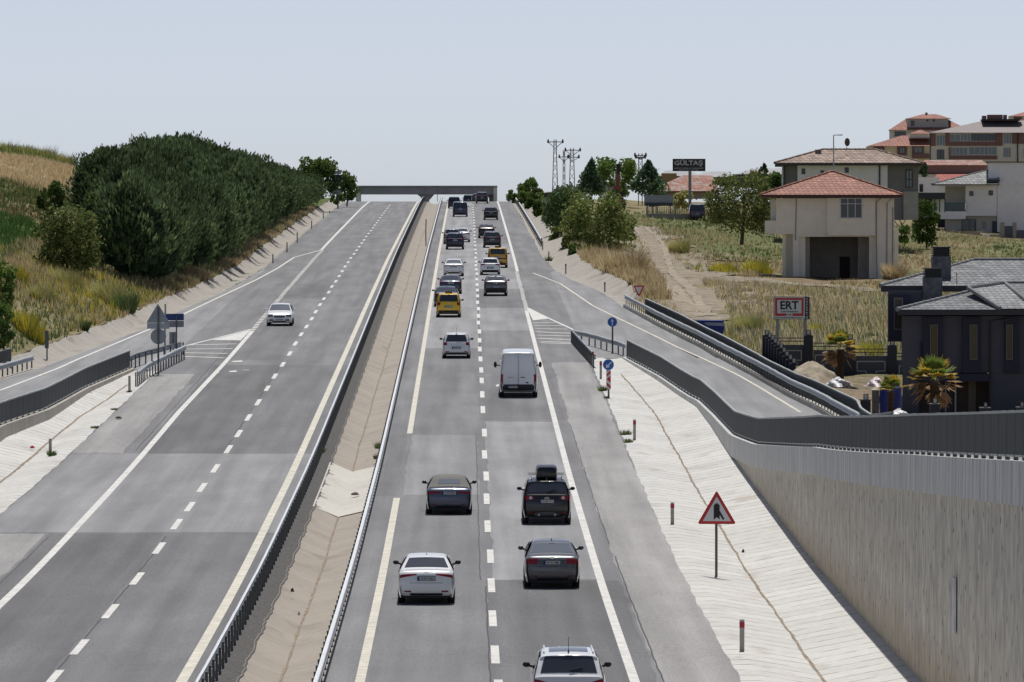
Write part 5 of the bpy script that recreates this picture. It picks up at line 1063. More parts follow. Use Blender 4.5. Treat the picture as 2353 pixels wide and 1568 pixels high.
car('taxi_van', 'amber yellow taxi van with a black band below its window', 'taxi', 1143.5, 615.5, 'minivan', V_taxid, '34 GSE 17', W=1.83, H=1.82, tail=('tall', .85, 1.25), pz=.95, emb='round', ez=1.1, fin='rod', extra=lambda s, r: (taxi_sign(s, r), s.rear(-.9, .9, cst(.78), cst(.88), .01).build('black_band', M_trim, r)), trim=.46)
car('suv_car', 'dark navy crossover with a sun glint on its tail in the left lane', 'car', 1045.5, 573.5, 'suv', V_navy, '16 ND 471', W=1.88, H=1.68, tail=('box', .93, 1.06), pz=.92, emb='round', ez=1.04, trim=.55, extra=chrome_bar)
car('hatchback_car', 'silver car half hidden behind the dark navy crossover', 'car', 1039, 561, 'suv', V_silver, '34 BYZ 29', W=1.84, H=1.60, tail=('thin', .95, 1.05), pz=.8, rails=True, trim=.5)
car('sedan_car', 'white car half hidden to the right of the silver one', 'car', 1061, 556.5, 'sedan', V_white, '54 AH 918', W=1.8, H=1.48, tail=('wide', .82, .97), pz=.8)
car('suv_car', 'dark grey crossover with raised red lamps in the right lane', 'car', 1131, 569.5, 'suv', V_dgrey, '34 CNA 76', W=1.86, H=1.66, tail=('wide', .99, 1.16), pz=.82, emb='round', trim=.56, extra=chrome_bar)
car('hatchback_car', 'dark brown crossover just ahead of the dark grey one', 'car', 1118, 547.5, 'coupe_suv', V_brown, '06 ETM 45', W=1.84, H=1.56, tail=('thin', .98, 1.08), pz=.78, trim=.52)
car('suv_car', 'black crossover with a silver roof edge in the right lane near the crest', 'car', 1128, 505.5, 'suv', V_charcoal if 'V_charcoal' in globals() else V_char, '34 RUM 50', W=1.86, H=1.62, tail=('thin', 1.0, 1.08), pz=.9, rails=True, trim=.52)
car('van_car', 'black people mover van in the left lane near the crest', 'van', 1057.5, 498.5, 'minivan', V_navy, '39 LT 155', L=4.9, W=1.98, H=1.95, tail=('tall', .95, 1.35), pz=1.0, emb='round')
car('hatchback_car', 'dark car peeping out left of the black people mover', 'car', 1043.5, 479, 'mpv', V_petrol, '34 ZP 6114', W=1.80, H=1.62, tail=('corner', .85, 1.1), pz=.75, rails=True)
car('suv_car', 'black crossover on the crest below the right end of the overpass', 'car', 1107.5, 467.8, 'suv', V_black, '34 ABE 38', W=1.86, H=1.70, tail=('wide', .95, 1.12), pz=.82, trim=.5)
def beyond(px, Y): x = AT(px, 460, Y)[0]; return (x, Y, float(zr(Y)))
car('hatchback_car', 'dark car sinking behind the crest between the two lanes', 'car', 0, 0, 'mpv', V_petrol, '10 SV 287', W=1.78, H=1.6, at=beyond(1076, 962), tail=('corner', .85, 1.1), pz=.75)
car('hatchback_car', 'dark car on the crest partly hidden by the black crossover', 'car', 0, 0, 'suv', V_char, '34 HKM 92', W=1.8, H=1.68, at=beyond(1096, 955), tail=('wide', .9, 1.1), pz=.75)
# the oncoming white hatchback
def frontx(sk, root):
    n = len(sk.d['pr']); T_ = lambda z: float(np.interp(-z, -sk.P[sk.T >= n - 4.2, 1], sk.T[sk.T >= n - 4.2]))
    sk.patch(T_(.72), T_(.58), -.5, .5, .008, taper=.86).build('grille', M_trim, root, smooth='auto')
    for sg in (-1, 1):
        sk.patch(T_(.80), T_(.64), sg * .55, sg * .97, .009).build('headlight', mat('headlight_glass', (.09, .1, .11), .08, coat=.8), root, smooth='auto')
        sk.patch(T_(.46), T_(.36), sg * .55, sg * .88, .009).build('fog_lamp_recess', M_trim, root)
    sk.patch(T_(.35), T_(.28), -.6, .6, .009).build('lower_grille', M_trim, root)
    p = sk.pt(T_(.44), 0, .02); b = MB(); b.box((p[0], p[1], .44), (.52, .016, .112)); pl = b.build('licence_plate', M_plate, root)
    text('35 KN 602', .42, .072, M_text, pl, (p[0], p[1] + .012, .44), 'plate_number', rot=(math.pi / 2, 0, math.pi))
car('hatchback_car', 'white hatchback coming towards the camera on the left carriageway', 'car', 642, 750, 'hatch', V_white, '35 KN 602', L=4.35, W=1.80, H=1.48, front=True, mir=V_white, emb=None, group=None, tail=('wide', .8, .95), extra=frontx, fin=False)
# roof box is cargo of its own
_k = [o for o in bpy.data.objects if o.get('label', '').startswith('black compact crossover')][0]
t = thing('roof_box', 'black rounded roof box strapped on the black crossover', 'roof box', (_k.location.x, _k.location.y, _k.location.z + 1.78))
b = MB(); rings = []
for (y, sx, zb_, zt_) in [(.62, .30, .03, .22), (.68, .38, .0, .34), (1.0, .42, 0, .40), (1.9, .42, 0, .40), (2.4, .36, .02, .32), (2.65, .2, .06, .2)]:
    rings.append([(sx * c * (1 if abs(c) < .9 else .96), y, zb_ + (zt_ - zb_) * s_) for c, s_ in [(-.9, 0), (.9, 0), (1, .15), (1, .6), (.86, .92), (.6, 1), (-.6, 1), (-.86, .92), (-1, .6), (-1, .15)]])
b.loft(rings); b.build('lid', mat('roof_box_black', (.012, .012, .015), .3, coat=.4), t, smooth='auto')
b = MB(); b.box((0, 1.5, -.0), (.78, 1.7, .05)); b.build('base', M_trim, t)
# ---------------------------------------------------------------- signs, posts, poles
def polyp(mb, pts, Y, dy=.012): mb.prism([AT(x, y, Y) for x, y in pts], (0, dy, 0))
def discp(cx, cy, r, n=28): return [(cx + r * math.cos(2 * math.pi * k / n), cy + r * math.sin(2 * math.pi * k / n)) for k in range(n)]
def signroot(name, label, cat, x, y, zf=None):
    p = (zf or G)(x, y); t = thing(name, label, cat, p); return t, p[1]
def child(b, nm, m, root, **k): return adopt(b.build(nm, m, **k), root)
def postp(root, x, y0, y1, Y, w=.06, m=None, nm='post'):
    a, c = AT(x, y1, Y), AT(x, y0, Y); b = MB(); b.tube([(a[0], Y, a[2] - .45), (c[0], Y, c[2])], w / 2, 8); return child(b, nm, m or M_post, root)
def plate(root, pts, Y, m, nm='plate', dy=.012): b = MB(); polyp(b, pts, Y, dy); return child(b, nm, m, root)
# merge warning triangle
t, Y = signroot('warning_sign', 'red bordered warning triangle with a black merging arrow beside the white channel', 'road sign', 1646, 1320)
postp(t, 1646, 1190, 1320, Y + .06, .09)
sx = lambda u, v: (1581 + u * (140 / 1.088) / 915, 1112.1 + v * (240 / 1.088) / 1568)
plate(t, [sx(*p) for p in [(455, 128), (480, 128), (772, 630), (760, 658), (180, 658), (166, 630)]], Y, M_red, 'border')
plate(t, [sx(*p) for p in [(470, 210), (706, 612), (240, 608)]], Y - .012, M_signwhite, 'panel')
o = plate(t, [sx(*p) for p in [(420, 350), (470, 312), (517, 352), (517, 585), (470, 545), (420, 588)]], Y - .022, M_text, 'arrow'); plate(t, [sx(*p) for p in [(512, 430), (596, 576), (567, 590), (508, 490)]], Y - .022, M_text, 'side_arrow')
# blue direction disc with an upward arrow
t, Y = signroot('direction_sign', 'round blue sign with a white upward arrow behind the right gore rail', 'road sign', 1407, 812)
postp(t, 1407.5, 745, 812, Y + .06, .11); plate(t, discp(1407, 740.5, 11.2), Y, M_signwhite, 'rim'); plate(t, discp(1407, 740.5, 10.5), Y - .012, M_blue, 'face')
plate(t, [(1405.8, 749), (1405.8, 739), (1403.2, 739), (1407, 732.5), (1410.8, 739), (1408.2, 739), (1408.2, 749)], Y - .024, M_signwhite, 'arrow')
t, Y = signroot('direction_sign', 'round blue sign with a white down left arrow above a red and white chevron plate', 'road sign', 1398, 915)
postp(t, 1398.5, 840, 915, Y + .06, .1); plate(t, discp(1398, 838.5, 12.8), Y, M_signwhite, 'rim'); plate(t, discp(1398, 838.5, 12.1), Y - .012, M_blue, 'face')
plate(t, [(1404.5, 831), (1406, 833), (1398.5, 841.5), (1401, 844), (1392, 846), (1393.5, 837), (1396, 839.3)], Y - .024, M_signwhite, 'arrow')
plate(t, [(1393.2, 851), (1403.6, 851), (1403.6, 895), (1393.2, 895)], Y, M_signwhite, 'chevron_plate')
b = MB()
for pts in [[(1393.2, 851), (1397, 851), (1393.2, 855)], [(1403.6, 851), (1403.6, 857), (1393.2, 867), (1393.2, 861)], [(1403.6, 864), (1403.6, 880), (1393.6, 872)], [(1393.2, 878), (1403.6, 888), (1403.6, 895), (1393.2, 885)], [(1393.2, 891), (1397, 895), (1393.2, 895)]]: polyp(b, pts, Y - .012)
child(b, 'red_stripes', M_red, t)
# give way
t, Y = signroot('give_way_sign', 'white give way triangle with a red border, point down, by the entry ramp', 'road sign', 1468, 703, GR)
postp(t, 1468, 672, 703, Y + .06, .09); plate(t, [(1455.5, 658), (1457, 656.4), (1479, 656.4), (1480.6, 658), (1468.8, 682), (1467.2, 682)], Y, M_red, 'border'); plate(t, [(1459.5, 659.5), (1476.5, 659.5), (1468, 677)], Y - .012, M_signwhite, 'panel')
# backs of the left hand signs
t, Y = signroot('road_sign_back', 'grey triangle and disc sign backs on one post by the left gore', 'road sign', 364, 862)
postp(t, 364, 705, 862, Y - .06, .1); plate(t, [(362, 699), (363.5, 699), (389, 740), (388, 742), (338, 742), (337.5, 740)], Y, M_signback, 'triangle_back'); plate(t, [(338, 742.5), (389, 742.5), (389, 756), (338, 756)], Y, mat('sign_back_pale', (.38, .42, .46), .5, .3), 'plate_back'); plate(t, discp(364, 773.5, 18), Y, M_signback, 'disc_back')
t, Y = signroot('road_sign_back', 'back of a wide blue and grey board on two posts behind the left gore', 'road sign', 398, 818)
postp(t, 379, 740, 818, Y - .05, .09); postp(t, 405.5, 725, 805, Y - .05, .09); plate(t, [(380, 721.5), (422.5, 721), (422.5, 736.5), (380, 737)], Y, M_bluedark, 'blue_board'); plate(t, [(380, 738), (422.5, 737.5), (422.5, 752), (380, 752.5)], Y, mat('sign_back_mid', (.24, .26, .29), .5, .3), 'grey_board')
t, Y = signroot('road_sign_back', 'small upright grey plate on a thin post behind the blue board', 'road sign', 397.5, 808)
postp(t, 398, 765, 808, Y - .05, .08); plate(t, [(389, 763.5), (405, 763), (405, 791.5), (389, 792)], Y, M_signback, 'plate_back')
t, Y = signroot('marker_plate', 'narrow dark plate on a post beside the guard rail at the left border', 'road sign', 108, 827, GL)
postp(t, 108, 800, 827, Y, .09); plate(t, [(103, 760), (112, 760), (112, 801), (103, 801)], Y - .05, mat('plate_slate', (.12, .125, .14), .6), 'plate_back')
# road name boards seen at the crest on the left
p = (AT(776, 470, 800)[0], 800, float(TL(AT(776, 470, 800)[0], 800)[0])); t = thing('road_sign_board', 'dark road board with a grey strip above on posts among the trees at the crest', 'road sign', p)
postp(t, 776.5, 394, 472, 800, .2); plate(t, [(762, 393), (784, 393), (784, 400.5), (762, 400.5)], 799.8, mat('board_grey', (.36, .4, .45), .5), 'grey_strip'); plate(t, [(766, 402), (784.5, 402), (784.5, 426), (766, 426)], 799.8, mat('board_navy', (.018, .022, .04), .5), 'dark_board')
for yy in (440, 446): plate(t, [(763, yy - 2), (784.5, yy - 2), (784.5, yy + 1.2), (763, yy + 1.2)], 799.8, M_signback, 'lower_strip')
# marker posts
M_mpost = mat('marker_post_grey', (.40, .385, .35), .7, var=.15); M_mred = mat('marker_red', (.45, .03, .04), .5)
for (x, y0, y1, red, lab) in [(1705, 1420, 1498, 1, 'marker post with a red band nearest the camera on the white channel'), (1545, 1152, 1206, 1, 'marker post with a red band just beyond the merge warning triangle'), (1458, 962, 1012, 1, 'marker post with a red band beside the two edge weeds'), (1380.5, 828, 871, 1, 'marker post with a red top beside the blue arrow disc'), (1362.5, 806, 843, 1, 'marker post with a red top at the end of the gore rail'), (1389.7, 647, 670, 1, 'marker post on the gutter left of the give way sign'), (1300, 605, 629, 1, 'red topped marker post below the bushes on the right gutter'), (1261, 577, 600, 0, 'grey marker post with a grass tuft on the right gutter'), (1246.7, 553, 574, 0, 'grey marker post second from the far right guard rail end'), (1234.7, 530, 549, 0, 'grey marker post right at the far guard rail end'), (297.5, 862, 902, 0, 'pale marker post on the left channel near the gore rail'), (115.5, 1006, 1045, 0, 'pale marker post low on the left channel'), (380, 697, 722, 0, 'pale marker post behind the grey triangle sign back'),
    (627, 583, 605, 0, 'marker post nearest below the pine belt'), (659.5, 556, 580, 0, 'second marker post up the pine belt gutter'), (683, 533, 558, 0, 'third marker post up the pine belt gutter'), (716, 506, 526, 0, 'fourth marker post up the pine belt gutter'), (743, 489, 502, 0, 'fifth marker post up the pine belt gutter'), (757.5, 483, 491, 0, 'last tiny marker post before the crest on the left')]:
    p = G(x, y1); s = PX(p[1]); h = (y1 - y0) / s; t = thing('marker_post', lab, 'marker post', (p[0], p[1], p[2] - .03)); w_ = .13 if h < 1.3 else .12
    b = MB(); b.loft([[(-w_ / 2, -.05, -.2), (w_ / 2, -.05, -.2), (w_ / 2, .05, -.2), (-w_ / 2, .05, -.2)], [(-w_ / 2, -.05, h - .02), (w_ / 2, -.05, h - .02), (w_ / 2, .05, h), (-w_ / 2, .05, h)]]); b.build('body', M_mpost, t)
    if red: b = MB(); b.box((0, 0, h * .83), (w_ + .012, .112, h * .17)); b.build('red_band', M_mred, t)
# thin poles, stick in the median
p = G(979, 560); t = thing('wooden_stake', 'thin dark stake standing in the median channel', 'stake', p); b = MB(); h = 56 / PX(p[1]); b.tube([(0, 0, -.4), (-.03, 0, h * .5), (.01, 0, h)], .06, 6); b.build('shaft', mat('dark_wood', (.05, .04, .03), .9), t)
p = G(1033, 470); t = thing('thin_pole', 'hair thin pole standing between the guard rails below the overpass', 'pole', (AT(1005, 470, 900)[0] + .0, 900, float(zr(900)))); b = MB(); b.tube([(0, 0, 0), (0, 0, 2.4)], .045, 5); b.build('shaft', M_post, t)
# litter
for (x, y, w_, c, nm, lab) in [(74, 1030, 12, (.5, .02, .02), 'red_scrap', 'crumpled red scrap lying on the left white channel'), (273, 963, 17, (.02, .02, .02), 'rubber_scrap', 'torn black rubber strip lying on the left shoulder'), (1708, 1270, 8, (.05, .04, .03), 'drain_stone', 'dark stone in the middle groove of the right channel'), (817, 1131, 22, (.10, .06, .045), 'rusty_branch', 'rusty twig lying on the pale median slab'), (687, 1414, 7, (.5, .5, .5), 'paper_scrap', 'pale scrap lying in the median groove'), (672, 1360, 9, (.02, .02, .02), 'black_scrap', 'small black scrap on the median concrete')]:
    p = G(x, y, -.1 if nm in ('red_scrap', 'drain_stone', 'rusty_branch', 'paper_scrap') else .02); s = PX(p[1]); r = w_ / s / 2; zz = p[2] + (.0 if nm != 'rubber_scrap' else .02)
    if nm == 'rusty_branch': zz = float(zr(p[1])) - .22
    t = thing(nm, lab, 'litter', (p[0], p[1], zz)); b = MB(); b.loft([[(r * q * math.cos(a) * RNG.uniform(.7, 1.1), r * 1.2 * q * math.sin(a) * RNG.uniform(.7, 1.1), h) for a in np.linspace(0, 5.5, 8)] for q, h in ((1, 0), (.8, .07), (.3, .12))]); b.build('scrap', mat(nm, c, .7), t)

# ---------------------------------------------------------------- lattice pylons, billboard, boards
M_lat = mat('lattice_steel', (.10, .085, .085), .6, .3)
def pylon(label, x, ytop, Y, wb, wt, arms, ybase):
    p = AT(x, ybase, Y); t = thing('lattice_pylon', label, 'pylon', (p[0], Y, p[2])); H = (ybase - ytop) / PX(Y); b = MB(); r = .055; n = max(6, int(H / 1.2))
    cs = [(-1, -1), (1, -1), (1, 1), (-1, 1)]; wd = lambda k: wb + (wt - wb) * k / n
    for a in cs: b.tube([(a[0] * wb / 2, a[1] * wb / 2, -2), (a[0] * wt / 2, a[1] * wt / 2, H)], r, 4)
    for k in range(n):
        z0, z1 = H * k / n, H * (k + 1) / n; w0, w1 = wd(k) / 2, wd(k + 1) / 2
        for i in range(4): a, c = cs[i], cs[(i + 1) % 4]; q = (a, c) if k % 2 else (c, a); b.tube([(q[0][0] * w0, q[0][1] * w0, z0), (q[1][0] * w1, q[1][1] * w1, z1)], r * .6, 3)
    b.build('lattice', M_lat, t)
    for (ya, xl, xr, br) in arms:
        z = (ybase - ya) / PX(Y); b = MB(); l, rr = (xl - x) / PX(Y), (xr - x) / PX(Y)
        b.tube([(l, 0, z), (rr, 0, z)], .07, 4); b.tube([(l, 0, z), (0, 0, z - br)], .05, 4); b.tube([(rr, 0, z), (0, 0, z - br)], .05, 4); b.build('cross_arm', M_lat, t)
        for q in (l, rr): b = MB(); b.loft([[(q + .16 * s_ * math.cos(a), .16 * s_ * math.sin(a), z + h) for a in np.linspace(0, 5.5, 7)] for s_, h in ((.5, -.2), (1, -.1), (1, .1), (.5, .4))]); b.build('insulator', mat('insulator_dark', (.05, .03, .03), .4), t)
    return t
pylon('tallest lattice pylon, leftmost of the group right of the overpass', 1275.5, 321, 900, 1.0, .34, [(326.5, 1259.5, 1293, 1.0)], 470)
pylon('slim low lattice pylon between the two larger ones', 1296, 345, 980, .45, .25, [(361, 1285, 1307.5, .8)], 470)
pylon('two armed lattice pylon, rightmost of the group right of the overpass', 1314.5, 341, 920, 1.1, .45, [(345.5, 1299, 1333, .9), (361.5, 1305, 1330, .7)], 470)
pylon('short lattice pole rising out of the dark conifer', 1471.5, 353, 860, .55, .5, [(357.5, 1459, 1484, .5), (362, 1461, 1482, .3)], 450)
def ledpole(): pass
Yb = 770.; p = AT(1585.5, 482, Yb); t = thing('billboard', 'black billboard with the white letters GÜLTAŞ on a single thick pole', 'billboard', p)
b = MB(); a = AT(1585.5, 394, Yb + .3); b.tube([(p[0], Yb + .3, p[2] - 1), (p[0], Yb + .3, a[2])], .2, 12); child(b, 'pole', mat('pole_grey', (.24, .24, .26), .6), t)
b = MB(); bx(b, 1545.8, 1621, 365.3, 393.8, Yb, .5); child(b, 'panel', mat('billboard_black', (.018, .018, .024), .5), t)
M_blet = mat('billboard_letters', (.55, .56, .57), .5)
def textp(txt, x0, x1, y0, y1, Y, m, root, nm='lettering', bold=0., rot=(math.pi / 2, 0, 0)):
    a, c = AT(x0, y1, Y), AT(x1, y0, Y); o = text(txt, c[0] - a[0], c[2] - a[2], m, root, ((a[0] + c[0]) / 2, Y, (a[2] + c[2]) / 2), nm, rot, bold); adopt(o, root); return o
textp('GÜLTAŞ', 1549.5, 1615, 366.8, 383.2, Yb - .02, M_blet, t, bold=.03); textp('HAFRİYAT TOPRAK YAPI MALZEMELERİ', 1549, 1616, 384.6, 388.4, Yb - .02, M_blet, t, 'small_lettering', bold=.01); textp('0532 371 55 40', 1560, 1604, 389.8, 392.2, Yb - .02, M_blet, t, 'small_lettering', bold=.01)
p = AT(1513, 507, 700); t = thing('grey_hoarding', 'wide pale grey board with a dark lower strip standing over the fence', 'sign board', p)
b = MB(); bx(b, 1480.3, 1547, 448.8, 473, 700, .15); child(b, 'panel', mat('hoarding_grey', (.36, .37, .40), .6, var=.08), t); b = MB(); bx(b, 1482, 1545, 466, 473.5, 699.9, .1); child(b, 'dark_strip', mat('hoarding_dark', (.06, .08, .09), .6, var=.4, vscale=2), t)
for x in (1487, 1540): postp(t, x, 470, 507, 700.2, .14)
# yard fence of concrete and dark bars
p = AT(1560, 507, 698); t = thing('yard_fence', 'low grey wall with upright bars below the pale grey board', 'fence', p)
b = MB(); bx(b, 1484, 1606, 492, 512, 698, .2); child(b, 'base_wall', mat('yard_wall', (.30, .30, .31), .8, var=.15, vscale=.7), t)
for x in list(np.arange(1485, 1605, 4.2)): b = MB(); bx(b, x, x + 1.1, 475.5, 492, 698.05, .1); child(b, 'bar', mat('bar_dark', (.03, .03, .035), .6), t)
for x in (1497, 1508, 1550, 1585): b = MB(); bx(b, x, x + 4, 475, 512, 697.9, .25); child(b, 'pillar', mat('yard_pillar', (.33, .33, .34), .8), t)
p = AT(1258, 462, 780); t = thing('small_board', 'small brown and white board half hidden by the bushes at the right gutter', 'sign board', p); b = MB(); bx(b, 1250, 1264, 443.5, 454, 700, .1); child(b, 'brown_panel', mat('board_brown', (.06, .04, .04), .6), t); b = MB(); bx(b, 1250, 1261, 455, 466, 700, .1); child(b, 'white_panel', mat('board_white', (.5, .5, .52), .6), t)
postp(t, 1257, 460, 480, 700.2, .1)
# red loader crane truck behind the bushes
Yc = 690.; p = AT(1417, 480, Yc); t = thing('crane_truck', 'dark red crane truck with its folded boom pointing up behind the bushes', 'truck', p)
M_cr = mat('crane_red', (.22, .015, .02), .4, coat=.3); M_crd = mat('crane_dark', (.04, .015, .018), .5)
b = MB(); b.prism([AT(x, y, Yc) for x, y in [(1413.5, 437), (1422.5, 437), (1424.5, 400), (1426, 379), (1416, 379), (1415.5, 400)]], (0, .7, 0)); child(b, 'boom', M_cr, t); b = MB(); b.prism([AT(x, y, Yc - .1) for x, y in [(1415.5, 400), (1424, 400), (1426.5, 379), (1424, 375), (1416.5, 378)]], (0, .9, 0)); child(b, 'boom_head', M_crd, t)
b = MB(); bx(b, 1395, 1408, 427, 452, Yc + .5, 1.8); child(b, 'cab', M_cr, t); b = MB(); bx(b, 1396.5, 1406, 430, 442, Yc + .45, .1); child(b, 'window', M_glasslt, t)
b = MB(); bx(b, 1409, 1433, 442, 462, Yc + .2, 2.2); child(b, 'turret', M_crd, t); b = MB(); bx(b, 1405, 1436, 458, 466, Yc, 5); child(b, 'chassis', M_cr, t); b = MB(); bx(b, 1410, 1427, 427, 436, Yc - .1, 1.); child(b, 'boom_hinge', M_cr, t)
for x in (1412, 1430): b = MB(); a = AT(x, 470, Yc); b.tube([(a[0], Yc + .3, a[2]), (a[0], Yc + .8, a[2])], .5, 14); child(b, 'wheel', M_tyre, t)
# parked vehicles in the yard
def parked(name, label, cat, px, py, Y, shape, m, W=1.85, H=None):
    x = AT(px, py, Y); car(name, label, cat, 0, 0, shape, m, '34 HKM 92', W=W, H=H, at=(x[0], Y + .8, x[2]), group=None, fin=False)
parked('van_car', 'dark blue van with a white roof parked by the yard fence', 'van', 1603, 508, 694, 'minivan', V_navy, 1.95, 2.0)
parked('hatchback_car', 'pale parked car half hidden under the leaning olive tree', 'car', 1672, 506, 690, 'hatch', V_silver)
# blue container beside the ramp fence
_h = hitR(1640, 764); Yk = _h[1] - 2.6; p = AT(1637, 778, Yk); t = thing('container', 'bright blue tipped container with a white stripe behind the ramp fence', 'container', p)
b = MB(); b.prism([AT(x, y, Yk) for x, y in [(1603, 737), (1662, 738), (1670, 772), (1670, 785), (1608, 785)]], (0, 2.2, 0)); child(b, 'hull', mat('container_blue', (.02, .045, .38), .4, var=.1), t)
b = MB(); b.prism([AT(x, y, Yk - .03) for x, y in [(1617, 741.5), (1665, 742), (1667, 750), (1626, 748)]], (0, .02, 0)); child(b, 'stripe', mat('container_stripe', (.45, .5, .7), .5), t)
b = MB(); b.prism([AT(x, y, Yk - .06) for x, y in [(1602, 736.5), (1663, 737.3), (1663.5, 740), (1602, 739)]], (0, 2.3, 0)); child(b, 'rim', mat('container_rim', (.02, .04, .25), .4), t)
# ---------------------------------------------------------------- houses
def tile(name, c1, c2, dz, cw=.32, moss=0., dark=.12):
    m, N, L, b = nodemat(name); q = NB(N, L); P = N.new('ShaderNodeTexCoord').outputs['Object']; s = q.n('SeparateXYZ', {0: P}); x, y, z = s.outputs[0], s.outputs[1], s.outputs[2]
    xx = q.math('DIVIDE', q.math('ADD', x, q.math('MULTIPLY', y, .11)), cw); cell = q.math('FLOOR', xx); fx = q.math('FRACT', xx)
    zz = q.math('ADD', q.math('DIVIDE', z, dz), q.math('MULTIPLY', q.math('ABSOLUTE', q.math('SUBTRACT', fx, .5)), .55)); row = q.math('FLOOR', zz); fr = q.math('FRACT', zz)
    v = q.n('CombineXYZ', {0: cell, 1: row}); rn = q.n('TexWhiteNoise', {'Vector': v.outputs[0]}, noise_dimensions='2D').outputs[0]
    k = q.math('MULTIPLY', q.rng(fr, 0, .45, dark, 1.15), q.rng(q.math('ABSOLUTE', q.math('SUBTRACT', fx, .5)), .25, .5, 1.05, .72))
    col = q.mix(rn, (*c1, 1), (*c2, 1)); col = q.mix(1., col, q.math('MULTIPLY', k, q.rng(q.noise(P, 1.3, 3), .3, .7, .8, 1.2)), 'MULTIPLY')
    if moss: col = q.mix(q.rng(q.noise(P, .9, 4), .48, .62, 0, moss), col, (.36, .34, .31, 1))
    L.new(col, b.inputs['Base Color']); b.inputs['Roughness'].default_value = .8
    bp = q.n('Bump', {'Strength': .7, 'Distance': .08, 'Height': fr}); L.new(bp.outputs[0], b.inputs['Normal']); return m
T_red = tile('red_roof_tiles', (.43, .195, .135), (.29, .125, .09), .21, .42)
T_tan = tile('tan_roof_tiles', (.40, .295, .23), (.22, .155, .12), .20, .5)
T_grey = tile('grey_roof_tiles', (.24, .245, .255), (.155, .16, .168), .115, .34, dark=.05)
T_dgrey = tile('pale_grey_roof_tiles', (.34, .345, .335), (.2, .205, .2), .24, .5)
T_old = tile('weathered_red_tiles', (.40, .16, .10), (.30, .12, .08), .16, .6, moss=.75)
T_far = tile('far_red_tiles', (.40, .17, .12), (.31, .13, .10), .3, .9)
T_brown = mat('brown_roof_sheet', (.25, .21, .20), .7, var=.08, vscale=.4)
def plaster(n, c, v=.05): return mat(n, c, .85, var=v, vscale=1.5, var2=v, v2scale=.25)
W_cream, W_white, W_dark, W_navy = plaster('cream_plaster', (.87, .84, .74)), plaster('white_plaster', (.92, .92, .92)), plaster('slate_plaster', (.085, .09, .115)), plaster('navy_plaster', (.032, .037, .06))
W_greyd, W_yel, W_conc = plaster('grey_plaster', (.21, .205, .205)), plaster('yellow_plaster', (.78, .70, .50)), plaster('bare_concrete', (.38, .36, .34), .12)
M_win = mat('window_glass_dark', (.02, .026, .03), .06, spec=.7); M_wing = mat('window_glass_pale', (.16, .2, .21), .1, spec=.6); M_frame = mat('window_frame_white', (.7, .7, .7), .45); M_framed = mat('window_frame_dark', (.03, .033, .04), .45)
M_brickd = mat('brown_cladding', (.24, .13, .115), .8, var=.1)
def hip(root, x0, x1, ye, xr0, xr1, yr, Yf, Yb, m, ov=0., nm='roof', fascia=None, fh=6., caps=None, capm=None):
    a, c = AT(x0, ye, Yf - ov), AT(x1, ye, Yf - ov); Ym = (Yf + Yb) / 2; r0, r1 = AT(xr0, yr, Ym), AT(xr1, yr, Ym); z = a[2]; yb = Yb + ov
    b = MB(); V = [(a[0], Yf - ov, z), (c[0], Yf - ov, z), (c[0] * yb / (Yf - ov), yb, z), (a[0] * yb / (Yf - ov), yb, z), (r0[0], Ym, r0[2]), (r1[0], Ym, r1[2])]
    if abs(xr1 - xr0) < 1: V = V[:5]; fs = [(0, 1, 4), (1, 2, 4), (2, 3, 4), (3, 0, 4)]
    else: fs = [(0, 1, 5, 4), (1, 2, 5), (2, 3, 4, 5), (3, 0, 4)]
    b.add(V, fs + [(3, 2, 1, 0)]); rf = adopt(b.build(nm, m), root)
    if fascia: b = MB(); y_a, y_b = Yf - ov + .03, yb - .03; k_ = y_b / y_a; b.loft([[(a[0] + .03, y_a, q_), (c[0] - .03, y_a, q_), ((c[0] - .03) * k_, y_b, q_), ((a[0] + .03) * k_, y_b, q_)] for q_ in (z - fh / PX(Yf), z - .012)]); adopt(b.build('fascia', fascia), root)
    if caps:
        b = MB(); segs = [(V[0], V[4]), (V[1], V[-1])] + ([(V[4], V[5])] if len(V) > 5 else []) + [(V[0], V[1])] * 0
        for p_, q_ in segs:
            n = max(3, int((Vector(q_) - Vector(p_)).length / .4))
            for k in range(n): A = Vector(p_).lerp(Vector(q_), k / n); B = Vector(p_).lerp(Vector(q_), (k + .96) / n); b.tube([A, B], [caps * 1.08, caps * .9], 8)
        o = b.build('ridge_caps', capm or m); o.parent = rf; o.matrix_parent_inverse = Matrix.Identity(4)
    return rf
def wallb(root, x0, x1, y0, y1, Y, dep, m, nm='wall'): b = MB(); bx(b, x0, x1, y0, y1, Y, dep); return adopt(b.build(nm, m), root)
def window(root, x0, x1, y0, y1, Y, cols=(.5,), rows=(), fm=None, gm=None, t=1.3, dep=.06):
    b = MB(); bx(b, x0, x1, y0, y1, Y - .03, .03 + dep); f = adopt(b.build('window', gm or M_win), root); b = MB()
    P = lambda u: x0 + (x1 - x0) * u; Q = lambda v: y0 + (y1 - y0) * v
    for (a, c, d, e) in [(x0, x1, y0, y0 + t), (x0, x1, y1 - t, y1), (x0, x0 + t, y0 + t, y1 - t), (x1 - t, x1, y0 + t, y1 - t)] + [(P(u) - t * .45, P(u) + t * .45, y0 + t, y1 - t) for u in cols]: bx(b, a, c, d, e, Y - .08, .06)
    for v in rows: bx(b, x0 + t, x1 - t, Q(v) - t * .4, Q(v) + t * .4, Y - .075, .055)
    o = b.build('frame', fm or M_frame); o.parent = f; o.matrix_parent_inverse = Matrix.Identity(4); adoptfix(o, f, root); return f
def adoptfix(o, par, root): o.parent = par; o.matrix_parent_inverse = Matrix.Identity(4)
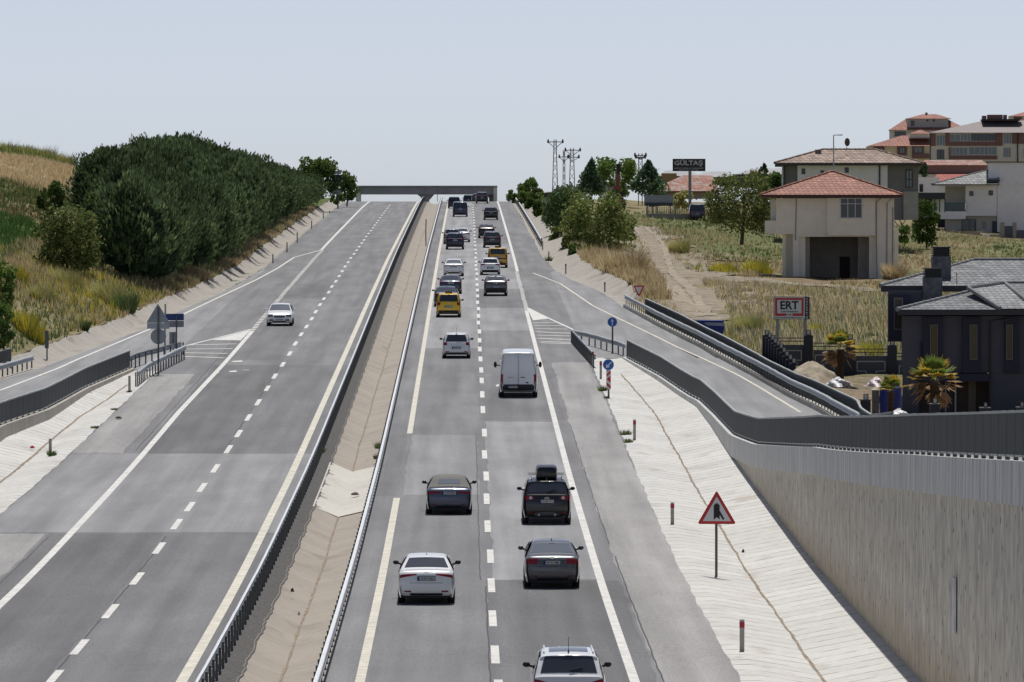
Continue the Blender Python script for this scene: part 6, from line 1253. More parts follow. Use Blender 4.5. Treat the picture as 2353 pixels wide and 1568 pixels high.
# A cream house on stilts with an open ground floor
Y0 = 510.; c4 = lambda x, y: (1709.6 + x / 3.657, 229.8 + y / 3.657)
def X4(x): return 1709.6 + x / 3.657
def Y4(y): return 229.8 + y / 3.657
p = AT(1913, 641, Y0); t = thing('house', 'cream house with a red tiled roof over an open ground floor', 'house', p)
M_fred = mat('fascia_dark_red', (.075, .03, .025), .6)
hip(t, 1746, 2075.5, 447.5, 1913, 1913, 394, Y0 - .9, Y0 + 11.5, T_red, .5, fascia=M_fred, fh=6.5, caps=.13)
wallb(t, X4(270), X4(1262), Y4(828), Y4(1128), Y0, 10.5, W_cream)
wallb(t, X4(700), X4(1100), Y4(825), Y4(1122), Y0 - .45, .46, W_cream, 'bay'); wallb(t, X4(705), X4(1108), Y4(1122), Y4(1140), Y0 - .44, .45, W_cream, 'bay_floor')
wallb(t, X4(455), X4(1062), Y4(1128.5), Y4(1150), Y0 + .05, 10, W_cream, 'slab')
for a, c, dy in [(325, 350, .6), (412, 463, 0), (463, 515, .5), (1112, 1262, 0), (1052, 1112, .5)]: wallb(t, X4(a), X4(c), Y4(1128.5), Y4(1515), Y0 + dy, 9 if a > 1100 else .5, W_cream, 'pillar')
wallb(t, X4(350), X4(412), Y4(1128.5), Y4(1510), Y0 + 1.2, .3, W_cream, 'recess_wall'); wallb(t, X4(515), X4(552), Y4(1150), Y4(1512), Y0 + 1.5, 6, W_conc, 'inner_wall'); wallb(t, X4(960), X4(1052), Y4(1150), Y4(1512), Y0 + 3., 5, W_conc, 'inner_wall')
wallb(t, X4(552), X4(960), Y4(1145), Y4(1512), Y0 + 7.5, .3, W_conc, 'back_wall'); wallb(t, X4(803), X4(890), Y4(1318), Y4(1500), Y0 + 7.44, .05, mat('door_dark_brown', (.04, .02, .02), .7), 'door')
wallb(t, X4(222), X4(270), Y4(835), Y4(1015), Y0 + 2.5, 6, W_cream, 'side_wall'); wallb(t, X4(175), X4(270), Y4(1015), Y4(1126), Y0 + .6, 4, W_cream, 'balcony'); wallb(t, X4(1264), X4(1298), Y4(1072), Y4(1420), Y0 + 2, 6, W_cream, 'side_wall')
window(t, X4(808), X4(994), Y4(824), Y4(995), Y0 - .45, (.345, .68), (.29,), t=1.7); wallb(t, X4(806), X4(998), Y4(993), Y4(1001), Y0 - .6, .15, M_frame, 'sill')
for pts in [[(1160, 822), (1112, 860), (1112, 1115), (1118, 1500)], [(1245, 822), (1202, 870), (1200, 1500)], [(1250, 900), (1250, 1480)], [(440, 830), (432, 1180)]]:
    b = MB(); b.tube([AT(*c4(*q_), Y0 - .06) for q_ in pts], .035, 5); adopt(b.build('drain_pipe', mat('pipe_grey', (.22, .2, .17), .6)), t)
# B grey and white house behind it
Y1 = 620.; p = AT(1950, 560, Y1); t = thing('house', 'white and dark grey house with a tan tiled roof behind the cream one', 'house', p)
hip(t, 1780, 2121, 374.5, 1890, 2010, 344, Y1, Y1 + 16, T_tan, 1.2, fascia=mat('fascia_dark', (.05, .045, .045), .6), fh=6, caps=.14)
wallb(t, X4(318), X4(1465), Y4(545), Y4(1010), Y1 + .5, 15, W_greyd); wallb(t, X4(450), X4(1138), Y4(552), Y4(760), Y1 + .3, .3, W_white, 'white_panel'); wallb(t, X4(1146), X4(1206), Y4(552), Y4(800), Y1 + .3, .3, W_white, 'white_panel'); wallb(t, X4(318), X4(332), Y4(555), Y4(760), Y1 + .3, .3, W_white, 'white_panel')
wallb(t, X4(1340), X4(1465), Y4(770), Y4(1010), Y1 + .2, 1, W_conc, 'lower_wall')
for a, c, d, e in [(485, 515, 578, 625), (645, 672, 594, 630), (848, 880, 570, 612)]: window(t, X4(a), X4(c), Y4(d), Y4(e), Y1 + .3, (.5,), (), M_framed)
window(t, X4(1358), X4(1418), Y4(585), Y4(738), Y1 + .5, (.5,), (.55,), M_framed, M_wing, t=2.2)
for a in (1140, 337): b = MB(); b.tube([AT(*c4(a, 545), Y1 + .2), AT(*c4(a, 720), Y1 + .2)], .09, 6); adopt(b.build('drain_pipe', M_framed), t)
wallb(t, X4(600), X4(650), Y4(418), Y4(458), Y1 + 5, .8, mat('chimney_tan', (.2, .17, .15), .8), 'chimney')
b = MB(); a = AT(*c4(862, 420), Y1 + 5); c = AT(*c4(866, 356), Y1 + 5); b.tube([a, (a[0], a[1], c[2] - .5)], .04, 5); pole = adopt(b.build('dish_mast', M_post), t)
b = MB(); r = 29 / 3.657 / PX(Y1 + 5); b.loft([[(c[0] + r * k * .78 * math.cos(x), c[1] - .3 + d_, c[2] + r * 1.22 * k * math.sin(x)) for x in np.linspace(0, 2 * math.pi, 18)[:-1]] for k, d_ in ((.1, .28), (.6, .18), (1, 0), (.98, .02), (.1, .33))]); adopt(b.build('satellite_dish', mat('dish_brown', (.16, .13, .11), .6)), t)
p = AT(X4(753), Y4(640), 575); t = thing('street_lamp', 'slim street lamp with a short bent arm in front of the grey and white house', 'street lamp', (p[0], 575, p[2] - 4))
b = MB(); q0, q1, q2 = AT(X4(753), Y4(760), 575), AT(X4(753), Y4(297), 575), AT(X4(824), Y4(294), 575); b.tube([q0, q1], [.08, .05], 7); adopt(b.build('pole', M_steel), t); b = MB(); b.tube([q1, q2], .045, 6); adopt(b.build('arm', M_steel), t); b = MB(); b.box((q2[0] - .2, 575, q2[2] - .03), (.5, .2, .08)); adopt(b.build('lamp_head', M_steel), t)
# C white villa at the right
Y2 = 750.; p = AT(2230, 532, Y2); t = thing('house', 'white villa with a grey tiled roof, a balcony and a tall blank block', 'house', p)
a4 = lambda *v: (X4(v[0]), X4(v[1]), Y4(v[2]), Y4(v[3]))
hip(t, X4(1576), X4(2140), Y4(708), X4(2045), X4(2140), Y4(592), Y2 - 1, Y2 + 12, T_dgrey, .6, fascia=mat('fascia_black', (.03, .03, .035), .5), fh=2.2, caps=.12)
wallb(t, *a4(1862, 2125, 714, 975), Y2, 10, W_white); wallb(t, *a4(1690, 1862, 725, 870), Y2 + 2.5, 8, plaster('villa_cream_wall', (.52, .49, .42)), 'recess_wall'); wallb(t, *a4(1634, 1862, 938, 1002), Y2 - .6, 3, W_white, 'balcony'); wallb(t, *a4(1646, 1858, 862, 936), Y2 - .6, .08, mat('balcony_glass_blue', (.05, .085, .10), .15), 'balcony_glass')
wallb(t, *a4(1690, 2125, 976, 1135), Y2 + 1.2, 9, plaster('villa_lower_wall', (.54, .53, .50)), 'ground_wall'); wallb(t, *a4(2052, 2420, 524, 1120), Y2 + 1.5, 10, W_white, 'tall_block'); wallb(t, *a4(2036, 2420, 519, 527), Y2 + 1.2, 10, M_framed, 'parapet_cap'); wallb(t, *a4(2128, 2180, 680, 1110), Y2 + .9, .6, W_white, 'pier')
for r_ in [(1895, 1928, 768, 808), (2056, 2092, 762, 803)]: window(t, *a4(*r_), Y2, (), (), M_framed)
window(t, *a4(1830, 1950, 1003, 1102), Y2 + 1.2, (.52,), (), M_framed, M_win); wallb(t, *a4(2087, 2144, 1020, 1138), Y2 + 1.0, .1, M_framed, 'door'); wallb(t, *a4(2003, 2035, 1022, 1080), Y2 + 1.1, .1, W_conc, 'plaque')
wallb(t, *a4(1628, 1690, 1000, 1075), Y2 + 3, 3, W_navy, 'annex'); wallb(t, *a4(2040, 2148, 672, 692), Y2 - 1.2, .6, M_framed, 'canopy')
p = AT(2300, 545, 735); t = thing('yard_wall', 'low tan stone wall with gate pillars in front of the white villa', 'wall', p); M_stone = mat('tan_stone', (.33, .29, .24), .9, var=.3, vscale=1.5)
wallb(t, *a4(1690, 1985, 1103, 1215), 735, .4, M_stone, 'stone_face'); wallb(t, *a4(1985, 2150, 1130, 1225), 734, .4, M_stone, 'stone_face')
for a, c in [(2150, 2190), (2258, 2290)]: wallb(t, *a4(a, c, 1030, 1250), 733, .6, plaster('gate_pillar', (.34, .31, .28)), 'pillar')
for a, c in [(2190, 2258), (2290, 2420)]: wallb(t, *a4(a, c, 1060 if a < 2250 else 1095, 1235), 733.2, .1, mat('gate_grey', (.09, .1, .13), .5), 'gate_panel')
wallb(t, *a4(2008, 2065, 1126, 1215), 732, 1, W_white, 'meter_box')
# D white terrace and black pergola between the houses, red roofs behind
p = AT(2125, 520, 790); t = thing('house', 'white terrace house with a black pergola left of the villa', 'house', p)
wallb(t, *a4(1464, 1640, 650, 1000), 790, 8, W_white); wallb(t, *a4(1440, 1690, 780, 835), 700, 4, mat('pergola_black', (.03, .032, .04), .5), 'pergola_roof'); wallb(t, *a4(1440, 1580, 835, 960), 701, 3, mat('pergola_wall', (.04, .042, .05), .5), 'dark_wall'); wallb(t, *a4(1580, 1686, 835, 940), 702, 3, W_white, 'white_wall')
for a in (1600, 1640, 1684): wallb(t, *a4(a, a + 8, 830, 945), 700.2, .15, M_framed, 'post')
window(t, *a4(1475, 1505, 710, 775), 790, (), (), M_framed)
p = AT(2180, 420, 860); t = thing('house', 'long low pink house with weathered red tiles behind the villa', 'house', p)
hip(t, X4(1462), X4(2050), Y4(548), X4(1520), X4(2000), Y4(506), 860, 872, T_old, .5); wallb(t, *a4(1464, 2044, 549, 612), 860.5, 10, plaster('pink_plaster', (.40, .22, .21))); wallb(t, *a4(1460, 2050, 612, 626), 859.6, .6, mat('gutter_dark', (.08, .04, .04), .6), 'gutter')
p = AT(2190, 440, 830); t = thing('house', 'bright red tiled roof just behind the villa ridge', 'house', p)
hip(t, X4(1580), X4(2050), Y4(690), X4(1620), X4(2050), Y4(625), 830, 842, tile('bright_red_tiles', (.44, .11, .08), (.34, .08, .06), .2, .5), .3); wallb(t, *a4(1585, 2045, 692, 800), 831, 8, W_white)
# E apartment blocks on the far hill
Y3 = 1440.
p = AT(2350, 420, Y3); t = thing('apartment_building', 'long beige apartment block with brown bands and a grey brown roof', 'apartment block', p)
k5 = 2353 / (410 / 1.088); X5 = lambda x: 2150 / 1.088 + x / k5; Y5 = lambda y: 250 / 1.088 + y / k5; a5 = lambda *v: (X5(v[0]), X5(v[1]), Y5(v[2]), Y5(v[3]))
W_ap = plaster('beige_render', (.78, .73, .64)); W_ap2 = plaster('beige_render_pale', (.80, .77, .70))
wallb(t, *a5(1003, 3000, 455, 1300), Y3, 16, W_ap); hip(t, X5(990), X5(3060), Y5(470), X5(1790), X5(2900), Y5(295), Y3, Y3 + 18, T_brown, 1.5)
for r_ in [(1018, 1085, 490, 662), (1228, 2045, 600, 662), (1228, 1290, 480, 600), (1950, 2045, 455, 600), (2186, 2255, 450, 630), (2275, 2335, 450, 630), (1275, 1970, 800, 855), (1275, 1300, 680, 800)]: wallb(t, *a5(*r_), Y3 - .35, .36, M_brickd, 'brown_band')
wallb(t, *a5(1003, 3000, 662, 672), Y3 - .2, .21, W_ap2, 'floor_line'); wallb(t, *a5(1003, 3000, 855, 865), Y3 - .2, .21, W_ap2, 'floor_line')
for r_, c_s, gm in [((1098, 1222, 505, 655), (.35, .7), M_wing), ((1290, 1440, 490, 595), (.5,), M_wing), ((1442, 1590, 485, 592), (.3, .65), M_wing), ((1595, 1945, 490, 585), (.15, .3, .45, .6, .75, .9), M_win), ((2062, 2180, 480, 632), (.3, .65), M_wing), ((1300, 1545, 680, 795), (.15, .3, .5, .75), M_wing), ((1560, 1965, 675, 790), (.2, .4, .55, .7, .82), M_wing), ((2056, 2165, 685, 828), (.35, .65), M_wing), ((1105, 1208, 715, 850), (.5,), M_win), ((2345, 2440, 480, 640), (.5,), M_win), ((2345, 2440, 690, 830), (.5,), M_wing)]: window(t, *a5(*r_), Y3 - .1, c_s, (), M_framed if gm is M_win else None, gm, t=.9)
for x in (2262, 1005): b = MB(); b.tube([AT(X5(x), Y5(480), Y3 - .4), AT(X5(x), Y5(900), Y3 - .4)], .16, 5); adopt(b.build('drain_pipe', M_framed), t)
wallb(t, *a5(1760, 2300, 275, 300), Y3 + 4, 6, mat('roof_frame_dark', (.045, .035, .035), .7), 'roof_frame')
for r_ in [(1762, 1815, 228, 276), (1838, 2050, 213, 276), (2070, 2110, 215, 276), (2220, 2330, 235, 276)]: wallb(t, *a5(*r_), Y3 + 5, 3, M_brickd, 'roof_hut')
p = AT(2345, 300, Y3 + 80); t = thing('apartment_building', 'far red roof peeking over the long apartment block at the right border', 'apartment block', p); hip(t, X5(2130), X5(2900), Y5(235), X5(2380), X5(2700), Y5(168), Y3 + 60, Y3 + 75, T_far, .5); wallb(t, *a5(2180, 2850, 236, 330), Y3 + 61, 10, W_ap)
p = AT(2080, 400, Y3 - 40); t = thing('apartment_building', 'lower apartment block with a red hipped roof and small roof room', 'apartment block', p); Y6 = Y3 - 40
hip(t, X5(105), X5(1000), Y5(662), X5(600), X5(1000), Y5(512), Y6, Y6 + 16, T_far, .6); wallb(t, *a5(140, 998, 664, 1250), Y6 + .8, 14, W_yel); wallb(t, *a5(718, 1000, 482, 558), Y6 + 2, 8, W_ap2, 'roof_room'); hip(t, X5(718), X5(1005), Y5(483), X5(850), X5(880), Y5(432), Y6 + 1.5, Y6 + 10, T_far, .3, 'roof_room_roof')
wallb(t, *a5(710, 1000, 546, 562), Y6 + 1.5, .4, M_brickd, 'roof_trim')
for r_ in [(535, 675, 655, 800), (750, 915, 655, 770), (200, 350, 668, 770)]: wallb(t, *a5(*r_), Y6 + .4, .41, M_brickd, 'brown_band')
for r_ in [(570, 645, 680, 770), (775, 895, 672, 765), (225, 330, 690, 760)]: window(t, *a5(*r_), Y6 + .35, (.5,), (), M_framed, M_wing, t=.8)
wallb(t, *a5(750, 995, 770, 840), Y6 - .3, 1, M_brickd, 'balcony')
p = AT(2120, 330, Y3 + 30); t = thing('apartment_building', 'topmost apartment block with a grey penthouse and red roofs', 'apartment block', p); Y7 = Y3 + 30
hip(t, X5(412), X5(1560), Y5(432), X5(640), X5(1270), Y5(285), Y7, Y7 + 18, T_far, .6); wallb(t, *a5(478, 1450, 434, 900), Y7 + 1, 14, plaster('grey_render', (.62, .60, .58))); wallb(t, *a5(688, 1268, 262, 395), Y7 + 1.5, 9, plaster('penthouse_grey', (.48, .46, .45)), 'penthouse'); hip(t, X5(675), X5(1305), Y5(268), X5(900), X5(1100), Y5(205), Y7 + 1, Y7 + 11, T_far, .5, 'penthouse_roof')
for r_ in [(730, 780, 300, 372), (955, 985, 285, 310), (1045, 1075, 285, 315), (500, 655, 455, 525)]: window(t, *a5(*r_), Y7 + (1.5 if r_[2] < 400 else 1.), (.5,), (), M_framed, M_win, t=.6)
wallb(t, *a5(940, 970, 182, 212), Y7 + 5, 1, M_brickd, 'chimney')
# F low houses behind the billboard
p = AT(1580, 445, 850); t = thing('house', 'low house with a weathered red roof behind the billboard', 'house', p); r2 = 2352 / (360 / 1.088); X6 = lambda x: 1600 / 1.088 + x / r2; Y6_ = lambda y: 390 / 1.088 + y / r2; a6 = lambda *v: (X6(v[0]), X6(v[1]), Y6_(v[2]), Y6_(v[3]))
hip(t, X6(150), X6(1300), Y6_(575), X6(700), X6(1180), Y6_(318), 850, 866, T_old, .5, fascia=mat('eave_brown', (.12, .07, .055), .7), fh=2.5); wallb(t, *a6(210, 1250, 578, 700), 851, 12, plaster('old_wall', (.42, .36, .29))); wallb(t, *a6(200, 400, 580, 640), 849, 1.5, mat('red_shed', (.13, .03, .035), .6), 'shed')
p = AT(1575, 400, 1000); t = thing('house', 'ochre house with a grey domed roof behind the weathered red one', 'house', p); hip(t, X6(290), X6(1000), Y6_(330), X6(420), X6(800), Y6_(238), 1000, 1012, mat('grey_sheet_roof', (.34, .34, .345), .7, var=.2, vscale=.5), .3); wallb(t, *a6(350, 600, 285, 520), 999, 5, plaster('ochre_plaster', (.36, .24, .11))); wallb(t, *a6(300, 980, 332, 520), 1001, 8, plaster('greyish_wall', (.2, .2, .21)))
p = AT(1680, 405, 1020); t = thing('house', 'row of pale grey sheet roofs on the skyline right of the billboard', 'house', p); hip(t, X6(880), X6(1600), Y6_(345), X6(1050), X6(1400), Y6_(258), 1020, 1036, mat('grey_sheet_roof', (.34, .34, .345)), .3); wallb(t, *a6(900, 1580, 345, 480), 1021, 8, plaster('slate_wall', (.13, .14, .16)))
p = AT(1750, 400, 1010); t = thing('house', 'ochre gabled house with a grey roof left of the grey and white house', 'house', p); hip(t, X6(1540), X6(2330), Y6_(300), X6(1880), X6(2300), Y6_(205), 1010, 1024, mat('grey_sheet_roof', (.34, .34, .345)), .3); wallb(t, *a6(1800, 1985, 255, 420), 1009.5, 4, MATS['ochre_plaster']); wallb(t, *a6(1560, 2320, 300, 520), 1011, 9, MATS['slate_wall'])
# G dark villa near the ramp
Y8 = 300.; X7 = lambda x: 1709.6 + x / 3.657; Y7_ = lambda y: 551.5 + y / 3.657; a7 = lambda *v: (X7(v[0]), X7(v[1]), Y7_(v[2]), Y7_(v[3]))
p = AT(2200, 985, Y8); t = thing('house', 'dark slate villa with grey tiled roofs and two stone chimneys', 'house', p)
G_cap = mat('ridge_tile_grey', (.19, .195, .2), .75, var=.2); F_navy = mat('fascia_navy', (.03, .033, .045), .5)
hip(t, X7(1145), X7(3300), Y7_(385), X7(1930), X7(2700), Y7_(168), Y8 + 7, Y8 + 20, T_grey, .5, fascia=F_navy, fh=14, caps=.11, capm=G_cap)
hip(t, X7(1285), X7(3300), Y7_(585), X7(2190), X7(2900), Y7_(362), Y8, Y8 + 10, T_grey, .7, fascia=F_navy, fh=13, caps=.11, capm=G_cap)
# front facing wing of the lower roof
e0, e1, ap = AT(X7(1890), Y7_(410), Y8 + 2.6), AT(X7(2155), Y7_(580), Y8 - .72), AT(X7(2090), Y7_(405), Y8 + 2.9)
b = MB(); b.add([AT(X7(1885), Y7_(408), Y8 + 2.2), AT(X7(2152), Y7_(578), Y8 - .75), AT(X7(2420), Y7_(578), Y8 - .75), AT(X7(2190), Y7_(365), Y8 + 4.8)], [(0, 1, 2, 3)]); adopt(b.build('roof_wing', tile('lit_grey_tiles', (.33, .335, .34), (.235, .24, .245), .115, .34, dark=.3)), t)  # paler copy of the grey tiles, sunlight put into the colour
b = MB()
for p_, q_ in [((1885, 405, 2.2), (2152, 576, -.78)), ((2190, 362, 4.8), (2440, 560, -.7)), ((1885, 405, 2.2), (2190, 362, 4.8))]:
    A0, B0 = Vector(AT(X7(p_[0]), Y7_(p_[1]), Y8 + p_[2])), Vector(AT(X7(q_[0]), Y7_(q_[1]), Y8 + q_[2])); n = 14
    for k in range(n): b.tube([A0.lerp(B0, k / n), A0.lerp(B0, (k + .96) / n)], [.125, .1], 8)
adopt(b.build('ridge_caps', G_cap), t)
wallb(t, *a7(1325, 3200, 640, 1118), Y8 + .4, 9, W_dark); wallb(t, *a7(1212, 1500, 430, 856), Y8 + 6, 6, W_dark, 'rear_wing'); wallb(t, *a7(1330, 1470, 1100, 1600), Y8 + .5, 8, W_dark, 'ground_wall'); wallb(t, *a7(2062, 3200, 1119, 1600), Y8 + .45, 8, W_dark, 'ground_wall'); wallb(t, *a7(1470, 2062, 1125, 1190), Y8 + .1, 2, W_navy, 'lintel'); wallb(t, *a7(1470, 2062, 1190, 1600), Y8 + 2.5, .3, mat('porch_brown', (.11, .085, .075), .8), 'porch_wall')
wallb(t, *a7(1480, 1500, 855, 1190), Y8 + .3, .1, W_navy, 'corner_trim')
for x0, x1, g0, g1 in [(1505, 1672, 1565, 1628), (1838, 1990, 1898, 1960), (2192, 2312, 2205, 2258), (2420, 2560, 2470, 2530)]:
    wallb(t, *a7(x0, x1, 650, 1118), Y8 + .15, .26, W_navy, 'window_surround'); window(t, *a7(g0, g1, 715, 1005), Y8 + .14, (), (), mat('frame_silver', (.40, .41, .43), .4, .4), mat('glass_brown', (.055, .045, .035), .08, spec=.6), t=.55)
wallb(t, *a7(1212, 1385, 450, 856), Y8 + 5.7, .3, W_navy, 'window_surround'); window(t, *a7(1262, 1335, 488, 752), Y8 + 5.7, (), (), MATS['frame_silver'], MATS['glass_brown'], t=.7)
M_stk = mat('chimney_stone', (.13, .135, .145), .85, var=.45, vscale=5, var2=.2, v2scale=14); M_cap = mat('chimney_cap_black', (.02, .02, .024), .5)
for (x0, x1, yt, ym, yb, Yc_, nm) in [(1584, 1740, 58, 140, 395, Y8 + 8.5, 'chimney'), (1512, 1668, 238, 318, 505, Y8 + 5.5, 'chimney')]:
    o = wallb(t, *a7(x0, x1, ym, yb), Yc_, 1., M_stk, nm); b = MB(); bx(b, X7(x0 + 2), X7(x1 - 2), Y7_(yt), Y7_(yt + 12), Yc_ - .05, 1.1)
    for k in range(4): bx(b, X7(x0 + 6 - k * 2), X7(x1 - 6 + k * 2), Y7_(yt + 22 + k * 16), Y7_(yt + 31 + k * 16), Yc_ - .04, 1.08)
    bx(b, X7(x0 + 14), X7(x1 - 14), Y7_(yt + 12), Y7_(ym), Yc_ + .1, .8); q_ = b.build('chimney_cap', M_cap); q_.parent = o; q_.matrix_parent_inverse = Matrix.Identity(4)
b = MB(); b.tube([AT(X7(2230), Y7_(595), Y8 - .1), AT(X7(2225), Y7_(655), Y8 + .3), AT(X7(2068), Y7_(680), Y8 + .3), AT(X7(2064), Y7_(1500), Y8 + .3)], .05, 6); adopt(b.build('drain_pipe', M_cap), t)
b = MB(); b.tube([AT(X7(1786), Y7_(275), Y8 + 4), AT(X7(1790), Y7_(410), Y8 + 4)], .02, 5); adopt(b.build('antenna_rod', M_post), t)
wallb(t, *a7(1885, 1950, 1190, 1480), Y8 + 2.4, .08, mat('curtain_beige', (.30, .26, .2), .8), 'curtain')
wallb(t, *a7(1690, 1700, 1190, 1480), Y8 + 2.3, .1, MATS['frame_silver'], 'door_frame'); wallb(t, *a7(1770, 1785, 1190, 1480), Y8 + 2.3, .1, MATS['frame_silver'], 'door_frame')
# garden wall with lantern pillars
M_gw = mat('garden_wall_slate', (.085, .09, .11), .8, var=.06); M_gp = mat('garden_pillar_navy', (.03, .034, .05), .7); M_lan = mat('lantern_glass', (.75, .73, .68), .4); M_gold = mat('white_relief', (.55, .55, .55), .6); M_gr = mat('rail_black', (.015, .013, .012), .5)
def lantern(par, x, y, Y, s=1.):
    b = MB(); h = 6.2 * s; w_ = 4.6 * s; bx(b, x - w_, x + w_, y - h, y - h + 1.2, Y - .02, .26)
    bx(b, x - w_, x + w_, y + h - 1.2, y + h, Y - .02, .26)
    for q_ in (-1, 1): bx(b, x + q_ * w_ - .8, x + q_ * w_ + .8, y - h, y + h, Y - .02, .05); bx(b, x + q_ * w_ - .8, x + q_ * w_ + .8, y - h, y + h, Y + .2, .05)
    o = b.build('lantern', M_gr); g = MB(); bx(g, x - w_ + .9, x + w_ - .9, y - h + 1.2, y + h - 1.2, Y + .02, .17); l_ = g.build('lantern_glass', M_lan)
    if par: o.parent = par; o.matrix_parent_inverse = Matrix.Identity(4); l_.parent = par; l_.matrix_parent_inverse = Matrix.Identity(4)
    return o, l_
Y9 = 335.; p = AT(1960, 866, Y9); t = thing('garden_wall', 'dark slate garden wall with black rails, white outline relief and lantern pillars', 'wall', p)
for (x0, x1, yt, yb) in [(285, 505, 882, 1120), (585, 858, 925, 1150), (930, 1210, 975, 1170), (1285, 1420, 1010, 1180)]:
    wallb(t, *a7(x0, x1, yt, yb + 60), Y9, .25, M_gw, 'panel')
    for dy in (30, 57): b = MB(); b.tube([AT(X7(x0), Y7_(yt - dy), Y9 + .1), AT(X7(x1), Y7_(yt - dy), Y9 + .1)], .03, 5); adopt(b.build('rail', M_gr), t)
b = MB()
for pts in [[(360, 930), (482, 930), (482, 1012), (440, 1012)], [(672, 1052), (672, 1048), (598, 1048), (598, 968), (780, 968)], [(672, 1048), (672, 1090)], [(757, 1090), (757, 1048), (780, 1048)], [(1025, 1140), (1025, 1104), (950, 1104), (950, 1022), (1185, 1022), (1185, 1104), (1110, 1104), (1110, 1140)], [(1320, 1060), (1304, 1060), (1304, 1142), (1320, 1142)]]:
    for q0, q1 in zip(pts, pts[1:]): b.tube([AT(X7(q0[0]), Y7_(q0[1]), Y9 - .01), AT(X7(q1[0]), Y7_(q1[1]), Y9 - .01)], .03, 4)
adopt(b.build('relief_outline', M_gold), t)
for (x, yt, yb, yl) in [(543, 802, 1160, 780), (896, 840, 1160, 818), (1247, 885, 1180, 868)]: pl = wallb(t, *a7(x - 38, x + 38, yt, yb + 40), Y9 - .15, .55, M_gp, 'pillar'); lantern(pl, X7(x), Y7_(yl) - .5, Y9)
p = AT(1763, 850, 345); t = thing('garden_wall', 'stepped row of dark lantern pillars running beside the ramp fence', 'wall', p)
prev = None
for k, (x, y) in enumerate([(195, 780), (220, 802), (243, 822), (266, 848), (291, 868), (314, 893), (338, 925), (362, 957), (391, 987), (420, 1017), (449, 1075)]):
    Ya_ = np.arange(290, 420, .25); r_x = AT(X7(x), 800, 300)[0] / 300; Yk_ = float(Ya_[np.argmax(r_x * Ya_ > fen2X(Ya_) + .75)]); pl = wallb(t, *a7(x - 38, x + 38, y + 20, y + 250), Yk_, .5, M_gp, 'pillar'); lantern(pl, X7(x), Y7_(y), Yk_ + .1, .92)
    if prev: A0, B0 = AT(X7(prev[0]), Y7_(prev[1] + 75), prev[2]), AT(X7(x), Y7_(y + 75), Yk_ + .5); b = MB(); b.loft([[(A0[0] - .12, A0[1], A0[2] - 2), (A0[0] + .12, A0[1], A0[2] - 2), (A0[0] + .12, A0[1], A0[2]), (A0[0] - .12, A0[1], A0[2])], [(B0[0] - .12, B0[1], B0[2] - 2), (B0[0] + .12, B0[1], B0[2] - 2), (B0[0] + .12, B0[1], B0[2]), (B0[0] - .12, B0[1], B0[2])]]); adopt(b.build('panel', M_gw), t)
    prev = (x, y, Yk_)
for (x, y, s_, lab) in [(1025, 1320, 1.1, 'dark lantern pillar beside the grey stone post and blue barrels'), (1606, 1356, 1., 'dark lantern pillar in front of the large palm'), (2031, 1388, .8, 'dark lantern pillar right of the large palm'), (2338, 1384, .8, 'dark lantern pillar at the right picture border')]:
    Yk_ = 276.; q_ = AT(X7(x), Y7_(y + 180), Yk_); t = thing('lantern_pillar', lab, 'lamp pillar', q_); pl = wallb(t, *a7(x - 40, x + 40, y + 26, y + 190), Yk_, .6, M_gp, 'pillar'); wallb(t, *a7(x - 46, x + 46, y + 21, y + 30), Yk_ - .05, .7, mat('pillar_cap', (.12, .12, .13), .6), 'cap'); lantern(pl, X7(x), Y7_(y), Yk_ + .15, s_)
# red framed construction sign
Y10 = 348.; k8 = 1568 / (160 / 1.088); X8 = lambda x: 1900 / 1.088 + x / k8; Y8_ = lambda y: 700 / 1.088 + y / k8; a8 = lambda *v: (X8(v[0]), X8(v[1]), Y8_(v[2]), Y8_(v[3]))
p = AT(1815, 790, Y10); t = thing('company_sign', 'white sign with a red frame reading ERT on two grey posts', 'sign board', p)
for x in (430, 1105): b = MB(); a, c = AT(X8(x), Y8_(1500), Y10 + .15), AT(X8(x), Y8_(900), Y10 + .15); b.tube([(a[0], Y10 + .15, a[2] - .6), (c[0], Y10 + .15, c[2])], .1, 8); child(b, 'post', mat('sign_post_grey', (.3, .3, .33), .5), t)
wallb(t, *a8(340, 1215, 412, 968), Y10, .1, mat('sign_black', (.02, .02, .028), .5), 'backing'); wallb(t, *a8(352, 1098, 424, 960), Y10 - .02, .021, M_signwhite, 'panel')
b = MB()
for r_ in [(370, 1068, 445, 492), (370, 420, 492, 825), (1020, 1068, 492, 825), (370, 648, 825, 885), (795, 1068, 825, 885)]: bx(b, X8(r_[0]), X8(r_[1]), Y8_(r_[2]), Y8_(r_[3]), Y10 - .035, .016)
child(b, 'red_frame', M_red, t)
textp('ERT', X8(500), X8(945), Y8_(520), Y8_(725), Y10 - .035, M_text, t, bold=.025); textp('YAPI İNŞAAT', X8(505), X8(940), Y8_(752), Y8_(805), Y10 - .035, M_text, t, 'small_lettering', bold=.02); textp('A.Ş.', X8(668), X8(778), Y8_(832), Y8_(878), Y10 - .035, M_text, t, 'small_lettering', bold=.02)
textp('www.ertyapiinsaat.com.tr', X8(370), X8(1060), Y8_(910), Y8_(950), Y10 - .035, M_text, t, 'small_lettering', bold=.01)
o = text('0 212 614 21 95', AT(X8(1150), Y8_(950), Y10)[2] * 0 + (960 - 450) / k8 / PX(Y10), 55 / k8 / PX(Y10), M_signwhite, t, (0, 0, 0), 'phone_lettering', (math.pi / 2, -math.pi / 2, 0), .02); o.rotation_euler = (math.pi / 2, math.pi / 2, 0); q_ = AT(X8(1150), Y8_(700), Y10 - .02); o.location = q_; adopt(o, t)
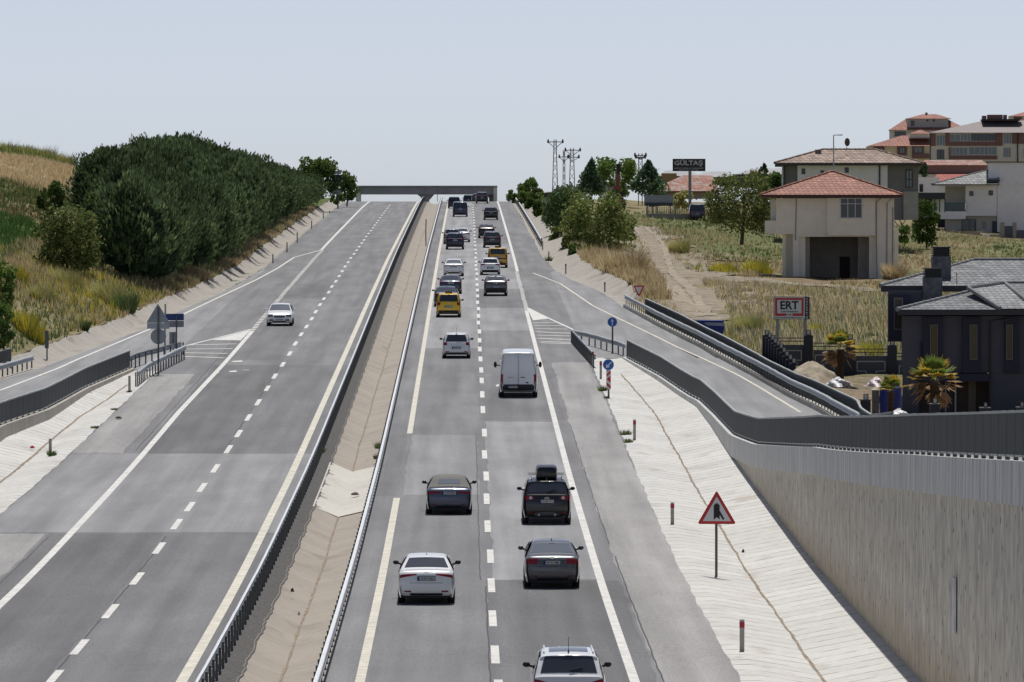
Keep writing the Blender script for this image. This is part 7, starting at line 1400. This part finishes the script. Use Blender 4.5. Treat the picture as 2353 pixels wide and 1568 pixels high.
# palms
M_frg, M_fry, M_frb = mat('palm_green', (.17, .24, .05), .6, tl=.35), mat('palm_yellow', (.58, .43, .06), .65, tl=.35), mat('palm_dry', (.46, .32, .18), .85, tl=.35)
def palm(label, x, yb, yt, Y, crown_w, skirt, trunk_w):
    p = AT(x, yb, Y); s = PX(Y); H = (yb - yt) / s; t = thing('palm_tree', label, 'palm', p); b = MB()
    hz = H * .62; b.tube([(0, 0, -.3), (0, 0, hz * .5), (.02, 0, hz)], [trunk_w * .5, trunk_w * .42, trunk_w * .5], 10); b.build('trunk', mat('palm_bark', (.075, .05, .035), .95, var=.4, vscale=6, bump=.8, bscale=8), t)
    def fronds(nm, n, el0, el1, ln, m):
        V = []; Fc = []
        for k in range(n):
            az = NR.uniform(0, 6.283); el = NR.uniform(el0, el1); d = np.array([math.cos(az) * math.cos(el), math.sin(az) * math.cos(el), math.sin(el)]); sd = np.array([-math.sin(az), math.cos(az), 0]); up = np.cross(sd, d)
            st = np.array([0, 0, hz]) + d * ln * .12; hub = st + d * ln * .38; o = len(V); V += [st - sd * .015, st + sd * .015, hub]; Fc.append((o, o + 1, o + 2))
            for j in range(13):
                a = (j - 6) / 6 * 1.15; dd = d * math.cos(a) + sd * math.sin(a); L_ = ln * .62 * (1 - .25 * abs(a)) * NR.uniform(.85, 1.1); tip = hub + dd * L_ - np.array([0, 0, .12 * L_ * NR.uniform(.2, 1.4)]); q_ = np.cross(dd, up); q_ /= np.linalg.norm(q_); o = len(V); V += [hub - q_ * .012, hub + dd * L_ * .5 + q_ * .07, tip, hub + dd * L_ * .5 - q_ * .07]; Fc += [(o, o + 1, o + 2), (o, o + 2, o + 3)]
        raw(nm, V, Fc, m, t)
    r = crown_w / 2 / s * 1.25
    fronds('green_fronds', 16, .35, 1.5, r * 1.2, M_frg); fronds('yellow_fronds', 16, .15, 1.35, r * 1.2, M_fry)
    if skirt: fronds('dry_fronds', 16, -1.2, .1, r * 1.25, M_frb)
    return t
palm('yellow green palm with dry brown fronds in front of the garden wall', X7(810), 870, 762, 322, 62, True, .42)
palm('large palm with drooping dry fronds before the dark villa entrance', X7(1600), 958, 826, 283, 82, True, .5)
palm('small green palm between the blue barrels', X7(1235), 952, 870, 280, 54, False, .34)
# yard clutter
p0 = AT(1865, 868, 312); t = thing('sand_pile', 'pile of pale sand behind the ramp fence', 'sand pile', (p0[0], 312, p0[2])); 
def heap(name, m, root, rx, ry, h, n=26, rough=.18):
    V = []; Fc = []; R_ = 9
    for i in range(R_ + 1):
        for k in range(n):
            q_ = 1 - i / R_; a = 2 * math.pi * k / n; nz = 1 + rough * (math.sin(a * 3 + i) + math.sin(a * 7 - i * 2) * .6) * q_; V.append((rx * q_ * nz * math.cos(a), ry * q_ * nz * math.sin(a), h * (1 - q_ ** 1.5) * (1 + rough * RNG.uniform(-.6, .6)) - .1 * (i == 0)))
    for i in range(R_):
        for k in range(n): Fc.append((i * n + k, i * n + (k + 1) % n, (i + 1) * n + (k + 1) % n, (i + 1) * n + k))
    return raw(name, V, Fc, m, root)
heap('heap', mat('pale_sand', (.40, .34, .25), .95, var=.3, vscale=2, bump=.5, bscale=3), t, 1.4, 1.8, .85, rough=.1)
for (x, y, Y, w_, h_, c, lab) in [(1925, 884, 306, 54, 16, (.6, .6, .62), 'heap of white plastic bags behind the sand pile'), (2014, 884, 300, 44, 16, (.6, .5, .5), 'heap of pinkish white bags beside the small palm'), (2066, 958, 272, 54, 17, (.68, .68, .68), 'white plastic sheet bundle at the end of the ramp fence'), (2140, 668, 470, 40, 8, (.55, .42, .4), 'red and white plastic strips on the grass right of the cream house')]:
    q_ = AT(x, y, Y) if Y != 470 else hitR(2124, 668); t = thing('plastic_bags', lab, 'rubbish', q_); heap('bags', mat('bags_%d' % x, c, .5, var=.25, vscale=6), t, w_ / 2 / PX(q_[1]), .7, h_ / PX(q_[1]), 24, .35)
for (x, lab) in [(2034, 'blue plastic barrel left of the small palm trunk'), (2059, 'blue plastic barrel right of the small palm trunk')]:
    q_ = AT(x, 948, 285); s = PX(285); t = thing('barrel', lab, 'barrel', q_); b = MB(); b.tube([(0, 0, -.5), (0, 0, .0), (0, 0, .4), (0, 0, .43), (0, 0, .78), (0, 0, .81), (0, 0, 1.2), (0, 0, 1.24)], [.27, .28, .28, .295, .295, .28, .28, .24], 18); b.build('drum', mat('barrel_blue', (.02, .035, .26), .4), t); b = MB(); b.tube([(0, 0, 1.22), (0, 0, 1.26)], [.22, .2], 16); b.build('lid', mat('barrel_lid', (.02, .03, .2), .4), t)
q_ = AT(X7(1107), Y7_(1430), 284); t = thing('stone_post', 'grey stone gate post with a pointed cap beside the blue barrels', 'post', q_); o = wallb(t, *a7(1080, 1136, 1262, 1470), 284, .45, M_stk, 'shaft'); b = MB(); a, c = AT(X7(1072), Y7_(1262), 284), AT(X7(1142), Y7_(1240), 284); b.loft([[(a[0], 283.9, a[2]), (c[0], 283.9, a[2]), (c[0], 284.6, a[2]), (a[0], 284.6, a[2])], [((a[0] + c[0]) / 2 - .05, 284.2, c[2]), ((a[0] + c[0]) / 2 + .05, 284.2, c[2]), ((a[0] + c[0]) / 2 + .05, 284.3, c[2]), ((a[0] + c[0]) / 2 - .05, 284.3, c[2])]]); child(b, 'cap', M_conc, t)
# bare tree and dark earth bank by the cream house
def bare(label, x, yb, yt, Y, w_):
    p = AT(x, yb, Y); H = (yb - yt) / PX(Y); t = thing('bare_tree', label, 'tree', p); b = MB()
    def br(p0, d, L_, r, k):
        p1 = p0 + d * L_; b.tube([p0, p0.lerp(p1, .5) + Vector((RNG.uniform(-.06, .06), RNG.uniform(-.06, .06), 0)) * L_, p1], [r, r * .8, r * .6], 5)
        if k: 
            for _ in range(3): br(p0.lerp(p1, RNG.uniform(.55, 1)), (d + Vector((RNG.uniform(-.8, .8), RNG.uniform(-.8, .8), RNG.uniform(-.2, .6)))).normalized(), L_ * RNG.uniform(.5, .75), r * .55, k - 1)
    br(Vector((0, 0, -.2)), Vector((0, 0, 1)), H * .42, .1, 4); b.build('branches', mat('bare_bark', (.10, .085, .08), .9), t)
bare('bare grey tree between the cream house and the green bush tree', 2072, 545, 455, 630, 50)
